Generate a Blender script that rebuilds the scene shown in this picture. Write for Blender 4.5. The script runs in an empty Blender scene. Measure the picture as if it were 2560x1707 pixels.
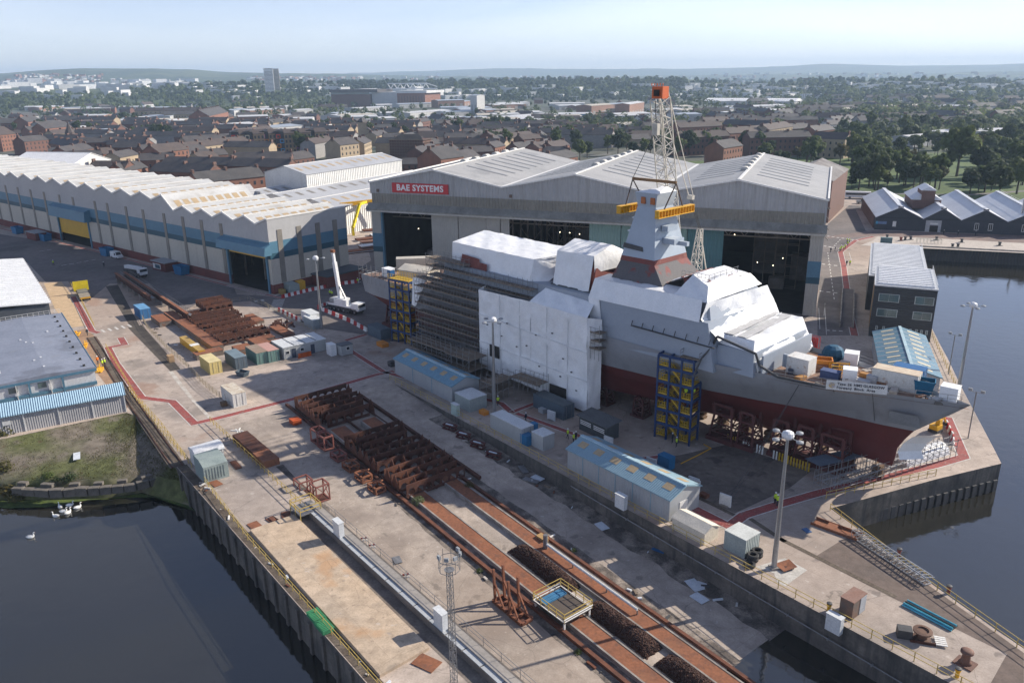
import bpy, bmesh, math, random
from mathutils import Vector, Matrix
R = math.radians
rnd = random.Random(7)
SC = bpy.context.scene
COL = SC.collection

# ------------------------------------------------------------------ camera
F_PX, CAM_H, HORIZON, ROLL = 1990.0, 56.0, 195.0, 0.012
PITCH = math.atan((853.5 - HORIZON) / F_PX)
cam_d = bpy.data.cameras.new('camera'); cam = bpy.data.objects.new('camera', cam_d); COL.objects.link(cam)
cam_d.sensor_width = 36.0; cam_d.lens = F_PX / 2560.0 * 36.0; cam_d.clip_start = 1.0; cam_d.clip_end = 60000.0
cam.matrix_world = Matrix.Translation((0, 0, CAM_H)) @ Matrix.Rotation(math.pi / 2 - PITCH, 4, 'X') @ Matrix.Rotation(-ROLL, 4, 'Z')
SC.camera = cam

# ------------------------------------------------------------------ sky, sun, exposure
SUN_EL, SUN_AZ = R(29), math.atan2(0.93, 0.365)          # azimuth from +Y towards +X
world = bpy.data.worlds.new('World'); SC.world = world; world.use_nodes = True
wn = world.node_tree; wn.nodes.clear()
sky = wn.nodes.new('ShaderNodeTexSky'); sky.sky_type = 'NISHITA'; sky.sun_disc = False
sky.sun_elevation = SUN_EL; sky.sun_rotation = SUN_AZ; sky.altitude = 100; sky.air_density = 0.8; sky.dust_density = 0.05; sky.ozone_density = 3.2
bg = wn.nodes.new('ShaderNodeBackground'); bg.inputs['Strength'].default_value = 0.1
wo = wn.nodes.new('ShaderNodeOutputWorld')
tc = wn.nodes.new('ShaderNodeTexCoord'); mp = wn.nodes.new('ShaderNodeMapping'); mp.inputs['Scale'].default_value = (1.2, 1.2, 9.0); mp.inputs['Rotation'].default_value = (0.06, 0.04, 0.5)
cn = wn.nodes.new('ShaderNodeTexNoise'); cn.inputs['Scale'].default_value = 1.6; cn.inputs['Detail'].default_value = 7; cn.inputs['Distortion'].default_value = .6
cr_ = wn.nodes.new('ShaderNodeMapRange'); cr_.inputs[1].default_value = .35; cr_.inputs[2].default_value = .75; cr_.inputs[3].default_value = .16; cr_.inputs[4].default_value = .55
hs_ = wn.nodes.new('ShaderNodeHueSaturation'); hs_.inputs['Saturation'].default_value = .25; hs_.inputs['Value'].default_value = 1.22
mx_ = wn.nodes.new('ShaderNodeMix'); mx_.data_type = 'RGBA'                # thin high cloud veil
wn.links.new(tc.outputs['Generated'], mp.inputs[0]); wn.links.new(mp.outputs[0], cn.inputs['Vector']); wn.links.new(cn.outputs[0], cr_.inputs[0]); wn.links.new(cr_.outputs[0], mx_.inputs[0])
wb_ = wn.nodes.new('ShaderNodeMix'); wb_.data_type = 'RGBA'; wb_.blend_type = 'MULTIPLY'; wb_.inputs[0].default_value = 1.0; wb_.inputs[7].default_value = (1.10, .945, 1.0, 1)
wn.links.new(sky.outputs[0], wb_.inputs[6]); wn.links.new(wb_.outputs[2], mx_.inputs[6]); wn.links.new(wb_.outputs[2], hs_.inputs['Color']); wn.links.new(hs_.outputs[0], mx_.inputs[7]); wn.links.new(mx_.outputs[2], bg.inputs[0]); wn.links.new(bg.outputs[0], wo.inputs[0])
sl = bpy.data.lights.new('sun', 'SUN'); sl.energy = 4.8; sl.angle = R(0.53); sl.color = (1.0, 0.91, 0.78)
sun = bpy.data.objects.new('sun', sl); COL.objects.link(sun)
sdir = Vector((math.sin(SUN_AZ) * math.cos(SUN_EL), math.cos(SUN_AZ) * math.cos(SUN_EL), math.sin(SUN_EL)))
sun.rotation_euler = sdir.to_track_quat('Z', 'Y').to_euler(); sun.location = (120, 50, 200)
SC.view_settings.view_transform = 'Standard'; SC.view_settings.look = 'None'
SC.view_settings.gamma = 1.0; SC.view_settings.use_curve_mapping = False; SC.view_settings.exposure = 0.7
SC.render.engine = 'CYCLES'; SC.cycles.use_denoising = True; SC.cycles.max_bounces = 6; SC.cycles.volume_bounces = 0
SC.cycles.transparent_max_bounces = 6

# ------------------------------------------------------------------ survey: photo points put on the ground
CR = dict(A=(0,360,3.647),B=(500,360,3.647),C=(900,360,3.647),D=(1480,190,3.484),E=(1920,360,3.647),F=(0,640,3.647),G=(400,640,3.647),
 H=(900,580,3.647),I=(1400,580,3.647),J=(1750,740,3.336),K=(0,980,3.647),L=(560,940,3.647),M=(1100,940,3.647),N=(1700,1000,3.647),
 O=(560,1280,3.672),P=(1100,1280,3.672),Q=(1600,1280,3.672),R=(2000,1280,3.672),S=(2100,580,3.7326),T=(1540,440,5.225),U=(1600,840,4.9),
 X=(0,130,2.735),Y=(850,130,2.735),W=(1700,130,2.735),Z=(0,0,.91875))
_cp, _sp, _cr, _sr = math.cos(PITCH), math.sin(PITCH), math.cos(ROLL), math.sin(ROLL)
def g(k, x, y, z=0.0):
    """point of the survey sheet k at height z"""
    o = CR[k]; x = o[0] + x / o[2]; y = o[1] + y / o[2]
    u = (x - 1280.0) / F_PX; v = -(y - 853.5) / F_PX
    u, v = u * _cr + v * _sr, -u * _sr + v * _cr
    d = Vector((u, _cp + v * _sp, -_sp + v * _cp)); t = (z - CAM_H) / d.z
    return Vector((d.x * t, d.y * t, z))

# ------------------------------------------------------------------ object helpers
def tag(o, label=None, cat=None, group=None, kind=None):
    if label: o['label'] = label
    if cat: o['category'] = cat
    if group: o['group'] = group
    if kind: o['kind'] = kind
    return o
def thing(name, label, cat, loc=(0, 0, 0), rz=0.0, group=None):
    o = bpy.data.objects.new(name, None); COL.objects.link(o); o.empty_display_size = 0.3
    o.location = loc; o.rotation_euler = (0, 0, rz)
    return tag(o, label, cat, group)
def inst(name, mesh, parent=None, loc=(0, 0, 0), rz=0.0, sc=None):
    o = bpy.data.objects.new(name, mesh); COL.objects.link(o); o.location = loc; o.rotation_euler = (0, 0, rz)
    if sc: o.scale = sc
    o.parent = parent
    return o
def dup(root, loc, rz=0.0, label=None, group=None, sc=None):
    def cp(o, par):
        c = o.copy(); COL.objects.link(c); c.parent = par
        for ch in o.children: cp(ch, c)
        return c
    c = cp(root, None); c.location = loc; c.rotation_euler = (0, 0, rz)
    if label: c['label'] = label
    if group: c['group'] = group
    if sc: c.scale = sc
    return c

class MB:
    def __init__(s): s.v = []; s.f = []
    def add(s, vs, fs):
        b = len(s.v); s.v += [tuple(p) for p in vs]; s.f += [tuple(b + i for i in f) for f in fs]; return s
    def box(s, x0, x1, y0, y1, z0, z1):
        return s.add([(x0,y0,z0),(x1,y0,z0),(x1,y1,z0),(x0,y1,z0),(x0,y0,z1),(x1,y0,z1),(x1,y1,z1),(x0,y1,z1)],
                     [(3,2,1,0),(4,5,6,7),(0,1,5,4),(1,2,6,5),(2,3,7,6),(3,0,4,7)])
    def cbox(s, c, size, rz=0.0):
        w, d, h = size[0] / 2, size[1] / 2, size[2]; ca, sa = math.cos(rz), math.sin(rz)
        P = []
        for z in (0, h):
            for (a, b) in ((-w,-d),(w,-d),(w,d),(-w,d)): P.append((c[0] + a*ca - b*sa, c[1] + a*sa + b*ca, c[2] + z))
        return s.add(P, [(3,2,1,0),(4,5,6,7),(0,1,5,4),(1,2,6,5),(2,3,7,6),(3,0,4,7)])
    def prism(s, poly, z0, z1, top=None):
        n = len(poly); top = top or poly
        return s.add([(x,y,z0) for x,y in poly] + [(x,y,z1) for x,y in top],
                     [tuple(range(n-1,-1,-1)), tuple(range(n,2*n))] + [(i,(i+1)%n,n+(i+1)%n,n+i) for i in range(n)])
    def ext(s, poly, vec):
        n = len(poly); P = [Vector(p) for p in poly]; vec = Vector(vec)
        return s.add(P + [p + vec for p in P], [tuple(range(n-1,-1,-1)), tuple(range(n,2*n))] + [(i,(i+1)%n,n+(i+1)%n,n+i) for i in range(n)])
    def poly(s, pts): return s.add(pts, [tuple(range(len(pts)))])
    def bar(s, p, q, w, h=None):
        p, q = Vector(p), Vector(q); h = h or w; d = (q - p)
        if d.length < 1e-6: return s
        d.normalize(); up = Vector((0,0,1)) if abs(d.z) < .95 else Vector((1,0,0))
        a = d.cross(up).normalized() * (w / 2); b = a.cross(d).normalized() * (h / 2)
        P = [e + i*a + j*b for e in (p, q) for i, j in ((-1,-1),(1,-1),(1,1),(-1,1))]
        return s.add(P, [(3,2,1,0),(4,5,6,7),(0,1,5,4),(1,2,6,5),(2,3,7,6),(3,0,4,7)])
    def tube(s, p, q, r, n=6, r2=None):
        p, q = Vector(p), Vector(q); r2 = r if r2 is None else r2; d = (q - p)
        if d.length < 1e-6: return s
        d.normalize(); up = Vector((0,0,1)) if abs(d.z) < .95 else Vector((1,0,0))
        a = d.cross(up).normalized(); b = a.cross(d).normalized(); P = []
        for e, rr in ((p, r), (q, r2)):
            for i in range(n): t = 2*math.pi*i/n; P.append(e + a*(rr*math.cos(t)) + b*(rr*math.sin(t)))
        return s.add(P, [tuple(range(n-1,-1,-1)), tuple(range(n,2*n))] + [(i,(i+1)%n,n+(i+1)%n,n+i) for i in range(n)])
    def path(s, pts, r, n=5):
        for a, b in zip(pts, pts[1:]): s.tube(a, b, r, n)
        return s
    def lathe(s, prof, c=(0,0,0), n=14):
        b = len(s.v); m = len(prof)
        for r_, z in prof:
            for i in range(n): t = 2*math.pi*i/n; s.v.append((c[0] + r_*math.cos(t), c[1] + r_*math.sin(t), c[2] + z))
        for j in range(m-1):
            for i in range(n): s.f.append((b+j*n+i, b+j*n+(i+1)%n, b+(j+1)*n+(i+1)%n, b+(j+1)*n+i))
        s.f.append(tuple(b+i for i in range(n-1,-1,-1))); s.f.append(tuple(b+(m-1)*n+i for i in range(n)))
        return s
    def mesh(s, name, mat):
        me = bpy.data.meshes.new(name); me.from_pydata(s.v, [], s.f); me.update()
        if mat: me.materials.append(mat)
        return me
    def build(s, name, mat, parent=None, loc=(0,0,0), rz=0.0, smooth=False, fix=True):
        me = s.mesh(name, mat)
        if fix:
            bm = bmesh.new(); bm.from_mesh(me); bmesh.ops.recalc_face_normals(bm, faces=bm.faces); bm.to_mesh(me); bm.free()
        if smooth: me.polygons.foreach_set('use_smooth', [True]*len(me.polygons))
        return inst(name, me, parent, loc, rz)
def B(x0, x1, y0, y1, z0, z1): return MB().box(x0, x1, y0, y1, z0, z1)
def text_obj(name, body, size, mat, parent, mw, offset=0.02, ext=0.01, align='CENTER', sx=1.0):
    cu = bpy.data.curves.new(name, 'FONT'); cu.body = body; cu.size = size; cu.align_x = align; cu.align_y = 'CENTER'
    cu.offset = offset; cu.extrude = ext; cu.resolution_u = 3; cu.space_character = 1.08
    tmp = bpy.data.objects.new(name, cu); COL.objects.link(tmp)
    dg = bpy.context.evaluated_depsgraph_get(); me = bpy.data.meshes.new_from_object(tmp.evaluated_get(dg))
    bpy.data.objects.remove(tmp); me.materials.clear(); me.materials.append(mat)
    o = bpy.data.objects.new(name, me); COL.objects.link(o); o.parent = parent; o.matrix_local = mw @ Matrix.Diagonal((sx, 1, 1, 1))
    return o

# ------------------------------------------------------------------ materials
_M = {}
def mat(name, c, c2=None, scale=1.0, rough=.75, metal=0.0, bump=0.0, fine=.12, stain=None, rib=None, coord='Object', spec=.4, emit=None, contrast=(.35,.65), joints=None, streak=None, cracks=None):
    if name in _M: return _M[name]
    m = bpy.data.materials.new(name); m.use_nodes = True; nt = m.node_tree; N = nt.nodes; L = nt.links
    b = N['Principled BSDF']; b.inputs['Roughness'].default_value = rough; b.inputs['Metallic'].default_value = metal
    b.inputs['Specular IOR Level'].default_value = spec
    if coord == 'Object': co = N.new('ShaderNodeTexCoord').outputs['Object']
    else: co = N.new('ShaderNodeNewGeometry').outputs['Position']
    def noise(sc, det=4, vec=None):
        n = N.new('ShaderNodeTexNoise'); n.inputs['Scale'].default_value = sc; n.inputs['Detail'].default_value = det
        L.new(vec or co, n.inputs['Vector']); return n.outputs[0]
    def ramp(f, a, bb):
        r = N.new('ShaderNodeMapRange'); r.inputs[1].default_value = a; r.inputs[2].default_value = bb; L.new(f, r.inputs[0]); return r.outputs[0]
    def mix(f, A, Bc, mode='MIX'):
        x = N.new('ShaderNodeMix'); x.data_type = 'RGBA'; x.blend_type = mode
        if isinstance(f, float): x.inputs[0].default_value = f
        else: L.new(f, x.inputs[0])
        for k, val in ((6, A), (7, Bc)):
            if isinstance(val, tuple): x.inputs[k].default_value = (*val, 1)
            else: L.new(val, x.inputs[k])
        return x.outputs[2]
    col = mix(ramp(noise(scale, 5), *contrast), tuple(c), tuple(c2 or [v*.8 for v in c]))
    if fine:
        fv = ramp(noise(scale*9.3, 3), .3, .7)
        lo, hi = tuple([1 - fine]*3), tuple([1 + fine]*3)
        col = mix(1.0, col, mix(fv, lo, hi), 'MULTIPLY')
    if coord == 'W' and fine:
        col = mix(1.0, col, mix(ramp(noise(5.0, 4), .25, .75), (.84,.84,.84), (1.14,1.14,1.14)), 'MULTIPLY')
        col = mix(1.0, col, mix(ramp(noise(.9, 5), .3, .7), (.88,.87,.86), (1.1,1.1,1.1)), 'MULTIPLY')
    for st in (stain or []):
        sc_, th, wid, sc_col, amt = st
        f = ramp(noise(sc_, 6), th, th + wid)
        mu = N.new('ShaderNodeMath'); mu.operation = 'MULTIPLY'; L.new(f, mu.inputs[0]); mu.inputs[1].default_value = amt
        col = mix(mu.outputs[0], col, sc_col)
    if streak:
        vs = N.new('ShaderNodeVectorMath'); vs.operation = 'MULTIPLY'; vs.inputs[1].default_value = streak[0]; L.new(co, vs.inputs[0])
        f = ramp(noise(1.0, 4, vs.outputs[0]), streak[1], streak[1] + .2)
        mu = N.new('ShaderNodeMath'); mu.operation = 'MULTIPLY'; L.new(f, mu.inputs[0]); mu.inputs[1].default_value = streak[3]
        col = mix(mu.outputs[0], col, streak[2])
    if joints:
        ang, w, h, jc, jw = joints
        mp = N.new('ShaderNodeMapping'); mp.inputs['Rotation'].default_value = (0, 0, ang); L.new(co, mp.inputs[0])
        br = N.new('ShaderNodeTexBrick'); br.inputs['Scale'].default_value = 1.0; br.inputs['Mortar Size'].default_value = jw
        br.inputs['Brick Width'].default_value = w; br.inputs['Row Height'].default_value = h; br.offset = 0.0
        br.inputs['Color1'].default_value = (1,1,1,1); br.inputs['Color2'].default_value = (.9,.9,.9,1); br.inputs['Mortar'].default_value = (*jc, 1)
        L.new(mp.outputs[0], br.inputs['Vector']); col = mix(1.0, col, br.outputs['Color'], 'MULTIPLY')
    if cracks:
        cs_, cw_, camt = cracks
        nv = N.new('ShaderNodeTexNoise'); nv.inputs['Scale'].default_value = cs_*2.2; nv.inputs['Detail'].default_value = 4; L.new(co, nv.inputs['Vector'])
        va = N.new('ShaderNodeVectorMath'); va.operation = 'MULTIPLY_ADD'; L.new(nv.outputs['Color'], va.inputs[0]); va.inputs[1].default_value = (.9/cs_*.35,)*3; L.new(co, va.inputs[2])
        vo = N.new('ShaderNodeTexVoronoi'); vo.feature = 'DISTANCE_TO_EDGE'; vo.inputs['Scale'].default_value = cs_; L.new(va.outputs[0], vo.inputs['Vector'])
        mr_ = N.new('ShaderNodeMapRange'); mr_.inputs[1].default_value = 0; mr_.inputs[2].default_value = cw_; mr_.inputs[3].default_value = 1-camt; mr_.inputs[4].default_value = 1; L.new(vo.outputs['Distance'], mr_.inputs[0])
        cc_ = N.new('ShaderNodeCombineColor'); [L.new(mr_.outputs[0], cc_.inputs[k_]) for k_ in range(3)]; col = mix(1.0, col, cc_.outputs[0], 'MULTIPLY')
    L.new(col, b.inputs['Base Color'])
    hgt = None
    if rib:
        sx = N.new('ShaderNodeSeparateXYZ'); L.new(co, sx.inputs[0]); mu = N.new('ShaderNodeMath'); mu.operation = 'MULTIPLY'
        L.new(sx.outputs[rib[0]], mu.inputs[0]); mu.inputs[1].default_value = 2*math.pi/rib[1]
        si = N.new('ShaderNodeMath'); si.operation = 'SINE'; L.new(mu.outputs[0], si.inputs[0]); hgt = si.outputs[0]
        bp = N.new('ShaderNodeBump'); bp.inputs['Strength'].default_value = rib[2]; bp.inputs['Distance'].default_value = rib[1]*.3
        L.new(hgt, bp.inputs['Height']); L.new(bp.outputs[0], b.inputs['Normal'])
    elif bump:
        bp = N.new('ShaderNodeBump'); bp.inputs['Strength'].default_value = bump; bp.inputs['Distance'].default_value = .12/max(scale, .05)*.3
        L.new(noise(scale*3, 6), bp.inputs['Height']); L.new(bp.outputs[0], b.inputs['Normal'])
    if emit:
        b.inputs['Emission Color'].default_value = (*emit[0], 1); b.inputs['Emission Strength'].default_value = emit[1]
    _M[name] = m; return m

# ================================================================== SETTING
SP0 = Vector((-26.7, 147.7)); SD = Vector((0.62275, -0.78242)); SN = Vector((SD.y, -SD.x)); SROT = math.atan2(SD.y, SD.x)
def S(t, c, z=0.0):
    p = SP0 + SD*t + SN*c; return Vector((p.x, p.y, z))
def slip_z(t): return -3.9*max(0.0, t - 5)/75.0
def SR(t, c, dz=0.0): return S(t, c, slip_z(t) + dz)
WATER = -4.5
rust_c = (.20, .075, .035)
concrete = mat('yard_concrete', (.475,.395,.335), (.35,.30,.265), scale=.035, rough=.9, fine=.10, coord='W', bump=.15,
  stain=[(.012,.52,.12,(.36,.27,.21),.7),(.11,.56,.10,(.20,.175,.155),.55),(.5,.62,.08,(.14,.12,.11),.6),(.06,.62,.05,(.30,.16,.10),.45),(.9,.66,.05,(.55,.5,.45),.5),(2.2,.66,.05,(.12,.10,.09),.5)],
  joints=(SROT*-1, 9.0, 6.0, (.55,.53,.51), .014), contrast=(.38,.62), cracks=(.07,.004,.38))
quay_wall = mat('quay_wall_concrete', (.17,.15,.13), (.08,.075,.07), scale=.25, rough=.95, coord='W', bump=.3, streak=((1.2,1.2,.12),.5,(.05,.05,.05),.8))
asphalt = mat('asphalt', (.185,.16,.152), (.125,.112,.11), scale=.05, rough=.92, coord='W', fine=.12, stain=[(.3,.6,.06,(.19,.175,.165),.5),(.07,.58,.08,(.06,.055,.055),.5),(1.3,.66,.05,(.2,.19,.18),.4)])
city_mat = mat('city_ground', (.10,.10,.085), (.055,.075,.04), scale=.012, rough=.95, coord='W', stain=[(.05,.55,.05,(.17,.165,.16),.7),(.008,.6,.06,(.06,.085,.035),.7)])
grass_m = mat('park_grass', (.085,.13,.03), (.06,.10,.03), scale=.03, rough=.95, coord='W', fine=.2)
water_m = mat('harbour_water', (.020,.020,.017), (.026,.024,.019), scale=.02, rough=.035, coord='W', fine=0, spec=.5)
nt = water_m.node_tree; _b = nt.nodes['Principled BSDF']; _b.inputs['IOR'].default_value = 2.0
_n1 = nt.nodes.new('ShaderNodeTexNoise'); _n1.inputs['Scale'].default_value = .55; _n1.inputs['Detail'].default_value = 6
_ge = nt.nodes.new('ShaderNodeNewGeometry'); nt.links.new(_ge.outputs['Position'], _n1.inputs['Vector'])
_bp = nt.nodes.new('ShaderNodeBump'); _bp.inputs['Strength'].default_value = .13; _bp.inputs['Distance'].default_value = .25
nt.links.new(_n1.outputs[0], _bp.inputs['Height']); nt.links.new(_bp.outputs[0], _b.inputs['Normal'])

def struct(o, label=None): o['kind'] = 'structure'; return o
def sheet(name, pts, z, m, parent=None):
    bm = bmesh.new(); bm.faces.new([bm.verts.new((p[0], p[1], z)) for p in pts]); bmesh.ops.recalc_face_normals(bm, faces=bm.faces)
    bmesh.ops.triangulate(bm, faces=bm.faces)
    for f in bm.faces:
        if f.normal.z < 0: f.normal_flip()
    me = bpy.data.meshes.new(name); bm.to_mesh(me); bm.free(); me.materials.append(m)
    return inst(name, me, parent)

GRND = []
GRND += [S(130,-5), S(112,-11.5), S(109,-12.4), S(100.8,-15.4), S(94.7,-17.5), S(88.8,-20.2), S(84.3,-22.0)]
JET_IN = S(84.3,-22.0)
jet = [g('N',2334,720), g('Z',2300,1064), g('Z',2286,1036), g('S',1130,1440), g('S',1000,1170), g('S',940,1060), g('S',850,880)]
DOCK0, DOCK1 = g('E',1240,930), g('E',2334,985)
GRND += jet + [DOCK0, DOCK1, DOCK1 + (DOCK1 - DOCK0)*6]
GRND += [Vector((11500,1800,0)), Vector((11500,14400,0)), Vector((-11500,14400,0)), Vector((-11500,2200,0)), Vector((-900,160,0))]
GRND += [g('K',-900,600), g('K',180,395), g('K',1150,188), g('K',1245,215), S(-12,42.2), S(13,43)]
GRND += [S(130,43), S(130,31.2), S(4,31.2), S(4,-.7), S(130,-.7)]
bm = bmesh.new(); top = bm.faces.new([bm.verts.new((p.x, p.y, 0)) for p in GRND])
r_ = bmesh.ops.extrude_face_region(bm, geom=[top]); vs = [e for e in r_['geom'] if isinstance(e, bmesh.types.BMVert)]
for v in vs: v.co.z = -9
bmesh.ops.recalc_face_normals(bm, faces=bm.faces)
bm.normal_update()
me = bpy.data.meshes.new('ground'); me.materials.append(concrete); me.materials.append(quay_wall)
bmesh.ops.triangulate(bm, faces=[f for f in bm.faces if len(f.verts) > 4])
bm.normal_update()
for f in bm.faces: f.material_index = 1 if abs(f.normal.z) < .5 else 0
bm.to_mesh(me); bm.free(); struct(inst('ground', me))

# water: one sheet for river, dock and basin
struct(sheet('water', [(-1500,-600),(1500,-600),(1500,900),(-1500,900)], WATER, water_m))

# slipway ramp
wet = mat('slipway_concrete', (.44,.37,.31), (.315,.27,.235), scale=.05, rough=.9, fine=.14, coord='W', bump=.2,
  stain=[(.09,.55,.10,(.22,.18,.155),.6),(.45,.62,.06,(.13,.11,.095),.6),(.05,.6,.06,(.27,.155,.10),.55),(1.4,.66,.05,(.55,.5,.45),.45),(.022,.54,.1,(.33,.25,.19),.6)], joints=(-SROT,14.0,5.5,(.6,.58,.56),.012), cracks=(.09,.004,.35))
_b = wet.node_tree.nodes['Principled BSDF']
m_ = MB(); ts = [4,20,36,52,68,84,100,116,132]; cs = [-.7,8,16,24,31.2]
for t in ts:
    for c in cs: p = SR(t, c, 0); m_.v.append(tuple(p))
for i in range(len(ts)-1):
    for j in range(len(cs)-1): a = i*5+j; m_.f.append((a, a+1, a+6, a+5))
struct(m_.build('slipway', wet))

# river banks: overgrown ground left of the quay
bank_m = mat('rough_grass', (.105,.115,.045), (.17,.145,.115), scale=.09, rough=1, coord='W', fine=.3, bump=.5, stain=[(.25,.58,.08,(.20,.17,.14),.7),(.6,.66,.04,(.09,.05,.03),.5)], contrast=(.42,.58))
up = [g('K',-900,600), g('K',180,395), g('K',1150,188), g('K',1245,215), S(-12,42.2), S(13,43)]
lo = [g('K',-900,800,-2), g('K',150,810,-2), g('K',640,800,-2), g('K',1000,790,-2), g('K',1300,745,-2), S(15,43.0,-2)]
lo2 = [Vector((p.x*.997, p.y*.985, -4.9)) for p in lo]; lo2[-1] = S(20,43.1,-4.9)
m_ = MB()
rows = []
for k in range(7):
    f = k/6; rows.append([a.lerp(b, f) + Vector((0,0, -.05 + .22*rnd.uniform(-1,1)*(0<k<6))) for a, b in zip(up, lo)])
rows.append([a.lerp(b, .5) + Vector((0,0,-.3)) for a, b in zip(lo, lo2)]); rows.append(lo2)
dense = []
for row in rows:
    o = []
    for a, b in zip(row, row[1:]):
        for s_ in range(6): o.append(a.lerp(b, s_/6) + Vector((0,0,rnd.uniform(-.08,.08))))
    o.append(row[-1]); dense.append(o)
nc = len(dense[0])
for row in dense: m_.v += [tuple(p) for p in row]
for i in range(len(dense)-1):
    for j in range(nc-1): m_.f.append((i*nc+j, i*nc+j+1, (i+1)*nc+j+1, (i+1)*nc+j))
struct(m_.build('grass_bank', bank_m, smooth=True))
# weed at the foot of the bank
weed_m = mat('green_weed', (.10,.14,.03), (.05,.075,.02), scale=.5, rough=.9, fine=.3, coord='W', bump=.6)
wp = [g('K',-300,1010,WATER), g('K',60,1060,WATER), g('K',420,1050,WATER), g('K',800,985,WATER), g('K',1250,960,WATER), g('K',1640,960,WATER), S(21,43.05,WATER), lo2[-2], lo2[-3], lo2[-4], lo2[-5], lo2[0]]
struct(sheet('weed_bed', wp, WATER + .05, weed_m))

# paved zones of the yard (each a sheet a few mm above the one below)
def zone(name, pts, z, m): return struct(sheet(name, pts, z, m))
zone('yard_road', [g('A',-400,760), g('A',690,930), g('A',2130,1300), g('G',700,350), g('G',1040,370), g('G',1400,240), g('B',1390,1180), g('B',1560,1060), g('B',1500,830), g('B',1580,830),
  g('C',210,1000), (73,187,0), (60,168,0), g('H',270,1000), g('G',2120,800), g('G',1880,720), g('G',1480,660), g('G',1280,600), g('G',960,470), g('G',820,410), g('G',600,430), g('G',350,430),
  g('F',1650,520), g('F',1360,250), g('F',1000,250), g('F',780,430), g('F',620,230), g('F',420,240), g('F',250,60), g('F',-500,0)], .004, asphalt)
zone('side_road', [g('E',545,730), g('E',740,560), g('E',900,560), g('E',800,600), g('E',890,790), g('E',980,830), g('E',740,900), g('E',690,960), g('E',640,990), g('E',740,1568), g('J',1290,330), g('J',980,330), g('E',450,1568), g('E',480,1000), g('E',515,830)], .004, asphalt)
sand = mat('sand_gravel', (.55,.40,.25), (.48,.35,.22), scale=.5, rough=1, coord='W', bump=.3)
zone('gravel_strip', [g('F',400,250), g('F',560,235), g('F',640,340), g('F',700,450), g('F',775,635), g('F',630,655), g('F',500,480)], .012, sand)
slab_m = mat('tan_slab', (.52,.40,.285), (.44,.36,.28), scale=.09, rough=.9, coord='W', fine=.12, bump=.15, stain=[(.16,.58,.08,(.50,.27,.12),.55),(.3,.62,.08,(.26,.22,.18),.5),(.8,.66,.05,(.6,.55,.5),.4),(1.6,.64,.05,(.25,.19,.15),.5)], joints=(-SROT,12.0,3.5,(.62,.6,.57),.012), cracks=(.13,.005,.3))
struct(MB().prism([(p.x, p.y) for p in (S(39.3,41.3), S(39.3,35.2), S(73.3,35.6), S(73.6,41.6))], -.02, .35).build('raised_slab', slab_m))
soil = mat('dirt', (.085,.065,.05), (.14,.115,.09), scale=.4, rough=1, coord='W', fine=.3, bump=.5)
zone('track_bed', [S(14,42.9), S(14,41.5), S(128,41.8), S(128,42.9)], .008, soil)
zone('beam_shade_strip', [S(38,35.2), S(38,33.6), S(128,33.6), S(128,35.4)], .008, mat('shaded_concrete', (.22,.19,.165), (.13,.11,.095), scale=.3, rough=.95, coord='W', fine=.2))  # darker strip paints the crane beam's shadow onto the pier concrete
zone('brown_apron', [g('F',640,690), g('F',800,660), g('F',900,780), g('F',1200,1320), g('F',1150,1400), g('F',830,1000)], .008, mat('brown_concrete', (.33,.205,.125), (.25,.165,.115), scale=.15, rough=.95, coord='W', fine=.15))
zone('dark_apron', [g('R',400,245), g('R',500,215), g('R',1170,660), g('R',2056,1290), g('R',2056,1568), g('R',1750,1568), g('R',1900,1300), g('R',860,790), g('R',150,400)], .008, mat('worn_tarmac', (.165,.125,.105), (.125,.10,.088), scale=.12, rough=.93, coord='W', fine=.12, stain=[(.5,.62,.06,(.22,.18,.155),.5)]))
zone('pale_patch', [g('Q',1060,500), g('Q',1330,420), g('Q',1535,530), g('Q',1330,680), g('Q',1260,640), g('Q',1230,560)], .012, mat('fresh_concrete', (.50,.485,.45), (.44,.42,.385), scale=.3, rough=.9, coord='W', stain=[(.8,.6,.08,(.3,.28,.26),.4)]))
zone('wet_floor', [g('N',0,500), g('N',440,400), g('N',1200,640), g('N',1000,800), g('N',500,1030), g('N',100,850), g('M',2100,850), g('M',1850,760)], .006, mat('stained_concrete', (.20,.165,.14), (.11,.092,.082), scale=.11, rough=.8, coord='W', fine=.15, stain=[(.25,.6,.05,(.06,.05,.047),.7),(.6,.64,.05,(.28,.23,.19),.5)], joints=(-.8,8.0,8.0,(.3,.3,.3),.02)))
zone('dock_quay_paving', [DOCK0 + Vector((-14,2,0)), DOCK1 + (DOCK1-DOCK0)*3, g('E',4500,985), g('E',2334,905), g('E',1500,860), g('E',1000,840), g('E',960,880)], .010, mat('pale_paving', (.50,.45,.40), (.43,.38,.34), scale=.2, rough=.9, coord='W', fine=.1))
zone('quay_side_road', [g('E',2334,905), g('E',4500,985), g('E',4500,900), g('E',2334,835), g('E',960,790), g('E',560,840), g('E',520,860), g('E',1000,840), g('E',1500,860)], .007, mat('brick_paving', (.22,.155,.135), (.17,.13,.12), scale=.3, rough=.9, coord='W'))

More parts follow.
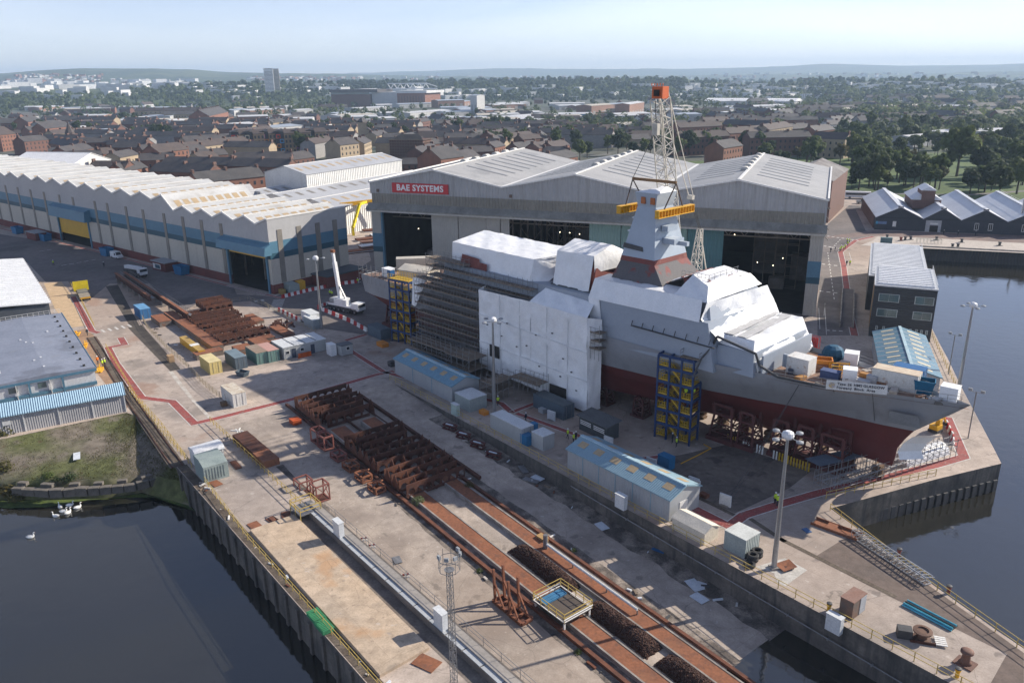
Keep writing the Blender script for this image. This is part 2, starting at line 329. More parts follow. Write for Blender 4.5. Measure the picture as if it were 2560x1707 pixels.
# painted walkways
red = mat('red_walkway_paint', (.32,.07,.062), (.25,.075,.068), scale=.4, rough=.8, coord='W', fine=.15, stain=[(.7,.56,.08,(.24,.15,.13),.6),(2.5,.6,.05,(.30,.24,.20),.5)])
white_line = mat('white_road_paint', (.62,.60,.57), (.50,.48,.45), scale=1.2, rough=.8, coord='W', stain=[(2.0,.6,.05,(.3,.28,.26),.6)])
def ribbon(pts, w):
    L_, R_ = [], []
    for i, p in enumerate(pts):
        a = pts[max(0,i-1)]; b = pts[min(len(pts)-1,i+1)]
        d1 = (Vector(p)-Vector(a)); d2 = (Vector(b)-Vector(p)); d1.z = d2.z = 0
        d1 = d1.normalized() if d1.length > 1e-6 else d2.normalized(); d2 = d2.normalized() if d2.length > 1e-6 else d1
        dd = (d1+d2).normalized(); n = Vector((-dd.y, dd.x, 0)); k = w/2/max(.4, n.dot(Vector((-d1.y, d1.x, 0))))
        L_.append(Vector(p)+n*k); R_.append(Vector(p)-n*k)
    return L_, R_
def walkway(pts, w):
    def strip(name, a, b, z, m):
        mm = MB(); n = len(a); mm.v = [(p.x,p.y,z) for p in a] + [(p.x,p.y,z) for p in b]
        mm.f = [(i, i+1, n+i+1, n+i) for i in range(n-1)]
        o = mm.build(name, m)
        for p_ in o.data.polygons:
            if p_.normal.z < 0: o.data.flip_normals(); break
        return struct(o)
    l1, r1 = ribbon(pts, w); strip('walkway', l1, r1, .016, red)
    lo_, ro_ = ribbon(pts, w+.34); li_, ri_ = ribbon(pts, w+.02)
    strip('walkway_line', lo_, li_, .018, white_line); strip('walkway_line', ri_, ro_, .018, white_line)
walkway([g('F',665,370), g('F',730,480), g('F',840,685), g('F',900,700)], 1.3)
walkway([g('F',1100,745), g('F',1135,805), g('F',985,835), g('F',1060,980), g('F',1290,1290), g('F',1570,1325), g('F',1770,1525), g('F',1930,1490), g('G',1225,1300), g('G',1960,1085), g('G',2130,1050)], 1.35)
walkway([g('G',1880,715), g('G',1690,770)], 1.3)
walkway([g('G',1740,865), g('G',2040,1055), g('M',560,250), g('M',650,330)], 1.1)
walkway([g('M',650,330), g('M',860,250)], 1.0)
walkway([g('M',2100,720), g('M',1800,760), g('M',1700,700), g('M',700,340)], 1.0)
walkway([g('N',125,985), g('N',450,1150), g('N',580,1050), g('N',900,950), g('N',1250,850), g('N',2334,590), g('J',2200,1340), g('J',2060,1010)], 1.5)
walkway([g('E',960,845), g('E',800,880), g('E',715,940), g('E',660,985), g('E',690,1110), g('E',750,1568), g('J',1290,330)], 1.5)
walkway([g('A',0,770), g('A',1000,1010), g('A',2050,1285), g('G',960,350), g('G',1110,385)], .8)
def dashes(name, a, b, w, dash, gap, cross=False):
    mm = MB(); d = (b-a); n = int(d.length/(dash+gap)); d.normalize(); nn = Vector((-d.y, d.x, 0))
    for i in range(n):
        p = a + d*(i*(dash+gap)); q = p + d*dash; mm.poly([p+nn*w/2, p-nn*w/2, q-nn*w/2, q+nn*w/2])
    mm.v = [(x, y, .017) for x, y, z in mm.v]; o = mm.build(name, white_line)
    if o.data.polygons and o.data.polygons[0].normal.z < 0: o.data.flip_normals()
    return struct(o)
for a, b, w, da, ga in [(('A',360,980),('A',550,950),.35,1.6,.8), (('A',560,1110),('A',920,1045),.4,1.6,.8), (('F',930,685),('F',1240,625),2.6,.5,1.0), (('G',620,270),('G',980,355),1.6,.35,.5),
    (('G',1050,490),('G',1090,390),3.0,.35,.55), (('G',860,415),('G',1020,390),1.6,.8,1.0),
    (('E',540,840),('E',860,885),.9,.9,.9), (('E',510,930),('E',690,960),.9,.9,.9), (('E',490,1095),('E',680,1115),.8,1.0,.8), (('E',470,1340),('E',715,1370),.8,1.0,.8), (('E',545,990),('E',610,1460),.22,2.2,2.0), (('E',660,870),('E',545,990),.22,2.2,1.6), (('J',1050,285),('J',1220,295),.6,.8,.6)]:
    dashes('road_marking', g(*a), g(*b), w, da, ga)
for a, b in [(('E',520,1450),('E',510,1568)), (('J',990,100),('J',1000,280)), (('J',1040,70),('J',1055,330)), (('E',740,990),('E',760,1060))]:
    dashes('road_marking', g(*a), g(*b), .15, (g(*b)-g(*a)).length*.98, .01)
# spilled white powder line and rust wash on the concrete
zone('powder_streak', [g('F',1535,1055), g('F',1575,1050), g('F',1760,1290), g('F',1920,1460), g('F',1900,1480), g('F',1720,1290)], .012, mat('white_powder', (.55,.53,.49), (.42,.37,.32), scale=.6, rough=1, coord='W', contrast=(.3,.6)))

# hills
RIDGES = []
def ridge(name, pts, dist, depth, m, bumps, seed):
    r2 = random.Random(seed); mm = MB(); rows = 9; cols = 110
    px = [p[0] for p in pts]
    grid = []
    for i in range(cols):
        x = px[0] + (px[-1]-px[0])*i/(cols-1)
        for (x0,y0),(x1,y1) in zip(pts, pts[1:]):
            if x0 <= x <= x1: y = y0 + (y1-y0)*(x-x0)/(x1-x0); break
        a = g('Z', x*.91875, 800); di = Vector((a.x, a.y, 0)).normalized()
        u = (x-1280)/F_PX; v = -(y-853.5)/F_PX; u, v = u*_cr+v*_sr, -u*_sr+v*_cr
        d = Vector((u, _cp+v*_sp, -_sp+v*_cp)); di = Vector((d.x, d.y, 0)).normalized(); el = d.z/Vector((d.x,d.y)).length
        zt = CAM_H + el*dist
        for j in range(rows):
            f = j/(rows-1); dd = dist - depth + depth*1.5*f
            prof = math.sin(min(1, f*1.5)*math.pi/2)**1.3 if f < .667 else 1-((f-.667)/.333)**2
            z = max(-2, zt*prof) + (r2.uniform(-1,1)*bumps*(0 < j < rows-1 and prof < .98))
            if j == 0 or j == rows-1: z = -3
            mm.v.append((di.x*dd, di.y*dd, z))
    for i in range(cols-1):
        for j in range(rows-1): mm.f.append((i*rows+j, (i+1)*rows+j, (i+1)*rows+j+1, i*rows+j+1))
    o = struct(mm.build(name, m, smooth=True)); RIDGES.append(o); return o
wood_far = mat('wooded_hill', (.035,.055,.025), (.06,.085,.035), scale=.006, rough=1, coord='W', fine=.35, stain=[(.004,.56,.05,(.12,.14,.06),.7)])
moor = mat('moorland', (.10,.115,.06), (.06,.08,.04), scale=.0018, rough=1, coord='W', fine=.2, stain=[(.002,.58,.05,(.16,.16,.09),.6)])
ridge('hills', [(-900,190),(-400,190),(0,185),(100,177),(200,172),(400,173),(500,176),(560,181),(700,184),(860,186),(1000,189),(1280,194),(1700,197),(2200,200)], 7200, 3200, wood_far, 10, 3)
ridge('hills', [(-900,195),(0,196),(400,193),(600,189),(850,185),(1000,180),(1100,177),(1250,171),(1400,173),(1700,173),(1930,168),(2080,160),(2250,165),(2360,164),(2500,162),(2560,159),(3000,155),(3500,158)], 12000, 3500, moor, 16, 4)
ridge('hills', [(1100,197),(1400,194),(1600,190),(1800,188),(2000,184),(2150,182),(2300,185),(2450,180),(2600,178),(3200,178)], 8200, 2500, wood_far, 8, 6)
ridge('hills', [(-900,226),(-300,225),(0,224),(250,222),(500,214),(700,203),(860,209),(1000,208),(1100,207),(1180,203),(1330,201),(1480,198),(1620,197),(1720,200),(1800,206),(1870,214),(1950,208),(2080,201),(2150,204),(2250,200),(2340,195),(2450,203),(2600,208),(3100,210)], 3100, 1000, wood_far, 5, 5)

# ================================================================== INDUSTRIAL BUILDINGS
def slope(x0, x1, ya, za, yb, zb, th=.18):
    """roof slope running along x between (ya,za) eave and (yb,zb) ridge"""
    return MB().ext([(x0,ya,za),(x0,yb,zb),(x0,yb,zb+th),(x0,ya,za+th)], (x1-x0,0,0))
def gable_shed(name, label, cat, loc, rz, L, W, ze, zr, wm, rm, panes=None, pane_m=None, cap=None, group=None, over=.35, door=None, seams=0, z0=0.0):
    t = thing(name, label, cat, loc, rz, group)
    MB().ext([(0,0,z0),(0,W,z0),(0,W,ze),(0,W/2,zr),(0,0,ze)], (L,0,0)).build('wall', wm, t)
    k = (zr-ze)/(W/2); o = over
    A = [slope(-o, L+o, -o, ze-o*k+.04, W/2, zr+.04), slope(-o, L+o, W+o, ze-o*k+.04, W/2, zr+.04)]
    sl_ = [a.build('roof_slope', rm, t) for a in A]
    B(-o, L+o, W/2-.28, W/2+.28, zr+.12, zr+.30).build('ridge_cap', cap or rm, t)
    if panes:
        n, pw, f0, f1 = panes
        for i in range(n):
            xc = L*(i+.5)/n
            for side in (0, 1):
                y0, y1 = (W/2*f0, W/2*f1) if side == 0 else (W-W/2*f0, W-W/2*f1)
                zA, zB = ze+W/2*f0*k, ze+W/2*f1*k
                MB().ext([(xc-pw/2,y0,zA+.235),(xc-pw/2,y1,zB+.235),(xc-pw/2,y1,zB+.255),(xc-pw/2,y0,zA+.255)], (pw,0,0)).build('rooflight', pane_m, t)
    for i in range(seams):
        x = L*(i+1)/(seams+1); B(x-.06, x+.06, -.05, 0.0, z0, ze-.05).build('wall_seam', rm, t)
    if door:
        x0, x1, zt, m, face = door
        if face == 'x1': B(L, L+.06, x0, x1, z0, zt).build('door', m, t)
        elif face == 'x0': B(-.06, 0, x0, x1, z0, zt).build('door', m, t)
        else: B(x0, x1, -.06, 0, z0, zt).build('door', m, t)
    return t

clad = mat('hall_cladding', (.40,.405,.41), (.36,.365,.37), scale=.08, rough=.55, fine=.05, rib=(0,.9,.45), streak=((.7,.7,.03),.5,(.27,.265,.25),.5))
clad_dark = mat('hall_band', (.27,.255,.215), (.22,.21,.18), scale=.15, rough=.6, fine=.08, rib=(0,.9,.6), streak=((.5,.5,.05),.55,(.17,.15,.12),.5))
hood_m = mat('hall_hood', (.27,.265,.235), (.20,.195,.175), scale=.25, rough=.7, fine=.12, streak=((.6,.3,.3),.5,(.14,.13,.12),.6))
fascia_m = mat('pale_fascia', (.50,.49,.46), (.44,.43,.40), scale=.3, rough=.6)
roof_m = mat('hall_roof', (.40,.395,.385), (.33,.33,.325), scale=.06, rough=.5, fine=.05, rib=(1,.9,.3), stain=[(.12,.56,.1,(.25,.25,.25),.6),(.03,.55,.1,(.46,.45,.43),.5)], streak=((.04,.5,.5),.54,(.27,.265,.26),.5))
trim_m = mat('white_trim', (.75,.74,.71), (.68,.67,.64), scale=.5, rough=.5)
rl_m = mat('hall_rooflight', (.14,.14,.14), (.18,.18,.18), scale=.5, rough=.35)
beige_p = mat('beige_panel', (.42,.405,.365), (.38,.365,.33), scale=.2, rough=.6, rib=(0,.6,.3), fine=.05)
green_p = mat('green_panel', (.24,.37,.33), (.21,.33,.30), scale=.2, rough=.6, rib=(0,.8,.35), fine=.05)
teal_p = mat('teal_panel', (.085,.20,.215), (.075,.18,.195), scale=.2, rough=.6, rib=(0,.8,.35), fine=.05)
navy = mat('navy_band', (.022,.085,.125), (.02,.075,.11), scale=.3, rough=.5)
tealb = mat('teal_band', (.085,.20,.285), (.075,.175,.255), scale=.3, rough=.5)
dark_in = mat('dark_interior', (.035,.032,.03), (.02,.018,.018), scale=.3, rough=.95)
steel_in = mat('interior_steel', (.30,.26,.22), (.22,.19,.165), scale=.5, rough=.8)
lamp_m = mat('lit_lamp', (.9,.85,.7), rough=.5, emit=((1,.86,.6), 4.0))
glow_m = mat('daylit_window', (.8,.7,.5), rough=.5, emit=((1,.84,.55), .9))

HX, HY, HW, HD = -40.4, 231.1, 123.0, 72.0; HROT = math.atan2(-.367, .93)
hall = thing('ship_block_hall', 'huge grey triple gabled assembly hall with red sign board and tall open doorways', 'hall', (HX, HY, 0), HROT)
vy = [0, 20.5, 41, 61.5, 82, 102.5, 123]; vz = [28, 32, 28, 32, 28, 32, 28]
B(.3, HW-.3, .62, 1.2, 20.05, 25.0).build('front_wall', clad, hall)
MB().ext([(x,0.2,z) for x,z in [(0,24.9),(HW,24.9)]] + [(x,0.2,z) for x,z in zip(vy[::-1], vz[::-1])], (0,.6,0)).build('gable_wall', clad, hall)
B(.5, HW-.5, .12, .18, 22.3, 25.05).build('ribbed_band', clad_dark, hall)
MB().ext([(-.7,.1,22.3),(-.7,-1.9,20.7),(-.7,-1.9,20.45),(-.7,.1,20.45)], (HW+1.2,0,0)).build('door_hood', hood_m, hall)
B(-.5, HW+.3, -1.7, .55, 19.95, 20.43).build('fascia', fascia_m, hall)
for i in range(6):
    x0, x1, z0, z1 = vy[i], vy[i+1], vz[i], vz[i+1]
    MB().ext([(x0,0,z0),(x1,0,z1),(x1,0,z1+.2),(x0,0,z0+.2)], (0,HD,0)).build('roof_slope', roof_m, hall)
    for j in range(8):
        y = 16 + j*6.3; f0, f1 = (.24, .86) if (i % 2) == 0 else (.14, .76)
        if i == 4: f0 = .35
        P = [(x0+(x1-x0)*f, y, z0+(z1-z0)*f+.22) for f in (f0, f1)]
        MB().ext([P[0], P[1], (P[1][0],y,P[1][2]+.05), (P[0][0],y,P[0][2]+.05)], (0,1.15,0)).build('rooflight', rl_m, hall)
    e0, e1 = Vector((x0,-.12,z0+.12)), Vector((x1,-.12,z1+.12)); MB().bar(e0, e1, .35, .4).build('verge_trim', trim_m, hall)
for xr in (20.5, 61.5, 102.5):
    B(xr-.35, xr+.35, -.3, HD, 32.2, 32.38).build('ridge_cap', trim_m, hall)
    for j in range(6):
        mm = MB(); y = 22+j*8.2; nseg = 8
        pr = [(xr-2.2*math.cos(math.pi*k/nseg)*.5-.9, 32.0+.95*math.sin(math.pi*k/nseg)) for k in range(nseg+1)]
        mm.ext([(a, y, b) for a, b in pr], (0,2.6,0)).build('ridge_vent', fascia_m, hall)
for xv in (41, 82): B(xv-.5, xv+.5, 0, HD, 28.05, 28.3).build('valley_gutter', trim_m, hall)
B(HW-.15, HW+.3, -.2, HD, 27.9, 28.6).build('gutter', trim_m, hall); B(-.3, .15, -.2, HD, 27.9, 28.6).build('gutter', trim_m, hall)
B(0, .5, 1.2, HD, 0, 27.95).build('side_wall', clad, hall); B(HW-.5, HW, 1.2, HD, 0, 27.95).build('side_wall', clad, hall); B(.5, HW-.5, HD-.5, HD, 0, 27.95).build('back_wall', clad, hall)
for x0, x1 in ((0, 3.0), (120, HW)):
    p = B(x0, x1, 0, 1.2, 0, 19.95).build('pier', beige_p, hall)
    B(x0-.03, x1+.03, -.04, 1.25, 9.55, 13.5).build('pier_band', tealb, p); B(x0-.04, x1+.04, -.05, 1.26, 8.0, 9.56).build('pier_stripe', navy, p)
B(2.9, 3.5, .1, 1.0, 0, 19.9).build('door_jamb', tealb, hall)
for x0, x1, m, y in ((19.3,27.6,beige_p,.25), (27.6,36.1,beige_p,.45), (36.1,40.3,beige_p,.3), (40.3,43.0,beige_p,.5), (65.5,74,green_p,.3), (74,82.5,green_p,.5), (82.5,91,green_p,.3), (91,100,teal_p,.5)):
    B(x0, x1-.15, y, y+.3, 0, 19.95).build('sliding_door', m, hall)
for x, z in ((2.6,25.9),(43.5,25.9),(86,25.9)): B(x-.35, x+.35, -.1, .2, z-.5, z+.35).build('vent_box', mat('rusty_vent',(.16,.11,.08),scale=1), hall)
sb = B(7.4, 25.05, -.08, .16, 25.5, 28.25).build('sign_board', mat('sign_red', (.50,.022,.035), (.46,.02,.03), scale=.3, rough=.4), hall); sb['label'] = 'red sign board with bold white capital letters'
text_obj('sign_lettering', 'BAE SYSTEMS', 2.35, mat('sign_white', (.85,.85,.85), rough=.4), sb, Matrix.Translation((16.2,-.10,26.87)) @ Matrix.Rotation(math.pi/2,4,'X'), offset=.075, sx=1.0)
# inside the hall
for yy in (9, 24, 40, 58):
    mm = MB()
    for x_ in range(4, 122, 4): mm.bar((x_,yy,17.0),(x_+2,yy,19.4),.16).bar((x_+2,yy,19.4),(x_+4,yy,17.0),.16)
    mm.bar((2,yy,17.0),(121,yy,17.0),.3).bar((2,yy,19.4),(121,yy,19.4),.3); mm.build('crane_girder', steel_in, hall)
for x_, y_, w_, d_, h_ in ((7,46,7,9,9),(50,38,10,9,11),(60,52,6,6,8),(104,44,9,12,12),(115,36,5,6,7),(110,24,4,3,3),(5,24,4,4,4)): B(x_,x_+w_,y_,y_+d_,.04,h_).build('work_module', mat('module_grey',(.22,.215,.21),(.17,.15,.14),scale=.3,rough=.8), hall)
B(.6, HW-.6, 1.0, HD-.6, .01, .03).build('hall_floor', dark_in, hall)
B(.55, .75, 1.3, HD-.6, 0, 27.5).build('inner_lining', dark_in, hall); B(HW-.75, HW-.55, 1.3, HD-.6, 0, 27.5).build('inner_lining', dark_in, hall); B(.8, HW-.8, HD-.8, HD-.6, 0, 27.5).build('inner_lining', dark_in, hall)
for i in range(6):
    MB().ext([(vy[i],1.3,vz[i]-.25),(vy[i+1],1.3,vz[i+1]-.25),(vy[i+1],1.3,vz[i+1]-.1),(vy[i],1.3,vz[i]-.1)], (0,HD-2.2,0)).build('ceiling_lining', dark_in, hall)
for xc in (41, 82):
    for j in range(6):
        y = 5+j*12; mm = MB()
        for dx in (-1.1, 1.1): mm.bar((xc+dx,y,0),(xc+dx,y,26), .4)
        for k in range(9): s_ = 1 if k % 2 else -1; mm.bar((xc-1.1*s_,y,k*2.9),(xc+1.1*s_,y,k*2.9+2.9), .18)
        mm.build('column', steel_in, hall)
mm = MB()
for (xa, ya) in ((6,34),(14,34),(52,30),(60,30),(46,40),(108,30),(114,26)):
    for z in range(0, 20, 3):
        mm.bar((xa-3,ya,z),(xa+3,ya,z),.12); mm.bar((xa-3,ya+2,z),(xa+3,ya+2,z),.12)
    for dx in (-3,0,3):
        for dy in (0,2): mm.bar((xa+dx,ya+dy,0),(xa+dx,ya+dy,20),.14)
mm.build('inner_staging', steel_in, hall)['kind'] = 'stuff'
for x, y, z, w, h in ((6,60,9,3.5,1.8),(11,62,12,3,1.8),(16,62,15,2.6,1.7),(49,70,16.5,4.5,1.6),(55,70,16.5,2,1.3),(61,70,16.5,5.5,1.9),(113,68,16,1.5,1.7),(116.4,68,16,1.7,1.4)):
    B(x, x+w, y, y+.1, z, z+h).build('inner_window', glow_m, hall)
for x, y, z in ((4.5,20,11.5),(7.5,24,13.5),(10.3,28,15.2),(13,32,16.8),(15.6,36,18.2),(18,40,19.5),(51,20,13),(54,20,13),(57,20,12.8),(62,20,13),(101.5,8,18.5),(101.7,8,17.4),(107,20,8),(111,22,7),(113.5,18,10)):
    B(x-.1, x+.1, y-.1, y+.1, z-.08, z+.08).build('lamp', lamp_m, hall)

# ---- long sawtooth shed
SHU = Vector((-.778,.628)); SHROT = math.atan2(SHU.y, SHU.x)
shed = thing('sawtooth_shed', 'long beige fabrication shed with zigzag parapet, teal bands and brick plinth', 'shed', (-66, 213.6, 0), SHROT)
wall_top = mat('shed_cladding', (.42,.42,.42), (.38,.38,.385), scale=.1, rough=.6, rib=(0,.8,.3), fine=.05)
wall_bei = mat('shed_beige', (.50,.465,.40), (.46,.43,.37), scale=.15, rough=.6, rib=(0,.8,.3), fine=.06, streak=((.5,.5,.04),.56,(.33,.30,.26),.4))
brick_m = mat('plinth_brick', (.175,.05,.042), (.14,.045,.04), scale=.4, rough=.9, fine=.2)
strip_m = mat('translucent_strip', (.235,.215,.185), (.19,.175,.155), scale=.4, rough=.5)
sroof = mat('cream_roof', (.53,.535,.53), (.46,.465,.46), scale=.1, rough=.6, fine=.06, streak=((.5,.08,.5),.5,(.36,.33,.29),.55), stain=[(.2,.6,.08,(.36,.34,.31),.5)])
tanp = mat('tan_rooflight', (.44,.33,.20), (.38,.29,.18), scale=.6, rough=.5)
yel = mat('yellow_paint', (.62,.37,.03), (.55,.33,.03), scale=.5, rough=.5, fine=.1)
SL = 262.0
pk = [(-.6,20.7)]; x = 4.9
zz = [(-.6,20.75),(4.6,18.9),(9.6,20.7),(15.0,18.85),(20.3,20.65),(25.5,18.8),(30.9,20.6),(36.2,18.75),(41.6,20.55),(46.9,18.7)]
x = 53.0; k = 0
zz.append((x, 23.0))
while x < SL-14:
    zz.append((x+6.35, 21.1)); x += 12.7; zz.append((x, 23.0))
SEND = zz[-1][0]
doors = [(1.4,19.7,10.6),(107.2,131.0,9.3),(203,226,9.4)]
segs = []; x = -.6
for d0, d1, zt in doors: segs.append((x, d0)); x = d1
segs.append((x, SEND))
SDEP = 29.0
for x0, x1 in segs:
    B(x0, x1, -.5, -.02, 2.6, 9.7).build('wall', wall_bei, shed); B(x0, x1, -.55, .02, 0, 2.6).build('brick_plinth', brick_m, shed)
for d0, d1, zt in doors:
    B(d0, d1, -.5, -.02, zt, 9.7).build('wall', wall_bei, shed) if zt < 9.7 else None
B(-.6, SEND, -.5, .03, 9.7, 11.3).build('navy_band', navy, shed) if False else None
x = -.6
for d0, d1, zt in doors + [(SEND, SEND, 0)]:
    B(x, d0, -.5, .04, 9.7, 11.3).build('navy_band', navy, shed); x = d1
B(-.6, SEND, -.5, .03, 11.3, 14.4).build('teal_band', tealb, shed)
MB().ext([(-.6,-.5,14.4),(SEND,-.5,14.4)] + [(a,-.5,b) for a, b in zz[::-1]], (0,.5,0)).build('parapet_wall', wall_top, shed)
for (xa,za),(xb,zb) in zip(zz, zz[1:]):
    dep = SDEP if xa < 47.5 else SDEP+2.5
    MB().ext([(xa,.1,za),(xb,.1,zb),(xb,.1,zb+.22),(xa,.1,za+.22)], (0,-dep,0)).build('roof_slope', sroof, shed)
    MB().bar((xa,.16,za+.1),(xb,.16,zb+.1),.25,.42).build('verge_trim', trim_m, shed)
    if zb > za:      # slope that faces the near end carries the panes
        pass
    n = 9
    if abs(zb-za) > .5:
        for j in range(n):
            y0 = -2.0-j*(dep-3)/n; f0, f1 = (.22,.68)
            if zb > za: f0, f1 = .12, .55
            P = [(xa+(xb-xa)*f, y0, za+(zb-za)*f+.24) for f in (f0,f1)]
            if zb > za and xa > 60 and j > 3: continue
            MB().ext([P[0],P[1],(P[1][0],y0,P[1][2]+.03),(P[0][0],y0,P[0][2]+.03)], (0,-1.9,0)).build('rooflight', tanp, shed)
for (xa,za) in zz:
    if za > 20.2 and xa > 0: B(xa-.2, xa+.2, -SDEP, .2, za+.2, za+.36).build('ridge_cap', trim_m, shed)
for xs in [22.0,32.2,42.5,53.4,66.3,77.4,90.2,99.2,116,127,140,152,164,176,187,196,212,224,236]:
    if any(d0-1 < xs < d1+1 for d0, d1, zt in doors): B(xs-.75, xs+.75, .03, .14, 14.5, 17.4).build('translucent_strip', strip_m, shed)
    else: B(xs-.75, xs+.75, .03, .14, 2.7, 17.4).build('translucent_strip', strip_m, shed)
for d0, d1, zt in doors:
    MB().ext([(d0-2.8,0,14.0),(d0-2.8,2.0,13.2),(d0-2.8,2.4,zt+.35),(d0-2.8,0,zt+.35)], (d1-d0+5.2,0,0)).build('door_hood', tealb, shed)
    for xx in (d0-.7, d1): B(xx, xx+.7, -.5, .35, 0, zt+.3).build('door_jamb', tealb, shed)
B(107.3,130.9,-.35,-.2,3.3,9.5).build('roller_shutter', yel, shed); B(1.5,19.6,-.35,-.2,9.6,10.6).build('roller_shutter', yel, shed); B(203.1,225.9,-.35,-.2,4.5,9.4).build('roller_shutter', yel, shed)
# near end wall
EZ = -SDEP+2
def endw(name, x0, x1, z0, z1, y0, y1, m): return B(x0, x1, y0, y1, z0, z1).build(name, m, shed)
endw('end_wall', -.65, -.3, 2.6, 9.7, EZ, -.5, wall_bei.copy() if False else wall_bei); endw('brick_plinth', -.7, -.3, 0, 2.6, EZ, -.5, brick_m)
endw('navy_band', -.72, -.3, 9.7, 11.3, EZ, .04, navy); endw('teal_band', -.70, -.3, 11.3, 14.5, EZ, .03, tealb)
endw('end_wall', -.66, -.3, 14.5, 20.6, EZ, -.02, wall_top); endw('verge_trim', -.8, -.2, 20.6, 20.95, EZ, .1, trim_m)
for ys in (-3.6,-10.0,-16.5,-22.7): endw('translucent_strip', -.8, -.6, 2.8, 17.5, ys-.8, ys+.8, strip_m)
endw('back_wall', -.3, 47, 0, 18.6, EZ-.2, EZ, wall_top); B(47, SEND, -SDEP-2.3, -SDEP-2, 0, 21).build('back_wall', wall_top, shed); B(46.7,47,-SDEP-2,EZ,0,18.5).build('step_wall', wall_top, shed)
MB().ext([(47,-.4,18.7),(53,-.4,18.7),(53,-.4,23.0)], (0,-SDEP-2,0)).build('step_gable', wall_top, shed)
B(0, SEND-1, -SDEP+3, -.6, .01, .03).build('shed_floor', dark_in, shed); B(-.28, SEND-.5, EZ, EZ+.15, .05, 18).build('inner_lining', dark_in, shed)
mm = MB()
for i in range(24): mm.bar((6+i*10,-9,0),(6+i*10,-9,18),.5); mm.bar((6+i*10,-18,0),(6+i*10,-18,18),.5)
mm.build('inner_columns', steel_in, shed)['kind'] = 'stuff'
B(29,30.5,.05,.4,0,.2) 
# cover over side extension
B(-7.5,-.75,-27,-13,0,3.2).build('lean_to', brick_m, shed); B(-8.0,-.74,-27.3,-12.6,3.2,3.5).build('lean_to_roof', mat('felt_roof',(.075,.085,.10),(.06,.07,.08),scale=.3,rough=.8), shed)

# ---- roofs behind the sheds
grey_roof = mat('grey_sheet_roof', (.44,.45,.47), (.38,.39,.41), scale=.05, rough=.5, rib=(0,.9,.25), fine=.05, stain=[(.1,.6,.08,(.33,.33,.33),.5)])
white_wall = mat('white_sheet_wall', (.62,.62,.60), (.55,.55,.54), scale=.2, rough=.6, rib=(0,1.2,.5), streak=((.5,.5,.05),.58,(.42,.38,.33),.4))
ad = math.atan2(58, 32)
gable_shed('plate_shed', 'white walled steel shed with grey ridged roof behind the zigzag shed', 'shed', (-86.5,343,0), ad, 68, 24, 18.0, 21.0, white_wall, grey_roof, (13,1.8,.35,.7), tanp, trim_m)
gable_shed('store_roof_shed', 'low pale roofed bay with a row of rooflights beside the open goods yard', 'shed', (-65.5,297,0), math.atan2(.86,.5), 76, 22, 10.8, 13.2, white_wall, grey_roof, (14,1.9,.4,.75), tanp, trim_m)
gable_shed('middle_bay_shed', 'grey roofed middle bay between zigzag shed and white walled shed', 'shed', (-85,314,0), math.atan2(.86,.5), 92, 22, 10.8, 13.2, white_wall, grey_roof, (14,1.9,.4,.75), strip_m, trim_m)
gable_shed('rear_bay_shed', 'pale blue grey roofed bay in front of the white walled shed', 'shed', (-101,327,0), math.atan2(.86,.5), 42, 19, 10.8, 12.8, white_wall, grey_roof, (8,1.9,.4,.75), strip_m, trim_m)
gable_shed('white_hall', 'bright white curved end roof peeking above the far end of the zigzag shed', 'shed', (*g('A',60,130,16).xy,0), math.atan2(-.25,.97), 44, 30, 13, 18, white_wall, mat('bright_white_roof',(.8,.8,.8),(.75,.75,.75),scale=.2), None, None, trim_m)

# ---- brick tower building right of the hall
br_red = mat('red_brick', (.165,.095,.08), (.14,.085,.072), scale=.4, rough=.9, fine=.2)
bt = gable_shed('brick_store_building', 'tall red brick building with slate gable roof beside the grey hall', 'building', (125.8,313.9,0), math.atan2(46,25.5), 46, 22, 16.3, 20.5, br_red, mat('old_slate_roof',(.13,.115,.115),(.22,.21,.20),scale=.25,rough=.8,fine=.2), None, None, None)
B(-.25,0,-.3,22,5.4,6.0).build('lintel', mat('dark_lintel',(.06,.055,.06),scale=1), bt); B(-.12,0,7,20.5,0,5.4).build('roller_door', mat('grey_shutter',(.24,.25,.28),(.21,.22,.25),scale=.4,rib=(2,.3,.4)), bt)
B(2,44,21.99,22.2,6,14).build('side_panel', br_red, bt)

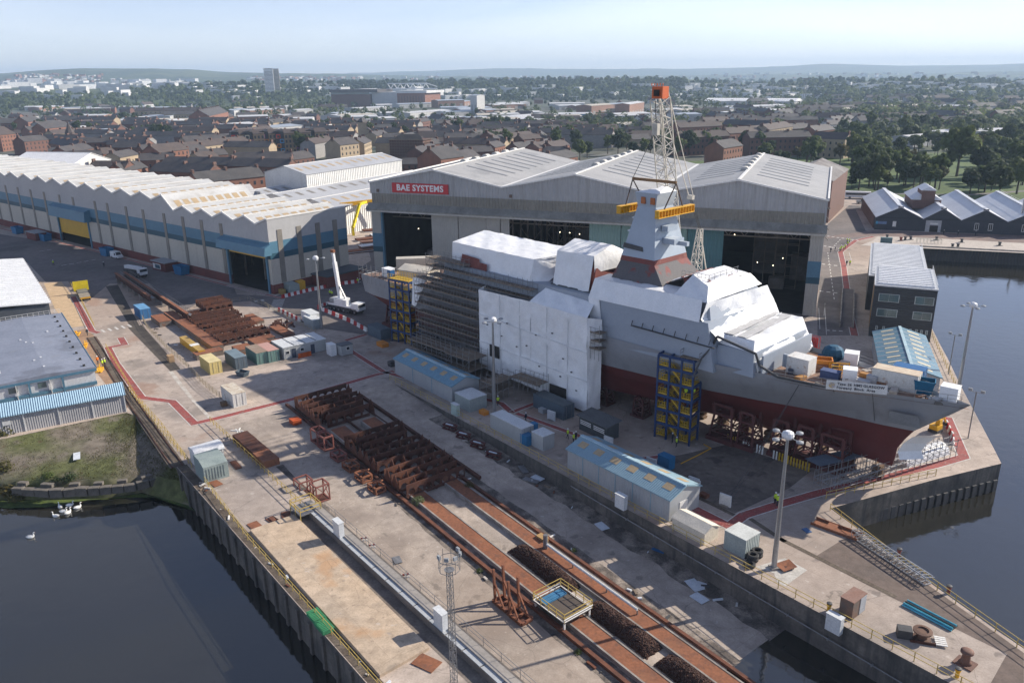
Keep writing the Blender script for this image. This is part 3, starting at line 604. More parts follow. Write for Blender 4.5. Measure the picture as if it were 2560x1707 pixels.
# ---- dark gabled workshops along the far dock quay
dk_wall = mat('dark_brick_wall', (.055,.06,.075), (.045,.05,.062), scale=.4, rough=.85, fine=.2)
pale_roof = mat('pale_sheet_roof', (.58,.60,.64), (.52,.54,.58), scale=.1, rough=.45, fine=.05, stain=[(.15,.6,.1,(.4,.41,.43),.5)])
rd = math.atan2(-.306,.952); r0 = Vector((137.6,298.7,0)); ru = Vector((.952,-.306,0))
lab = ['dark brick workshop with red brick clerestory on its pale roof', 'dark workshop bay with a white framed doorway in its gable', 'dark workshop bay with pale ribbed roof and small white windows', 'dark workshop bay with a slim steel flue on its roof', 'dark workshop bay at the far end of the quay row', 'dark workshop bay beyond the flue, half hidden']
for i in range(5):
    w = [16.2,12.6,15.0,15.5,16.0][i]; o = [0,16.2,28.8,43.8,59.3][i]; p = r0 + ru*o
    t = thing('quay_workshop', lab[i], 'workshop', p, rd, 'dark gabled workshops along the dock quay')
    D_ = 54
    MB().ext([(0,0,0),(w,0,0),(w,0,4.6),(w/2,0,8.6),(0,0,4.6)], (0,D_,0)).build('wall', dk_wall, t)
    for xa, za, xb, zb in ((-.1,4.6,w/2,8.65),(w+.1,4.6,w/2,8.65)):
        MB().ext([(xa,-.3,za),(xb,-.3,zb),(xb,-.3,zb+.2),(xa,-.3,za+.2)], (0,D_+.6,0)).build('roof_slope', pale_roof, t)
    B(w/2-.9,w/2+.9,-.25,0,7.4,9.0).build('gable_cap', dk_wall, t); B(w/2-.7,w/2+.7,3,D_,8.75,9.0).build('ridge_vent', pale_roof, t)
    B(w*.1,w*.9,-.08,0,4.5,4.9).build('string_course', mat('dark_string',(.035,.04,.05),scale=1), t)
    if i == 1:
        B(1.0,6.2,-.3,0,0,4.2).build('door_surround', mat('white_panel',(.45,.46,.48),scale=.5), t); B(2.4,5.2,-.34,-.3,0,2.4).build('doorway', dark_in, t); B(2.4,5.0,-.36,-.3,2.9,3.3).build('name_plate', trim_m, t)
    if i == 0:
        B(.6,3.9,-.1,0,2.2,3.2).build('sign_panel', mat('sign_blue',(.10,.16,.30),(.18,.25,.4),scale=1.5), t); B(.2,.9,-.12,0,2.2,3.2).build('sign_edge', mat('sign_cyan',(.1,.4,.6)), t); B(6,7.2,-.1,0,1.4,3.4).build('window', trim_m, t)
        B(w-2.0,w+8,16,36,6,9.5).build('clerestory_wall', br_red, t); MB().ext([(w-2.6,15.5,9.5),(w+3,15.5,12.6),(w+8.6,15.5,9.5)], (0,21,0)).build('clerestory_roof', pale_roof, t)
        B(w+.8,w+5.4,15,26,9.5,13.2).build('clerestory_wall', br_red, t); MB().ext([(w+.3,14.6,13.2),(w+3.1,14.6,14.8),(w+5.9,14.6,13.2)], (0,12,0)).build('clerestory_roof', pale_roof, t)
        B(-.2,0,4,50,0,4.5).build('side_panel', br_red, t)
    if i >= 2:
        for xx in (w*.35, w*.65):
            f = B(xx-.7,xx+.7,-.06,0,1.2,3.8).build('window', trim_m, t); B(xx-.55,xx-.06,-.08,-.06,1.35,3.65).build('pane', dark_in, f); B(xx+.06,xx+.55,-.08,-.06,1.35,3.65).build('pane', dark_in, f)
    if i == 3: MB().tube((5,4,5.5),(5,4,12.5),.38,10).build('flue', mat('steel_flue',(.35,.36,.38),metal=.6,rough=.4,scale=1), t)
    if i in (3,4):
        mm = MB()
        for k in range(9): mm.bar((w/2,2+k*6,8.9),(w/2,2+k*6,10.0),.06)
        for z in (9.5,10): mm.bar((w/2,2,z),(w/2,50,z),.05)
        mm.build('roof_railing', trim_m, t)

# ---- dark office building on the quay
off_w = mat('dark_office_cladding', (.045,.05,.055), (.038,.042,.047), scale=.3, rough=.55, rib=(2,.5,.25))
win_g = mat('office_glass', (.10,.15,.15), (.07,.11,.115), scale=.5, rough=.08, spec=.8)
wht = mat('white_metal', (.72,.73,.74), (.66,.67,.68), scale=.3, rough=.45)
ou = Vector((.913,-.408,0)); orz = math.atan2(ou.y, ou.x)
def office(loc, W, D, Hh, label, wins):
    t = thing('office_block', label, 'office', loc, orz)
    B(0,W,0,D,0,Hh).build('wall', off_w, t)
    B(-.12,W+.12,-.12,D+.12,Hh,Hh+.25).build('roof_deck', mat('office_roof',(.50,.52,.55),(.45,.47,.5),scale=.3,rough=.5), t)
    n = int(D/1.75)
    for i in range(n):
        y = .7+i*1.75; MB().ext([(.6,y,Hh+.27),(.6,y+1.2,Hh+.27),(.6,y+.95,Hh+.62),(.6,y+.25,Hh+.62)], (W-1.2,0,0)).build('roof_cassette', wht, t)
    mm = MB()
    for k in range(12): mm.bar((.15+k*(W-.3)/11,.15,Hh+.2),(.15+k*(W-.3)/11,.15,Hh+1.2),.05)
    mm.bar((.15,.15,Hh+1.2),(W-.15,.15,Hh+1.2),.05)
    for k in range(14): mm.bar((W-.15,.15+k*(D-.3)/13,Hh+.2),(W-.15,.15+k*(D-.3)/13,Hh+1.2),.05)
    mm.bar((W-.15,.15,Hh+1.2),(W-.15,D-.15,Hh+1.2),.05); mm.build('roof_railing', wht, t)
    for (x0,x1,z0,z1,np) in wins:
        f = B(x0,x1,-.05,.02,z0,z1).build('window', mat('window_reveal',(.42,.46,.45),scale=1), t)
        for k in range(np): w_ = (x1-x0-.3)/np; B(x0+.15+k*w_+.03,x0+.15+(k+1)*w_-.03,-.08,-.05,z0+.12,z1-.12).build('pane', win_g, f)
    return t
o1 = office((80.2,170.2,0), 12.4, 20.5, 11.6, 'charcoal clad office block with broad front windows and ribbed white roof', [(1.0,5.2,8.2,10.0,2),(8.2,12.0,8.2,10.0,2),(1.0,5.2,4.8,6.6,2),(8.2,12.0,4.8,6.6,2)] + [(x,x+.5,1.6,2.6,1) for x in (1.2,2.6,5,6.6,8,9.2,10.2,11.2)])
B(-.1,0,4,8,1,11).build('timber_panel', mat('timber_cladding',(.42,.24,.10),(.36,.2,.09),scale=.6), o1)
office((88.3,191.2,0), 13.2, 42, 8.6, 'lower charcoal office wing with ribbed white roof behind the taller block', [])

# ---- blue roofed store on the ship quay
blue_roof = mat('blue_sheet_roof', (.10,.21,.29), (.085,.18,.255), scale=.15, rough=.5, fine=.05)
bst = gable_shed('blue_roof_store', 'long store with blue roof and rows of cream rooflights on the ship quay', 'store', (77.0,133.6,0), math.atan2(24.2,9.0), 25.6, 9.6, 3.9, 5.3, mat('grey_sheet_wall',(.42,.44,.46),(.38,.4,.42),scale=.3,rib=(0,.6,.3)), blue_roof, (9,.75,.25,.72), mat('cream_rooflight',(.62,.55,.40),(.56,.5,.37),scale=.6), mat('pale_blue_cap',(.40,.55,.62),scale=.5))
for i in range(8):
    x = 25.6*(i+1)/9
    for a, b in ((-.3,4.8),(9.9,4.8)): MB().bar((x,a,4.05),(x,b,5.5),.1,.06).build('roof_seam', trim_m, bst)

# ---- buildings at left edge of the yard
ww = thing('white_roof_store', 'grey walled store with bright white ribbed roof by the gravel strip', 'store', (-111.0,184.6,0), math.atan2(43.6,-31), None)
B(0,62,0,30,0,6.0).build('wall', mat('charcoal_wall',(.085,.095,.11),(.07,.08,.095),scale=.3,rib=(0,3.0,.3)), ww)
MB().ext([(-.4,-.4,6.0),(-.4,15,7.2),(-.4,30.4,6.0),(-.4,30.4,6.25),(-.4,15,7.45),(-.4,-.4,6.25)], (62.8,0,0)).build('roof', wht, ww)
for i in range(26):
    x = .4+i*2.4; MB().ext([(x,-.55,6.2),(x,15,7.45),(x,15,7.62),(x,-.55,6.38)], (.5,0,0)).build('roof_rib', wht, ww)
for y in (4,9,14,19): B(-.06,0,y,y+2.2,2.2,3.8).build('window', dark_in, ww)
gg = thing('grey_flat_roof_store', 'flat grey felt roofed store with white walls and teal trim by the rail track', 'store', (-80.3,143.8,0), math.atan2(40.3,-28.5), None)
felt = mat('grey_felt_roof', (.235,.26,.325), (.20,.225,.285), scale=.2, rough=.7, fine=.1, stain=[(.5,.62,.06,(.22,.235,.27),.5),(.12,.6,.06,(.12,.13,.16),.5)])
wp_ = mat('white_wall_panel', (.60,.62,.64), (.55,.57,.59), scale=.3, rough=.6, streak=((.6,.6,.05),.58,(.42,.41,.4),.4))
B(0,46,0,16.5,0,4.0).build('wall', wp_, gg); MB().ext([(-.3,-.3,4.0),(-.3,16.8,4.0),(-.3,16.8,4.35),(-.3,8,4.75),(-.3,-.3,4.35)], (46.6,0,0)).build('roof', felt, gg)
B(-.34,-.1,-.35,16.85,3.55,4.05).build('fascia', tealb, gg); B(-.36,-.1,-.05,16.6,.9,1.5).build('teal_band', tealb, gg); B(-.1,46.4,-.42,-.3,3.9,4.42).build('fascia', tealb, gg)
for y in (5.4,10.9): B(-.4,-.1,y,y+.35,0,3.6).build('pilaster', tealb, gg); B(-.5,-.1,y+2.2,y+2.32,0,3.6).build('drainpipe', trim_m, gg)
for y in (8.3,13): B(-.14,0,y,y+1.4,2.2,3.2).build('window', win_g, gg)
for i in range(10): B(1+i*4.6,1.5+i*4.6,1.3,1.7,4.4,4.75).build('roof_vent', dark_in, gg); 
for i in range(9): x, y = rnd.uniform(4,40), rnd.uniform(4,15); B(x,x+.35,y,y+.35,4.4,4.85).build('roof_vent', wht, gg)
mm = MB()
for k in range(16): mm.bar((45.6,k*1.1,4.4),(45.6,k*1.1,5.5),.06)
mm.bar((45.6,0,5.5),(45.6,16.5,5.5),.06); mm.bar((45.6,0,5.0),(45.6,16.5,5.0),.05); mm.build('roof_railing', trim_m, gg)
lt = thing('lean_to_store', 'long low lean-to with pale blue roof above corrugated grey wall beside the grass', 'store', (-69.3,131.9,0), math.atan2(-12.9,-21.8), None)
lb = mat('sky_blue_roof', (.30,.45,.56), (.27,.41,.52), scale=.2, rough=.5, rib=(0,.35,.5), fine=.06)
lw = mat('corrugated_wall', (.44,.44,.46), (.38,.38,.40), scale=.2, rough=.5, rib=(0,.36,.9), fine=.06)
B(0,46,-3.6,0,0,3.3).build('wall', lw, lt); MB().ext([(-.3,.25,3.2),(-.3,-2.4,4.7),(-.3,-3.9,3.3),(-.3,-3.9,3.45),(-.3,-2.4,4.9),(-.3,.25,3.38)], (46.6,0,0)).build('roof', lb, lt)
for i in range(9): x = 2.4+i*4.9; MB().ext([(x,-.9,3.92),(x,-1.9,4.5),(x,-1.9,4.54),(x,-.9,3.96)], (1.1,0,0)).build('rooflight', tanp, lt)
for i in range(9): x = i*5.2; B(x-.08,x+.08,-.02,.08,0,3.2).build('wall_seam', trim_m, lt)
B(17.5,18.7,.02,.06,1.7,2.4).build('notice', trim_m, lt)

# ================================================================== WARSHIP ON THE HARDSTANDING
C0 = Vector((56.2, 101.8, 0)); SHA = math.atan2(-.719, .695)
def SP(a, off, z=0.0):   # along (bow +), off (towards the slipway +)
    return Vector((C0.x + .695*a - .719*off, C0.y - .719*a - .695*off, z))
hull_g = mat('hull_grey', (.29,.305,.335), (.27,.285,.315), scale=.15, rough=.5, fine=.03, stain=[(.3,.6,.08,(.22,.23,.245),.5),(.9,.64,.05,(.31,.32,.33),.35)], streak=((.5,.5,.12),.54,(.20,.205,.215),.45), joints=(0,7.5,2.6,(.86,.86,.86),.012))
hull_l = mat('superstructure_grey', (.305,.345,.405), (.285,.325,.385), scale=.2, rough=.5, fine=.03)
hull_r = mat('antifouling_red', (.115,.02,.02), (.095,.018,.018), scale=.3, rough=.6, fine=.06)
primer = mat('red_primer', (.20,.06,.05), (.16,.05,.045), scale=.6, rough=.8, fine=.1, stain=[(.8,.6,.06,(.26,.12,.10),.5)])
deck_m = mat('primed_deck', (.27,.16,.11), (.20,.13,.10), scale=.5, rough=.9, fine=.2, stain=[(1.2,.6,.06,(.4,.34,.28),.6)])
dark_st = mat('dark_steel', (.07,.07,.072), (.05,.05,.052), scale=1, rough=.6)
galv = mat('galvanised_tube', (.26,.26,.265), (.20,.20,.205), scale=1, rough=.45, metal=.4)
board_m = mat('scaffold_board', (.22,.17,.125), (.16,.125,.095), scale=.8, rough=.95)
wrap_m = mat('shrink_wrap', (.84,.85,.86), (.77,.785,.80), scale=.45, rough=.5, fine=.05, bump=.8, stain=[(.5,.62,.1,(.72,.725,.73),.4)], streak=((1.6,1.6,.15),.56,(.70,.705,.71),.4))
wrap_s = mat('wrap_seam', (.70,.71,.72), (.66,.67,.68), scale=1, rough=.5)
ship = thing('warship', 'grey warship under construction with dark red underside on the quay', 'ship', C0, SHA)
def interp(tb, s):
    for (a,b),(c,d) in zip(tb, tb[1:]):
        if a <= s <= c: return b + (d-b)*(s-a)/(c-a)
    return tb[-1][1]
LV = [(2.2,-2.2,[(0,.05),(12,.35),(25,1.2),(40,4),(55,6.5),(119,6.0)]), (3.2,-2.0,[(0,.05),(10,.7),(22,2.4),(35,5.0),(50,7.6),(119,7.4)]), (5.2,-1.8,[(0,.05),(10,1.0),(20,3.2),(35,6.0),(50,8.4),(119,8.6)]),
 (6.8,-1.0,[(0,.05),(8,1.3),(20,4.1),(35,7.2),(50,8.8),(119,9.1)]), (8.4,0,[(0,.05),(4,1.0),(8.3,1.6),(13.6,2.7),(21.3,5.0),(29.6,7.0),(48.6,9.1),(60,9.6),(121,9.6)]), (11,2.9,[(0,.05),(6,1.9),(13,4.1),(24,7.2),(33,9),(50,10),(124,10.0)]),
 (12.6,4.7,[(0,.05),(7,2.6),(15,5.7),(26,8.4),(34,10.0),(52,10.4),(126,10.3)]), (14.2,6.4,[(0,.05),(8.9,3.3),(16.9,6.7),(27.4,8.6),(36,10.2),(52,10.35),(127,10.2)])]
XE = -120.5; NS = 44
def hull_pt(i, k, side):
    z, xs, tb = LV[i]; f = (k/NS)**1.25; s = f*(xs-XE); x = xs - s; b = interp(tb, s)
    if x < -88: z = max(z, 2.2 + 6.6*((-88-x)/32.5)**1.4 + .0*i) if i < 5 else z
    if x < -96 and i == 7: z = 13.0
    if x < -96 and i == 6: z = 12.3
    return (x, side*b, z)
def loft(i0, i1):
    mm = MB()
    for side in (-1, 1):
        b = len(mm.v); n = i1-i0+1
        for k in range(NS+1):
            for i in range(i0, i1+1): mm.v.append(hull_pt(i, k, side))
        for k in range(NS):
            for i in range(n-1): mm.f.append((b+k*n+i, b+(k+1)*n+i, b+(k+1)*n+i+1, b+k*n+i+1))
    # transom and stem closing
    n = i1-i0+1; m_ = (NS+1)*n
    for i in range(n-1):
        a = NS*n+i; mm.f.append((a, m_+a, m_+a+1, a+1)); mm.f.append((i, m_+i, m_+i+1, i+1))
    return mm, n, m_
mm, n, m_ = loft(0, 4)
for k in range(NS): mm.f.append((k*n, (k+1)*n, m_+(k+1)*n, m_+k*n))
mm.build('underwater_hull', hull_r, ship, smooth=False)
mm, n, m_ = loft(4, 7); o = mm.build('hull', hull_g, ship)
for q in o.data.polygons: q.use_smooth = True
# decks
fd = MB(); N2 = NS
pts = [hull_pt(7, k, 1) for k in range(NS+1)]
A_ = [(x, y-.15 if y > .3 else y, 13.55) for x, y, z in pts if x > -97]; fd.v = A_ + [(x,-y,z) for x,y,z in A_]; n = len(A_)
fd.f = [(i,i+1,n+i+1,n+i) for i in range(n-1)]; fd.build('foredeck', deck_m, ship)
fd = MB(); A_ = [(x, y, 12.75) for x, y, z in pts if x <= -94]; fd.v = A_ + [(x,-y,z) for x,y,z in A_]; n = len(A_); fd.f = [(i,i+1,n+i+1,n+i) for i in range(n-1)]; fd.build('flight_deck', deck_m, ship)
# superstructure
def block(name, x0, x1, w0, w1, z0, z1, rake0=0, rake1=0, m=hull_l, par=ship):
    mm = MB(); mm.add([(x0,-w0,z0),(x1,-w0,z0),(x1,w0,z0),(x0,w0,z0),(x0+rake0,-w1,z1),(x1-rake1,-w1,z1),(x1-rake1,w1,z1),(x0+rake0,w1,z1)], [(3,2,1,0),(4,5,6,7),(0,1,5,4),(1,2,6,5),(2,3,7,6),(3,0,4,7)])
    return mm.build(name, m, par)
sup = block('superstructure', -92, -26.2, 10.3, 9.45, 13.0, 20.3, 1.5, 2.0)
block('forward_block', -27, -20.3, 9.0, 8.2, 13.4, 16.9, 0, .6)
block('hangar', -89, -65.5, 7.6, 6.8, 20.0, 22.6, .6, .6, primer)
mm = MB(); mm.bar((-42,-10.25,17.2),(-26.5,-9.95,16.8),.35,.12)
for k in range(8): xx = -42+k*2.1; mm.bar((xx,-10.3,17.2),(xx,-9.95,18.0),.1)
mm.build('side_ledge', dark_st, ship)
for x in (-12.6,-9.7,-5.0): MB().bar((x,-interp(LV[4][2],-x)-.02,8.6),(x+.3,-interp(LV[7][2],6.4-x)-.0,14.0),.05).build('weld_line', dark_st, ship)
mm = MB()
for (xx, zz_) in ((-1.2,10.2),): pass
mm.add([(-2.6,-3.0,11.6),(1.0,-2.05,11.5),(1.2,-1.35,9.6),(-2.8,-2.3,9.6)], [(0,1,2,3)]); mm.add([(-2.6,-2.7,11.55),(1.0,-1.8,11.45)],[])
mm.build('anchor_pocket', mat('pocket_grey',(.22,.235,.255),scale=.4), ship)
# bulwark rail
mm = MB()
for k in range(0, NS+1):
    x, y, z = hull_pt(7, k, -1)
    if -20 < x < 5.5: mm.bar((x,y+.15,14.1),(x,y+.15,15.2),.05)
ps = [hull_pt(7,k,-1) for k in range(NS+1)]; ps = [p for p in ps if -20 < p[0] < 5.8]
for z in (14.65,15.2):
    for a, b in zip(ps, ps[1:]): mm.bar((a[0],a[1]+.15,z),(b[0],b[1]+.15,z),.045)
ps2 = [(x,-y,z) for x,y,z in ps]
for z in (14.65,15.2):
    for a, b in zip(ps2, ps2[1:]): mm.bar((a[0],a[1]-.15,z),(b[0],b[1]-.15,z),.045)
mm.build('deck_rail', galv, ship)['kind'] = 'stuff'
# bow fairing under sheets (white covers by the stem)
fc = thing('bow_fairing_cover', 'curved white sheet wrapped over the foot of the red bow', 'cover', SP(-1.5,0), SHA)
mm = MB(); prof = [(0.2,3.4),(-.25,4.6),(.3,6.0),(1.3,7.3),(2.2,7.9)]
mm.v = [(x,0.15,z) for x,z in prof] + [(x+2.2,3.2,z*.95) for x,z in prof]; mm.f = [(i,i+1,6+i,5+i) for i in range(4)]; mm.build('sheet', wrap_m, fc)

# ---- white sheeted covers
def wrinkle(mm, quad, nu, nv, amp, seed, sag=0.0):
    r2 = random.Random(seed); a, b, c, d = [Vector(p) for p in quad]; nrm = (b-a).cross(d-a).normalized(); base = len(mm.v)
    for j in range(nv+1):
        for i in range(nu+1):
            u, v = i/nu, j/nv; p = a.lerp(b, u).lerp(d.lerp(c, u), v)
            e = 0 if (i in (0,nu) or j in (0,nv)) else 1
            p = p + nrm*(amp*(r2.uniform(-1,1)*.42+.6*math.sin(u*nu*.9+v*4+seed)*math.cos(v*nv*.55-u*5)+.35*math.sin(u*nu*.35+v*nv*.3)))*(.35+.65*e) - Vector((0,0,sag*math.sin(math.pi*u)*e))
            mm.v.append(tuple(p))
    for j in range(nv):
        for i in range(nu): k = base+j*(nu+1)+i; mm.f.append((k,k+1,k+nu+2,k+nu+1))
def cover(name, label, quads, loc=None, m=wrap_m, amp=.12, seams=None):
    t = thing(name, label, 'sheeting', C0, SHA)
    for k, q in enumerate(quads):
        mm = MB(); d1 = (Vector(q[1])-Vector(q[0])).length; d2 = (Vector(q[3])-Vector(q[0])).length
        wrinkle(mm, q, max(4,int(d1/.55)), max(4,int(d2/.55)), amp*1.7, k+len(label))
        mm.build('sheet', m, t, smooth=True, fix=False)
    for a, b in seams or []: MB().bar(a, b, .16, .09).build('seam', wrap_s, t)
    return t
# hull side cover (box-like)
hy = -13.0
q = [[(-76.6,hy,2.0),(-62.5,hy,1.4),(-62.5,hy,17.9),(-76.4,hy,17.7)], [(-62.5,hy,1.4),(-48.8,hy,.4),(-49.2,hy,17.6),(-62.5,hy,17.9)], [(-48.8,hy,.4),(-48.2,-10.2,.6),(-48.0,-10.4,17.0),(-49.2,hy,17.6)], [(-63,hy,17.8),(-49.2,hy,17.5),(-50.5,-9.6,19.2),(-62,-9.6,19.9)], [(-76.5,hy,17.7),(-76.4,-11.2,18.2),(-76.6,-11.2,1.9),(-76.6,hy,2.0)]]
hs = cover('hull_side_cover', 'tall white shrink wrap sheeting hung over the ship side scaffold', q, seams=[((-76.5,hy-.12,12.9),(-49.0,hy-.12,11.4)),((-76.5,hy-.12,7.4),(-48.9,hy-.12,6.2))] + [((x,hy-.12,1.6),(x,hy-.12,17.6)) for x in (-70.5,-65.2,-58.4,-53.4)], amp=.16)
for x, z in ((-74,11.2),(-70,9.8),(-66,8.6),(-61,12),(-60.2,6.2),(-55,5.6),(-57,13.2),(-52.4,7.1),(-51.2,4.0),(-68.5,12.6),(-63.4,9.4),(-54.4,9.1)): B(x-.16,x+.16,hy-.3,hy-.1,z-.08,z+.1).build('tear', dark_st, hs)
B(-73.4,-70.8,hy-.25,hy-.14,5.0,7.4).build('opening', dark_in, hs); B(-57.6,-53.6,hy-.25,hy-.16,1.3,3.6).build('opening', dark_in, hs); B(-61.2,-60.0,hy-.24,hy-.14,2.2,3.8).build('opening', dark_in, hs)
cover('hangar_cover', 'long white shrink wrap roof over the ship hangar', [[(-89.8,-8.2,20.3),(-66.5,-9.6,18.7),(-66.4,-8.1,24.2),(-89.6,-8.1,24.4)], [(-89.6,-8.1,24.4),(-66.4,-8.1,24.2),(-62.6,1.5,24.9),(-90.3,1.5,25.4)], [(-90.3,1.5,25.4),(-62.6,1.5,24.9),(-62,8,22.6),(-90,8,23.0)], [(-66.4,-8.1,24.2),(-66.5,-9.6,18.7),(-64.2,-9.0,19.2),(-63.2,-3,22.2)], [(-66.4,-8.1,24.2),(-63.2,-3,22.2),(-62.6,1.5,24.9),(-63.4,-1,24.6)], [(-89.8,-8.2,20.3),(-89.6,-8.1,24.4),(-90.3,1.5,25.4),(-90,1.5,20)]], amp=.09)
MB().add([(-86.6,-9.05,19.6),(-78.0,-9.55,19.0),(-78.0,-9.25,21.6),(-80.4,-9.1,21.7),(-80.4,-9.05,22.3),(-85.8,-8.85,22.6)], [(0,1,2,3,4,5)]).build('hangar_side_panel', primer, ship)
cover('funnel_cover', 'steep roofed white shrink wrap tent over the ship funnel', [[(-61.6,-8.3,19.4),(-53.0,-8.3,20.6),(-52.8,-7.2,26.7),(-61.4,-7.2,26.5)], [(-61.4,-7.2,26.5),(-52.8,-7.2,26.7),(-53.2,-2.0,27.9),(-61.8,-2.0,27.9)], [(-53.2,-2.0,27.9),(-61.8,-2.0,27.9),(-61.4,5,25),(-53,5,25)], [(-52.8,-7.2,26.7),(-53.0,-6.8,23.6),(-51.6,2.6,24.0),(-53.2,-2.0,27.9)], [(-51.6,2.6,24.0),(-53.2,-2.0,27.9),(-53,5,25),(-52,5,24)]], amp=.08)
block('funnel_block', -61.0, -52.6, 7.6, 6.6, 20.2, 24.4, .2, .2, primer); block('deckhouse', -62, -50, 9.2, 8.2, 18.5, 20.6, 0, 0, mat('deckhouse_grey',(.10,.11,.12),scale=.5))
for x in (-60.6,-57.6,-55.0): B(x,x+1.2,-9.3,-9.2,18.6,20.3).build('white_panel', wrap_m, ship)
cover('waist_cover', 'white shrink wrap along the ship waist above the grey side', [[(-51.8,-9.7,20.0),(-29.6,-9.7,20.2),(-30.2,-8.2,23.3),(-51.6,-8.3,23.2)], [(-51.6,-8.3,23.2),(-30.2,-8.2,23.3),(-31,-4.5,23.7),(-51.4,-4.5,23.4)], [(-51.8,-9.7,20.0),(-51.6,-8.3,23.2),(-51.4,-4.5,23.4),(-51.4,-4.5,20)], [(-50.6,-10.5,15.8),(-48.4,-10.0,15.4),(-49.4,-9.7,20.2),(-51.8,-9.7,20.0)]], amp=.07)
br = [(-39.5,-6.8,23.4),(-30.4,-7.6,23.3)]
cover('bridge_cover', 'bulging bright white shrink wrap over the ship bridge', [[(-35.5,-8.2,23.2),(-29.4,-8.2,23.0),(-30.6,-6.2,25.0),(-34.5,-4.5,26.0)], [(-30.6,-6.2,25.0),(-34.5,-4.5,26.0),(-34.5,4.5,26.0),(-30.6,6.2,25.0)], [(-29.4,-8.2,23.0),(-30.6,-6.2,25.0),(-30.6,6.2,25.0),(-29.4,8.2,23.0)], [(-29.6,-9.3,20.6),(-29.4,-8.2,23.0),(-28.4,8.2,23.0),(-27.6,9.3,20.6)], [(-29.6,-9.3,20.6),(-27.6,9.3,20.6),(-25.9,9.3,17.6),(-26.2,-9.2,17.9)], [(-34.5,-4.5,26.0),(-34.5,4.5,26.0),(-40,5,23.5),(-40,-5,23.5)]], amp=.16)
block('bridge_block', -40, -28.6, 8.0, 7.2, 20.0, 22.8, 0, 1.0)
cover('missile_silo_tent', 'grey and white striped tent sheeting on the ship forward superstructure', [[(-29.9,-7.4,17.0),(-21.0,-8.2,16.9),(-21.6,-7.0,18.4),(-27.4,-7.0,18.3)], [(-27.4,-7.0,18.3),(-21.6,-7.0,18.4),(-22.0,8.6,18.7),(-29.0,8.6,18.5)], [(-21.0,-8.2,16.9),(-21.6,-7.0,18.4),(-22.0,8.6,18.7),(-19.9,8.8,14.6)], [(-21.0,-8.2,16.9),(-19.9,8.8,14.6),(-19.6,8.8,13.8),(-20.2,-8.0,14.0)]], amp=.12)
for k, x in enumerate((-26.9,-24.9,-23.1)): MB().bar((x,-7.1,18.5),(x-.6,8.4,18.75),.12,.1).build('tent_batten', wrap_s, ship)
sheet_grey = mat('tent_grey_panel', (.42,.42,.42), (.5,.5,.5), scale=1.0, rough=.8, bump=.6)
for x0, x1 in ((-27.3,-25.2),(-24.6,-22.9)):
    mm = MB(); wrinkle(mm, [(x0,-6.9,18.53),(x1,-6.9,18.55),(x1-.5,8.2,18.82),(x0-.6,8.2,18.78)], 3, 16, .04, 5); mm.build('tent_panel', sheet_grey, ship, smooth=True, fix=False)
for x in (-18.9,-16.9):
    f = B(x,x+1.3,-3.0,-2.5,14,16.0).build('door_frame', hull_l, ship)
B(-19.9,-19.6,-7.6,7.6,13.6,16.6).build('screen_bulkhead', hull_l, ship)

# ---- mast module and lifting gear
mast_m = mat('mast_blue_grey', (.37,.43,.50), (.34,.40,.47), scale=.5, rough=.45, fine=.03)
mst = thing('ship_mast', 'tall tapering blue grey mast tower with red primed foot held over the ship', 'mast', C0, SHA)
def frustum(name, r0, r1, z0, z1, m, par=mst):
    (a0,a1,b0,b1),(c0,c1,d0,d1) = r0, r1
    return MB().add([(a0,b0,z0),(a1,b0,z0),(a1,b1,z0),(a0,b1,z0),(c0,d0,z1),(c1,d0,z1),(c1,d1,z1),(c0,d1,z1)], [(3,2,1,0),(4,5,6,7),(0,1,5,4),(1,2,6,5),(2,3,7,6),(3,0,4,7)]).build(name, m, par)
redgrey = mat('mast_primer', (.11,.105,.11), (.20,.06,.055), scale=.35, rough=.8, contrast=(.54,.60), fine=.1)
frustum('mast_foot', (-50.6,-36.6,-7.2,6.0), (-48.6,-41.6,-5.2,4.2), 20.6, 26.4, redgrey)
frustum('primed_collar', (-48.65,-41.55,-5.25,4.25), (-48.5,-41.7,-5.1,4.1), 26.4, 27.2, primer)
tw = frustum('mast_tower', (-48.5,-41.7,-5.1,4.1), (-47.3,-43.6,-2.7,2.2), 27.2, 35.4, mast_m)
hd = frustum('mast_head', (-47.3,-43.6,-2.7,2.2), (-47.7,-43.2,-3.0,2.5), 35.4, 37.7, mast_m)
for x in (-46.4,-44.5): B(x,x+.8,-3.1,-2.6,35.9,37.0).build('port_cover', mat('orange_cover',(.45,.15,.05),scale=1), hd)
B(-43.45,-43.15,-1.4,-.6,35.9,37.0).build('port_cover', mat('orange_cover',()), hd) if False else None
MB().add([(-47.7,-3.0,37.72),(-43.2,-3.0,37.72),(-43.2,2.5,37.72),(-47.7,2.5,37.72),(-45,-1,38.3),(-44.2,1,38.5)], [(0,1,4),(1,2,5,4),(2,3,5),(3,0,4,5)]).build('top_sheet', wrap_m, mst)
for z, s_ in ((33.2,1),(31.0,1.1),(28.4,1.3)):
    f = (z-27.2)/8.2; x0 = -48.5+f*1.2
    MB().add([(x0,-4.6+f*2,z),(x0-1.0*s_,-4.0+f*2,z),(x0-1.0*s_,-1,z),(x0,-1,z),(x0,-4.6+f*2,z+.5),(x0-.9*s_,-4+f*2,z+.15),(x0-.9*s_,-1,z+.15),(x0,-1,z+.5)],[(3,2,1,0),(4,5,6,7),(0,1,5,4),(1,2,6,5),(2,3,7,6),(3,0,4,7)]).build('sponson', mast_m, mst)
for z, x0, w in ((29.6,-42.2,2.2),(31.6,-42.6,1.2)):
    B(x0,x0+w,-2.2,.6,z,z+.9).build('sponson', mast_m, mst)
B(-42.1,-38.4,-.9,-.2,29.4,30.1).build('yard_arm', mast_m, mst)
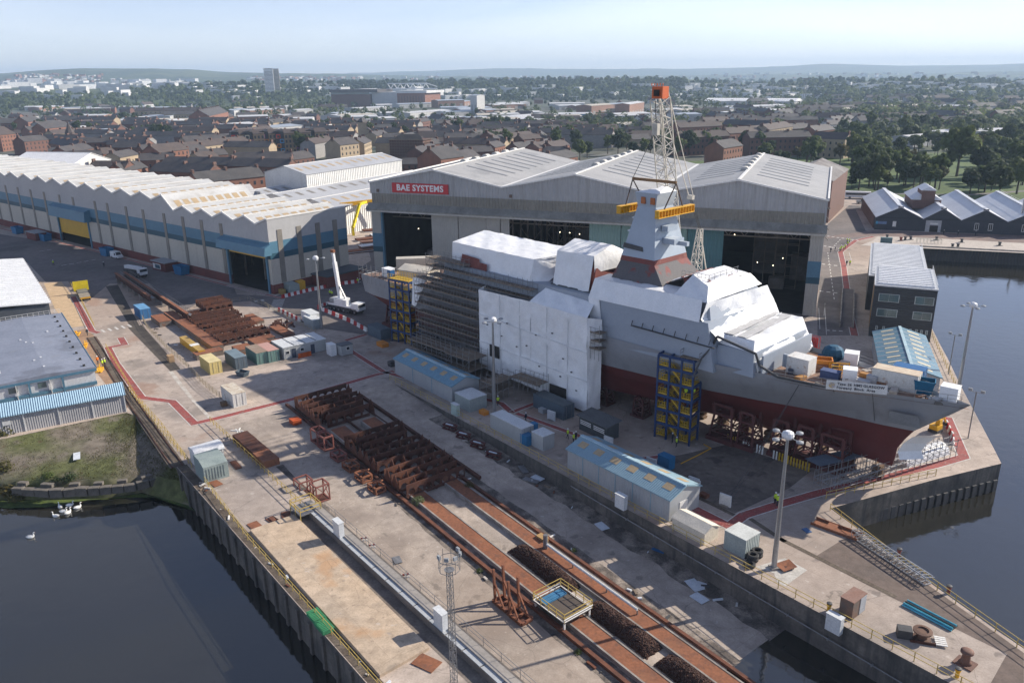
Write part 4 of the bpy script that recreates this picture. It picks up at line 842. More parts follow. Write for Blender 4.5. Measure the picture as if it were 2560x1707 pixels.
MB().add([(-48.3,-5.12,28.6),(-44.2,-4.9,28.3),(-44.5,-4.62,29.0),(-48.2,-4.9,29.4)],[(0,1,2,3)]).build('recess', dark_st, mst)
for z in (33.9,33.0,31.9): MB().bar((-46.6,-3.9+.3*(z-31),z),(-45.8,-3.85+.3*(z-31),z+.08),.12).build('cleat', dark_st, mst)
# working platform forward of the mast
pf = thing('mast_platform', 'red primed bracketed platform with guard rail beside the mast foot', 'platform', C0, SHA)
B(-36.8,-31.6,-4.5,4.5,25.0,25.25).build('deck', primer, pf)
for y in (-4.2,4.2): MB().ext([(-36.6,y,25.0),(-31.8,y,25.0),(-32.4,y,20.4),(-34.0,y,20.4)], (0,.25,0)).build('bracket', primer, pf)
mm = MB()
for k in range(8):
    x = -36.7+k*.72; mm.bar((x,-4.4,25.2),(x,-4.4,26.3),.05)
for z in (25.75,26.3): mm.bar((-36.7,-4.4,z),(-31.7,-4.4,z),.05); mm.bar((-31.7,-4.4,z),(-31.7,4.4,z),.05)
for k in range(6): mm.bar((-31.7,-4.4+k*1.7,25.2),(-31.7,-4.4+k*1.7,26.3),.05)
mm.build('guard_rail', galv, pf)
# lifting beams
ybm = mat('crane_yellow', (.70,.38,.02), (.63,.34,.02), scale=.6, rough=.45)
def lift_beam(x, lab):
    t = thing('lifting_beam', lab, 'lifting beam', C0, SHA, 'yellow lifting beams at the mast')
    for z in (34.0,35.15): B(x-.45,x+.45,-4.6,5.6,z,z+.14).build('flange', ybm, t)
    B(x-.08,x+.08,-4.6,5.6,34.14,35.15).build('web', ybm, t)
    for k in range(13): B(x-.42,x+.42,-4.55+k*.84,-4.47+k*.84,34.14,35.15).build('stiffener', ybm, t)
    return t
lift_beam(-49.9, 'yellow ribbed lifting beam on the stern side of the mast'); lift_beam(-42.0, 'yellow ribbed lifting beam across the bow side of the mast')
spb = thing('spreader_bar', 'rusty brown spreader bar hanging level above the mast', 'spreader bar', C0, SHA)
MB().bar((-50.6,0,39.4),(-41.7,0,39.4),.4,.45).build('bar', mat('rusty_bar',(.22,.12,.05),(.17,.10,.05),scale=1,rough=.8), spb)
chain_m = mat('sling_chain', (.09,.06,.05), (.06,.045,.04), scale=2, rough=.8)
for xe, xb in ((-50.6,-49.9),(-41.7,-42.0)):
    for ye in (-2.6,2.6): MB().bar((xe,0,39.3),(xb,ye,35.3),.16).build('sling', chain_m, spb)
    MB().bar((xe,0,39.5),(-46.2,0,47.5),.07).build('rigging_rope', dark_st, spb)
B(-46.7,-45.7,-.4,.4,46.8,48.6).build('hook_block', mat('hook_cream',(.55,.52,.45),scale=1), spb)
MB().bar((-46.2,0,48.4),(-46.5,-.2,52.6),.10).build('hoist_rope', dark_st, spb)

# ---- crawler crane behind the ship
cr_m = mat('crane_cream', (.60,.57,.50), (.54,.51,.45), scale=1, rough=.5)
crane = thing('crawler_crane', 'tall cream lattice boom crane with orange head standing behind the ship', 'crane', SP(-56.6,-26), SHA)
ft = Vector((0,0,3.0)); hdp = Vector((57-46.4, 24-1.5-24-22.0, 0))
foot = Vector((0,0,2.5)); head = Vector((10.2,-25.0,52.5))      # local: x along ship, -y towards ship
def lattice(mm, p, q, w0, w1, n, r=.11):
    p, q = Vector(p), Vector(q); d = (q-p).normalized(); a = d.cross(Vector((0,1,0))).normalized(); b = d.cross(a).normalized()
    def ring(f):
        c = p.lerp(q, f); w = (w0 + (w1-w0)*f)/2; return [c+a*i*w+b*j*w for i,j in ((-1,-1),(1,-1),(1,1),(-1,1))]
    R0 = ring(0)
    for k in range(n):
        R1 = ring((k+1)/n)
        for i in range(4):
            mm.bar(R0[i], R1[i], r*1.7); mm.bar(R0[i], R1[(i+1)%4] if k % 2 else R1[i-1], r); mm.bar(R1[i], R1[(i+1)%4], r)
        R0 = R1
    return mm
lattice(MB(), foot, head, 2.6, 2.3, 28, .11).build('boom', cr_m, crane)
oh = mat('crane_orange', (.62,.13,.03), (.55,.11,.03), scale=.8, rough=.5)
hd_ = MB(); d = (head-foot).normalized(); 
hd_.cbox((head.x, head.y, head.z), (2.1,1.7,1.9)); hb = hd_.build('boom_head', oh, crane)
for k in range(5): MB().bar((head.x-1.1+k*.55,head.y-.9,head.z+2.0),(head.x-1.1+k*.55,head.y-.9,head.z+2.4),.12).build('sheave_guard', oh, hb)
MB().cbox((head.x,head.y-1.04,head.z+.4),(1.1,.12,1.0)).build('sheave_recess', dark_in, hb)
am = Vector((4.0,-1.0,27.1)); lattice(MB(), (2.8,-1,3), am, 3.6, .8, 14, .08).build('gantry_mast', cr_m, crane)
ma = Vector((12.5,4.5,38)); 
for dx in (-1.0,1.0): MB().bar(head+Vector((dx,.8,1.0)), (3.4+dx*.5,-4,33.9), .12).build('pendant_line', cr_m, crane)
B(2.8,4.0,-4.4,-3.6,33.2,34.0).build('pendant_block', mat('hook_cream',()), crane)
for dx in (-.25,0,.25): MB().bar((3.4+dx,-4,33.3), am+Vector((dx,0,0)), .09).build('luffing_rope', dark_st, crane)
MB().bar(am, (5.4,5.5,3.5), .2).build('back_stay', cr_m, crane)
B(-3,12,-2.6,2.6,1.3,3.6).build('superstructure', cr_m, crane)
for y in (-4.2,3.0): 
    tk = B(-4.5,6.5,y,y+1.2,.05,1.5).build('track', dark_st, crane)
B(-3,5,-4.0,4.0,.6,1.2).build('carbody', cr_m, crane); B(8.5,12.8,-3,3,1.6,4.2).build('counterweight', dark_st, crane)

# ---- scaffolding
def scaffold(name, label, x0, x1, y0, y1, lifts, step=2.1, boards=True, extra=2.0, seed=1, root=C0, rz=SHA):
    t = thing(name, label, 'scaffold', root, rz); r2 = random.Random(seed)
    n = max(1, round((x1-x0)/step)); ny = max(1, round(abs(y1-y0)/1.4)); zt = lifts[-1]
    st = MB(); ld = MB(); bd = MB()
    for i in range(n+1):
        x = x0+(x1-x0)*i/n
        for j in range(ny+1):
            y = y0+(y1-y0)*j/ny; st.tube((x,y,lifts[0]-1.8 if lifts[0] > 2 else 0),(x,y,zt+1.1+r2.uniform(-.2,.5)),.05,4)
    for z in lifts:
        for j in range(ny+1):
            y = y0+(y1-y0)*j/ny; ld.tube((x0,y,z),(x1,y,z),.045,4); ld.tube((x0,y,z+1.0),(x1,y,z+1.0),.035,4)
        for i in range(n+1): x = x0+(x1-x0)*i/n; ld.tube((x,y0,z),(x,y1,z),.04,4)
        if boards: bd.box(x0,x1,min(y0,y1)+.1,max(y0,y1)-.1,z+.05,z+.11); bd.box(x0,x1,min(y0,y1)-.03,min(y0,y1)+.02,z+.1,z+.3)
    for i in range(0, n, 3):
        x = x0+(x1-x0)*i/n
        for a, b in zip(lifts, lifts[1:]): ld.tube((x,y0,a),(min(x+step,x1),y0,b),.04,4)
    st.build('standards', galv, t)['kind'] = 'stuff'; ld.build('ledgers', galv, t)['kind'] = 'stuff'
    if boards: bd.build('boards', board_m, t)['kind'] = 'stuff'
    return t
scaffold('hull_scaffold', 'dense tube scaffold with many plank lifts against the ship side', -96.5, -76.9, -13.2, -10.9, [1.9,3.8,5.7,7.6,9.5,11.4,13.2,15.0,16.8], 1.0)
scaffold('hangar_scaffold', 'stepped tube scaffold along the foot of the white hangar roof', -92, -64, -11.6, -9.7, [17.6,19.3], 1.3, seed=2)
scaffold('stern_step_scaffold', 'tube scaffold rising beside the brown hangar panel', -95, -83, -11, -8, [15.2,17.2,19.2,20.8], 1.4, seed=3)
scaffold('ground_scaffold', 'low scaffold stair and landings on the ground before the ship', -93, -79, -18.2, -14.6, [1.8,3.6,5.2], 1.6, seed=4)
scaffold('side_walk_scaffold', 'scaffold bridge reaching a slit in the white sheeting', -80, -73, -19, -14.2, [3.2,5.4], 1.7, seed=5)
scaffold('access_stair_scaffold', 'scaffold stair tower with plank landing in front of the white sheeting', -67.5,-64.5,-21,-15.5,[1.8,3.5], 1.2, seed=6)
scaffold('landing_scaffold', 'cantilevered plank landing on tubes by the white sheeting', -64.4,-57.5,-16.6,-13.6,[4.0], 1.2, seed=7)
scaffold('notch_scaffold', 'small dark scaffold in the notch between white sheeting and grey side', -49.6,-46.8,-12.6,-10.6,[12.2,13.6,15.0], 1.0, seed=8)
scaffold('bow_scaffold', 'long low scaffold trestle along the quay edge by the bow', 0,26.5,-1.6,1.4,[.9,1.8], 1.3, boards=False, seed=9, root=g('N',1280,840), rz=math.atan2(*(g('J',2050,1310)-g('N',1280,840)).yx))
scaffold('flight_deck_scaffold', 'tube guard frames around the ship stern deck edge', -121,-111,-10.6,-9.4,[13.2,14.2], 1.6, boards=False, seed=10)
# ---- stair towers
tw_b = mat('stair_tower_blue', (.018,.05,.15), (.015,.042,.13), scale=.6, rough=.5); tw_y = mat('stair_yellow', (.55,.36,.03), (.48,.31,.03), scale=.6, rough=.5)
def stair_tower(label, loc, rz):
    t = thing('stair_tower', label, 'stair tower', loc, rz, 'blue and yellow stair towers beside the ship')
    H_ = 14.2; lv = [0.2,2.6,5.0,7.4,9.8,12.2]
    for x in (0,2,4.1,6.1):
        for y in (0,2.9): B(x-.14,x+.14,y-.14,y+.14,0,H_).build('post', tw_b, t)
    for z in lv[1:]+[H_]:
        mm = MB()
        for y in (0,2.9): mm.bar((0,y,z),(6.1,y,z),.18,.42)
        for x in (0,2,4.1,6.1): mm.bar((x,0,z),(x,2.9,z),.18,.42)
        mm.build('ring_beam', tw_b, t)
    for i, z in enumerate(lv):
        zb = z+.25
        for x0, x1 in ((.15,1.85),(4.25,5.95)):
            f = B(x0,x1,.15,2.75,zb,zb+.08).build('landing', tw_y, t)
            mm = MB()
            for k in range(5): mm.bar((x0+(x1-x0)*k/4,.1,zb),(x0+(x1-x0)*k/4,.1,zb+1.1),.06)
            for zz_ in (.55,1.1): mm.bar((x0,.1,zb+zz_),(x1,.1,zb+zz_),.07)
            mm.bar((x0,.12,zb+.12),(x1,.12,zb+.12),.04,.25)
            xr = x1 if x0 > 3 else x0
            for zz_ in (.55,1.1): mm.bar((xr,.1,zb+zz_),(xr,2.7,zb+zz_),.07)
            mm.build('landing_rail', tw_y, f)
        if i < 5:
            fl = MB(); y0, y1 = .2, 1.3
            for y in (y0, y1): fl.bar((1.9,y,zb+2.5),(4.3,y,zb+.1),.09,.28); fl.bar((1.9,y,zb+3.4),(4.3,y,zb+1.0),.05); fl.bar((1.9,y,zb+2.95),(4.3,y,zb+.55),.05)
            for k in range(8): x = 2.0+k*.3; fl.box(x,x+.28,y0,y1,zb+2.3-k*.3,zb+2.36-k*.3)
            fl.build('stair_flight', tw_y, t)
    for i in (0,2,4):
        for z in lv[:1+i]: pass
    mm = MB()
    for a, b in zip(lv, lv[1:]): mm.bar((0,2.9,a),(2,2.9,b),.09)
    mm.build('brace', tw_b, t)
    return t
trz = math.atan2(-.62,.785)
stair_tower('blue stair tower with yellow flights beside the ship red and grey bow', (23.2,118.9,0), trz)
s2 = stair_tower('blue stair tower with yellow flights beside the ship stern scaffold', (-27.0,170.9,0), trz)
mm = MB()
for k in range(9): x = -.2+k*.8; mm.bar((x,0,14.3),(x,0,15.5),.07); mm.bar((x,2.9,14.3),(x,2.9,15.5),.07)
for y in (0,2.9):
    for z in (14.9,15.5): mm.bar((-.2,y,z),(6.2,y,z),.08)
mm.box(0,6,0.1,2.8,14.4,14.5); mm.build('top_landing', tw_y, s2)
# bridge deck from tower to ship
bx = thing('access_bridge', 'plank gangway and white sheeted porch joining the stair tower and the ship', 'gangway', (23.2,118.9,0), trz)
B(3.6,6.8,.2,6.4,14.45,14.6).build('deck', board_m, bx); B(4.0,6.6,4.6,6.8,14.6,16.6).build('porch', wrap_m, bx)
mm = MB()
for z in (15.1,15.6): mm.bar((3.6,.2,z),(3.6,4.6,z),.06); mm.bar((6.8,.2,z),(6.8,4.6,z),.06)
for k in range(5): mm.bar((3.6,.2+k*1.1,14.6),(3.6,.2+k*1.1,15.7),.05); mm.bar((6.8,.2+k*1.1,14.6),(6.8,.2+k*1.1,15.7),.05)
mm.build('handrail', galv, bx)

# ---- cradles and props under the hull
crad = mat('cradle_red', (.115,.035,.032), (.09,.03,.028), scale=.8, rough=.8)
def cradle(a, off, h, k):
    labs = ['red lattice cradle under the hull right beside the stair tower','narrow red lattice cradle second from the stair tower','red lattice cradle under the middle of the bow','red lattice cradle one short of the bow end','broad red lattice cradle closest to the bow foot']
    t = thing('hull_cradle', labs[k], 'cradle', SP(a, off), SHA, 'lattice cradles under the bow')
    w, d = (1.9,1.6) if k in (0,4) else (1.3,1.5)
    mm = MB()
    for x in (-w,w):
        for y in (-d,d): mm.bar((x*1.1,y*1.1,0),(x*.8,y*.8,h-1.6),.28)
    for f in (0,.33,.66):
        for x0,y0,x1,y1 in ((-w,-d,w,-d),(w,-d,w,d),(w,d,-w,d),(-w,d,-w,-d)):
            z0, z1 = f*(h-1.6), (f+.33)*(h-1.6); k0, k1 = 1.1-.3*f, 1.1-.3*(f+.33)
            mm.bar((x0*k0,y0*k0,z0),(x1*k1,y1*k1,z1),.15); mm.bar((x0*k1,y0*k1,z1),(x1*k1,y1*k1,z1),.18)
    mm.build('lattice', crad, t)
    hm = MB()
    for x in (-w*.85,w*.85): hm.bar((x,-d*.85,h-1.7),(x,-d*.85,h),.45); hm.bar((x,d*.7,h-1.7),(x,d*.7,h+.5),.4)
    for z in (h-1.6,h): hm.bar((-w*.85,-d*.85,z),(w*.85,-d*.85,z),.4)
    hm.bar((-w*.85,d*.7,h+.4),(w*.85,d*.7,h+.4),.4); hm.build('head_frame', crad, t)
    B(-w*1.3,w*1.3,-d*1.3,d*1.3,0.01,.7).build('base', crad, t)
for k, (a, off, h) in enumerate([(-26.5,4.6,6.2),(-22.4,4.4,6.0),(-17.2,3.4,6.0),(-13.6,2.6,5.9),(-9.6,2.2,5.6)]): cradle(a, off, h, k)
kb = mat('timber_block', (.16,.10,.06), (.12,.08,.05), scale=1, rough=.95)
for k in range(26):
    a = -4.0-k*4.3; zt = 2.15 if a > -88 else 2.2+6.6*((-88-a)/32.5)**1.4
    o = MB(); 
    for z in range(int(zt/.45)): o.cbox((0,0,z*.45),(1.2 if z%2 else 1.7,1.9 if z%2 else 1.2,.43))
    o = o.build('keel_block', kb, None, SP(a,0), SHA); tag(o, 'stacked timber keel block under the centre of the hull', 'keel block', 'keel blocks under the ship')
def post_row():
    P = [(-25.7,5.3),(-11.7,5.9)]; n = 30
    for k in range(n):
        f = k/(n-1); m_, nm = (tw_y,'yellow') if (k < 4 or k > 18) else (trim_m,'white')
        if k in (4,5,9,10,14,15,16): continue
        o = MB().tube((0,0,0),(0,0,1.35),.13,6).build('barrier_post', m_, None, SP(P[0][0]+(P[1][0]-P[0][0])*f, P[0][1]+(P[1][1]-P[0][1])*f), 0)
        tag(o, 'short %s post in the row along the hull cradles' % nm, 'post', 'barrier posts under the hull')
post_row()
sl_ = thing('stern_support', 'tall dark red lattice trestle holding up the ship stern', 'trestle', SP(-116,3.5), SHA)
mm = MB(); lattice(mm, (0,0,0),(0,0,9.3), 4.6, 2.8, 5, .22); mm.build('lattice', crad, sl_); B(-3,3,-3,3,.01,.8).build('base', crad, sl_); B(-2.2,2.2,-2.2,2.2,9.2,9.7).build('head', crad, sl_)
for a, off in ((-104,5),(-60,6),(-50,6.5),(-42,6.5),(-36,6),(-70,7),(-82,7)):
    t = thing('prop_stand', 'dark red steel prop stand in the shade beneath the hull', 'prop stand', SP(a, off), SHA, 'prop stands in the shade beneath the hull')
    lattice(MB(), (0,0,0),(0,0,3.4 if a > -90 else 6), 2.2, 1.6, 3, .16).build('lattice', crad, t); B(-1.4,1.4,-1.4,1.4,.01,.4).build('base', crad, t)

# ---- things standing on the decks
def box_thing(name, label, cat, loc, rz, size, m, lid=None, group=None, doors=None):
    t = thing(name, label, cat, loc, rz, group); w, d, h = size
    B(-w/2,w/2,-d/2,d/2,.0,h-.06).build('body', m, t); B(-w/2-.04,w/2+.04,-d/2-.04,d/2+.04,h-.06,h).build('lid', lid or m, t)
    if doors: B(-w*.3,w*.05,-d/2-.03,-d/2,.1,h*.8).build('door', doors, t)
    return t
cw = mat('container_white', (.66,.655,.63), (.58,.575,.55), scale=.6, rough=.6, stain=[(1.4,.62,.06,(.35,.22,.14),.6)])
cb = mat('container_blue', (.02,.12,.30), (.018,.10,.26), scale=.5, rough=.5)
def container(label, loc, rz, m, topm=None, size=(6.06,2.44,2.59), group='shipping containers in the yard', name='shipping_container', open_end=False):
    t = thing(name, label, 'container', loc, rz, group); L, W, H_ = size
    B(-L/2+.08,L/2-.08,-W/2+.07,W/2-.07,.12,H_-.09).build('body', m, t)
    B(-L/2,L/2,-W/2,W/2,H_-.09,H_).build('roof', topm or m, t)
    fr = MB()
    for x in (-L/2+.07,L/2-.07):
        for y in (-W/2+.07,W/2-.07): fr.box(x-.07,x+.07,y-.07,y+.07,0,H_-.09)
    for y in (-W/2,W/2-.1): fr.box(-L/2+.14,L/2-.14,y,y+.1,0,.16)
    for x in (-L/2,L/2-.1): fr.box(x,x+.1,-W/2+.14,W/2-.14,0,.16)
    fr.build('frame', m, t)
    for s_ in (-1,1):
        mm = MB(); n = int(L/.42)
        for k in range(n): x = -L/2+.25+k*(L-.5)/n; mm.box(x,x+.2,s_*(W/2-.07)-.035,s_*(W/2-.07)+.035,.2,H_-.13)
        mm.build('side_corrugation', m, t)
    for y0, y1 in ((-W/2+.15,-.03),(.03,W/2-.15)):
        dr = B(L/2-.08,L/2-.02,y0,y1,.18,H_-.16).build('door', m, t); MB().bar((L/2,(y0+y1)/2,.2),(L/2,(y0+y1)/2,H_-.2),.05).build('lock_rod', galv, dr)
    return t
DZ = 13.57
def D(a, off): return SP(a, off, DZ)
container('white rust streaked container on the ship foredeck', D(-3.9,-1.6), SHA+.12, cw, mat('container_rib_roof',(.6,.52,.4),(.5,.4,.3),scale=1.2), group='containers on the foredeck')
container('blue container behind the white one on the foredeck', D(-3.4,-5.0), SHA+.12, cb, group='containers on the foredeck', size=(4.2,2.2,2.3))
sk = mat('skip_blue', (.01,.13,.24), (.01,.11,.2), scale=.5, rough=.5); so = mat('skip_orange', (.62,.24,.03), (.55,.2,.03), scale=.6, rough=.6)
def skip(name, label, loc, rz, m, L=3.0, W=1.7, H_=1.4):
    t = thing(name, label, 'skip', loc, rz); w = .08
    MB().add([(-L*.38,-W/2,0),(L*.38,-W/2,0),(L*.38,W/2,0),(-L*.38,W/2,0),(-L/2,-W/2-.1,H_),(L/2,-W/2-.1,H_),(L/2,W/2+.1,H_),(-L/2,W/2+.1,H_)], [(3,2,1,0),(0,1,5,4),(1,2,6,5),(2,3,7,6),(3,0,4,7)]).build('body', m, t)
    mm = MB()
    for a, b in (((-L/2,-W/2-.1),(L/2,-W/2-.1)),((L/2,-W/2-.1),(L/2,W/2+.1)),((L/2,W/2+.1),(-L/2,W/2+.1)),((-L/2,W/2+.1),(-L/2,-W/2-.1))): mm.bar((*a,H_),(*b,H_),.14)
    mm.build('rim', m, t); B(-L*.42,L*.42,-W*.46,W*.46,H_*.55,H_*.62).build('contents', board_m, t); return t
skip('waste_skip','teal blue open skip near the bow point of the foredeck', D(-.2,-1.9), SHA+.3, sk, 2.6,1.8,1.9)
skip('waste_skip','orange open skip amid the foredeck clutter', D(-15.0,-1.8), SHA+.5, so)
box_thing('deck_cabin','large white equipment cabin on the foredeck by the tent', 'cabin', D(-16.2,2.4), SHA, (3.4,2.6,2.6), cw)
box_thing('equipment_crate','white cube crate on the far side of the foredeck', 'crate', D(-12.4,-6.3), SHA+.3, (2.0,2.0,2.0), wrap_m)
box_thing('equipment_crate','white sheeted crate beside the yellow frame on the foredeck', 'crate', D(-9.6,.6), SHA+.4, (1.9,1.8,1.9), wrap_m)
box_thing('tool_box','blue grey site box with pale lid on the foredeck edge', 'tool box', D(-11.9,1.8), SHA+.1, (2.6,1.4,1.3), mat('site_box_blue',(.06,.09,.20),scale=1))
box_thing('tool_box','small pale grey cabinet behind the banner', 'tool box', D(-7.2,1.6), SHA, (1.7,1.0,1.0), mat('cabinet_grey',(.42,.43,.46),scale=1))
box_thing('tool_box','taller pale grey cabinet beside the white container', 'tool box', D(-6.6,-.1), SHA, (1.4,1.0,1.4), mat('cabinet_grey',()) if False else _M['cabinet_grey'])
box_thing('bow_crate','white sheeted crate at the very tip of the bow', 'crate', SP(3.4,-1.0,DZ), SHA+.1, (2.2,1.9,2.3), wrap_m)
bt_ = thing('covered_winch','dark blue tarpaulin over a winch on the far foredeck', 'winch', D(-15.6,-7.0), SHA+.4); MB().lathe([(1.6,0),(1.7,.8),(1.4,1.7),(.7,2.1),(.2,2.15)], n=10).build('tarpaulin', mat('tarpaulin_blue',(.01,.09,.17),(.012,.07,.13),scale=1.5,bump=.6), bt_)
gr_ = thing('gas_bottle_rack','red gas bottle cage on the foredeck beside the tent', 'gas rack', D(-20.0,-9.6), SHA)
for k in range(5): MB().tube((k*.28-.6,0,.1),(k*.28-.6,0,1.8),.12,8).build('bottle', mat('bottle_red',(.45,.03,.03),scale=1), gr_)
mm = MB()
for x in (-.8,.8):
    for y in (-.4,.4): mm.bar((x,y,0),(x,y,2.0),.07)
for z in (.1,1,2): 
    for y in (-.4,.4): mm.bar((-.8,y,z),(.8,y,z),.06)
mm.build('cage', mat('bottle_red',()) if False else _M['bottle_red'], gr_)
yf = thing('lifting_cradle','yellow steel lifting frame lying on the foredeck', 'frame', D(-12.0,-1.6), SHA+.6)
mm = MB()
for z in (.2,1.2):
    for y in (-.7,.7): mm.bar((-1.4,y,z),(1.4,y,z),.12)
for x in (-1.4,0,1.4):
    for y in (-.7,.7): mm.bar((x,y,0),(x,y,1.3),.12)
mm.bar((-1.4,-.7,.2),(1.4,-.7,1.2),.1); mm.build('frame', ybm, yf)
# many small pieces of deck gear
gear = [mat('gear_%d' % i, c, scale=2) for i, c in enumerate([(.5,.45,.4),(.25,.13,.08),(.08,.09,.12),(.55,.54,.52),(.04,.1,.2),(.4,.2,.06),(.15,.14,.13)])]
r3 = random.Random(11)
for k in range(46):
    a = r3.uniform(-19,2.5); hb_ = max(.6, interp(LV[7][2], 6.4-a)-1.4); off = r3.uniform(-hb_, hb_*.95); s_ = r3.uniform(.35,1.1)
    o = MB(); o.cbox((0,0,0),(s_*r3.uniform(.8,2.2),s_,s_*r3.uniform(.3,.9))); 
    if k % 3 == 0: o.bar((-s_,0,s_*.4),(s_*1.5,.3,s_*.5),.12)
    o = o.build('deck_gear', gear[k%7], None, D(a,off), r3.uniform(0,6)); tag(o, 'small piece of loose gear lying among the foredeck clutter', 'deck gear', 'loose gear on the foredeck')
cbl = thing('deck_hose','thick black hose draped from the tent down over the foredeck', 'hose', C0, SHA)
MB().path([(-27.5,-8.8,16.9),(-26.6,-9.2,18.5),(-20.5,-8.4,17.0),(-20.0,-8.0,15.2),(-17,-8.0,14.2),(-13,-7.2,14.1),(-10,-6.2,14.0)], .2, 6).build('hose', dark_st, cbl); MB().path([(-27.2,-9.6,16.8),(-28.2,-10.6,15.0),(-28.6,-12.0,12.2)], .14, 6).build('hose_tail', dark_st, cbl)
# banner
bn = thing('hull_banner','white banner with dark lettering and a crest tied along the foredeck rail','banner', C0, SHA)
pa, pb = Vector((-10.0,-7.35,14.1)), Vector((-2.9,-4.1,14.25)); du = (pb-pa); Lb = du.length; du.normalize(); nrm = Vector((du.y,-du.x,0)).normalized(); upv = Vector((0,0,1))
MB().add([pa+nrm*.1, pb+nrm*.1, pb+nrm*.02+upv*1.35, pa+nrm*.02+upv*1.35], [(0,1,2,3)]).build('cloth', mat('banner_white',(.72,.72,.70),(.66,.66,.64),scale=.8), bn, fix=False)
mw = Matrix((( du.x,0,nrm.x,0),(du.y,0,nrm.y,0),(du.z,1,0,0),(0,0,0,1)))
ink = mat('banner_ink',(.05,.05,.06),scale=1)
for wd_, f_, zz_ in (('Type',.25,.95),('26',.385,.95),('HMS',.52,.95),('GLASGOW',.78,.95),('Forward',.30,.40),('Block',.545,.40),('Area',.74,.40)): text_obj('printed_word', wd_, .52, ink, bn, Matrix.Translation(pa+du*(Lb*f_)+nrm*(.16 if zz_ > .5 else .18)+upv*zz_) @ mw, offset=.012, ext=.003)
o = MB().tube((0,0,0),(0,0,.03),.42,14).build('crest', mat('crest_gold',(.55,.38,.08),(.4,.4,.5),scale=4), bn); o.matrix_local = Matrix.Translation(pa+du*.75+nrm*.12+upv*.66) @ mw
# stern deck things
container('long beige cabin container on the ship stern deck', SP(-116.5,-2.5,12.8), SHA+.9, mat('cabin_beige',(.50,.47,.41),(.45,.42,.37),scale=.5), size=(9.0,2.7,2.7), group='things on the stern deck', name='deck_cabin')
t = thing('stern_tent','cream canvas tent with sagging roof on the ship stern deck','tent', SP(-108.5,2.5,12.8), SHA+.25, 'things on the stern deck')
cnv = mat('cream_canvas',(.66,.60,.50),(.6,.55,.46),scale=.6,rough=.9,bump=.4)
B(-4,4,-2.4,2.4,0,2.0).build('wall', cnv, t); mm = MB(); wrinkle(mm, [(-4.3,-2.7,1.95),(4.3,-2.7,1.95),(4.1,0,2.8),(-4.1,0,2.9)], 10, 4, .1, 3); wrinkle(mm, [(-4.1,0,2.9),(4.1,0,2.8),(4.3,2.7,1.95),(-4.3,2.7,1.95)], 10, 4, .1, 4); mm.build('canopy', cnv, t, smooth=True, fix=False)
box_thing('site_toilet','blue portable toilet at the stern deck edge','toilet', SP(-112.2,7.8,12.8), SHA, (1.2,1.2,2.2), cb, wht)
box_thing('wrapped_crate','white wrapped crate beside the blue toilet on the stern deck','crate', SP(-114.6,6.8,12.8), SHA, (2.4,2.0,2.0), wrap_m)
box_thing('deck_hut','white hut with blue door at the edge of the hangar roof','hut', SP(-96.2,2.5,12.8), SHA, (2.6,2.6,5.0), wrap_m, None, None, cb)
mm = MB(); wrinkle(mm, [(-100.6,-11.0,9.6),(-99.3,-11.0,9.4),(-95.6,-10.6,16.0),(-100.3,-10.6,15.6)], 5, 7, .12, 2); wrinkle(mm, [(-100.3,-10.6,15.6),(-95.6,-10.6,16.0),(-92,-9.0,17.4),(-96,-6,16)], 5, 4, .12, 2)
cvr = thing('stern_corner_cover','ragged white sheet hanging at the corner of stern deck and scaffold','sheeting', C0, SHA); mm.build('sheet', wrap_m, cvr, smooth=True, fix=False)

# ================================================================== SLIPWAY
rusty = mat('rusty_steel', (.165,.062,.034), (.10,.042,.028), scale=.5, rough=.9, fine=.2, stain=[(1.3,.6,.06,(.075,.04,.03),.6)])
rust_o = mat('orange_rust_plate', (.255,.10,.05), (.20,.082,.045), scale=.3, rough=.9, fine=.2, stain=[(.8,.58,.08,(.13,.065,.045),.6),(.22,.58,.1,(.30,.14,.075),.5),(2.4,.62,.05,(.10,.06,.05),.5)])
rust_d = mat('dark_rust', (.10,.038,.025), (.065,.03,.022), scale=.8, rough=.9, fine=.2)
curb = mat('pale_curb', (.34,.31,.28), (.20,.18,.165), scale=.6, rough=.9)
def slip_beam(name, label, cat, t0, t1, c0, c1, h, m, edge=None, group=None):
    """beam laid down the slipway; follows the slope in two straight runs"""
    t = thing(name, label, cat, SR((t0+t1)/2,(c0+c1)/2), 0, group); o = t.location
    ks = sorted({t0, t1} | ({5} if t0 < 5 < t1 else set()))
    def run(ca, cb, z0, z1, nm, mm_):
        mm = MB()
        for a, b in zip(ks, ks[1:]):
            P = [SR(a,ca,z0)-o, SR(a,cb,z0)-o, SR(a,cb,z1)-o, SR(a,ca,z1)-o]; Q = [SR(b,ca,z0)-o, SR(b,cb,z0)-o, SR(b,cb,z1)-o, SR(b,ca,z1)-o]
            mm.add(P+Q, [(0,1,2,3),(7,6,5,4),(0,4,5,1),(1,5,6,2),(2,6,7,3),(3,7,4,0)])
        mm.build(nm, mm_, t)
    run(c0,c1,-.3,h,'plate',m)
    if edge: run(c0-.22,c0,-.3,h+.05,'kerb',edge); run(c1,c1+.22,-.3,h+.05,'kerb',edge)
    return t
slip_beam('slip_rail','narrow rusty launch rail along the open side of the slipway','rail',38,130,19.75,20.25,.45,rusty)
slip_beam('slip_rail','narrow rusty launch rail on the pier wall side of the slipway','rail',42,130,9.25,9.7,.4,rusty)
slip_beam('launch_way','broad orange rusted launching way under the yellow railed platform','launching way',41,130,16.5,18.6,.45,rust_o,curb)
slip_beam('launch_way','broad orange rusted launching way carrying the white pipe','launching way',38,130,10.6,12.6,.45,rust_o,curb)
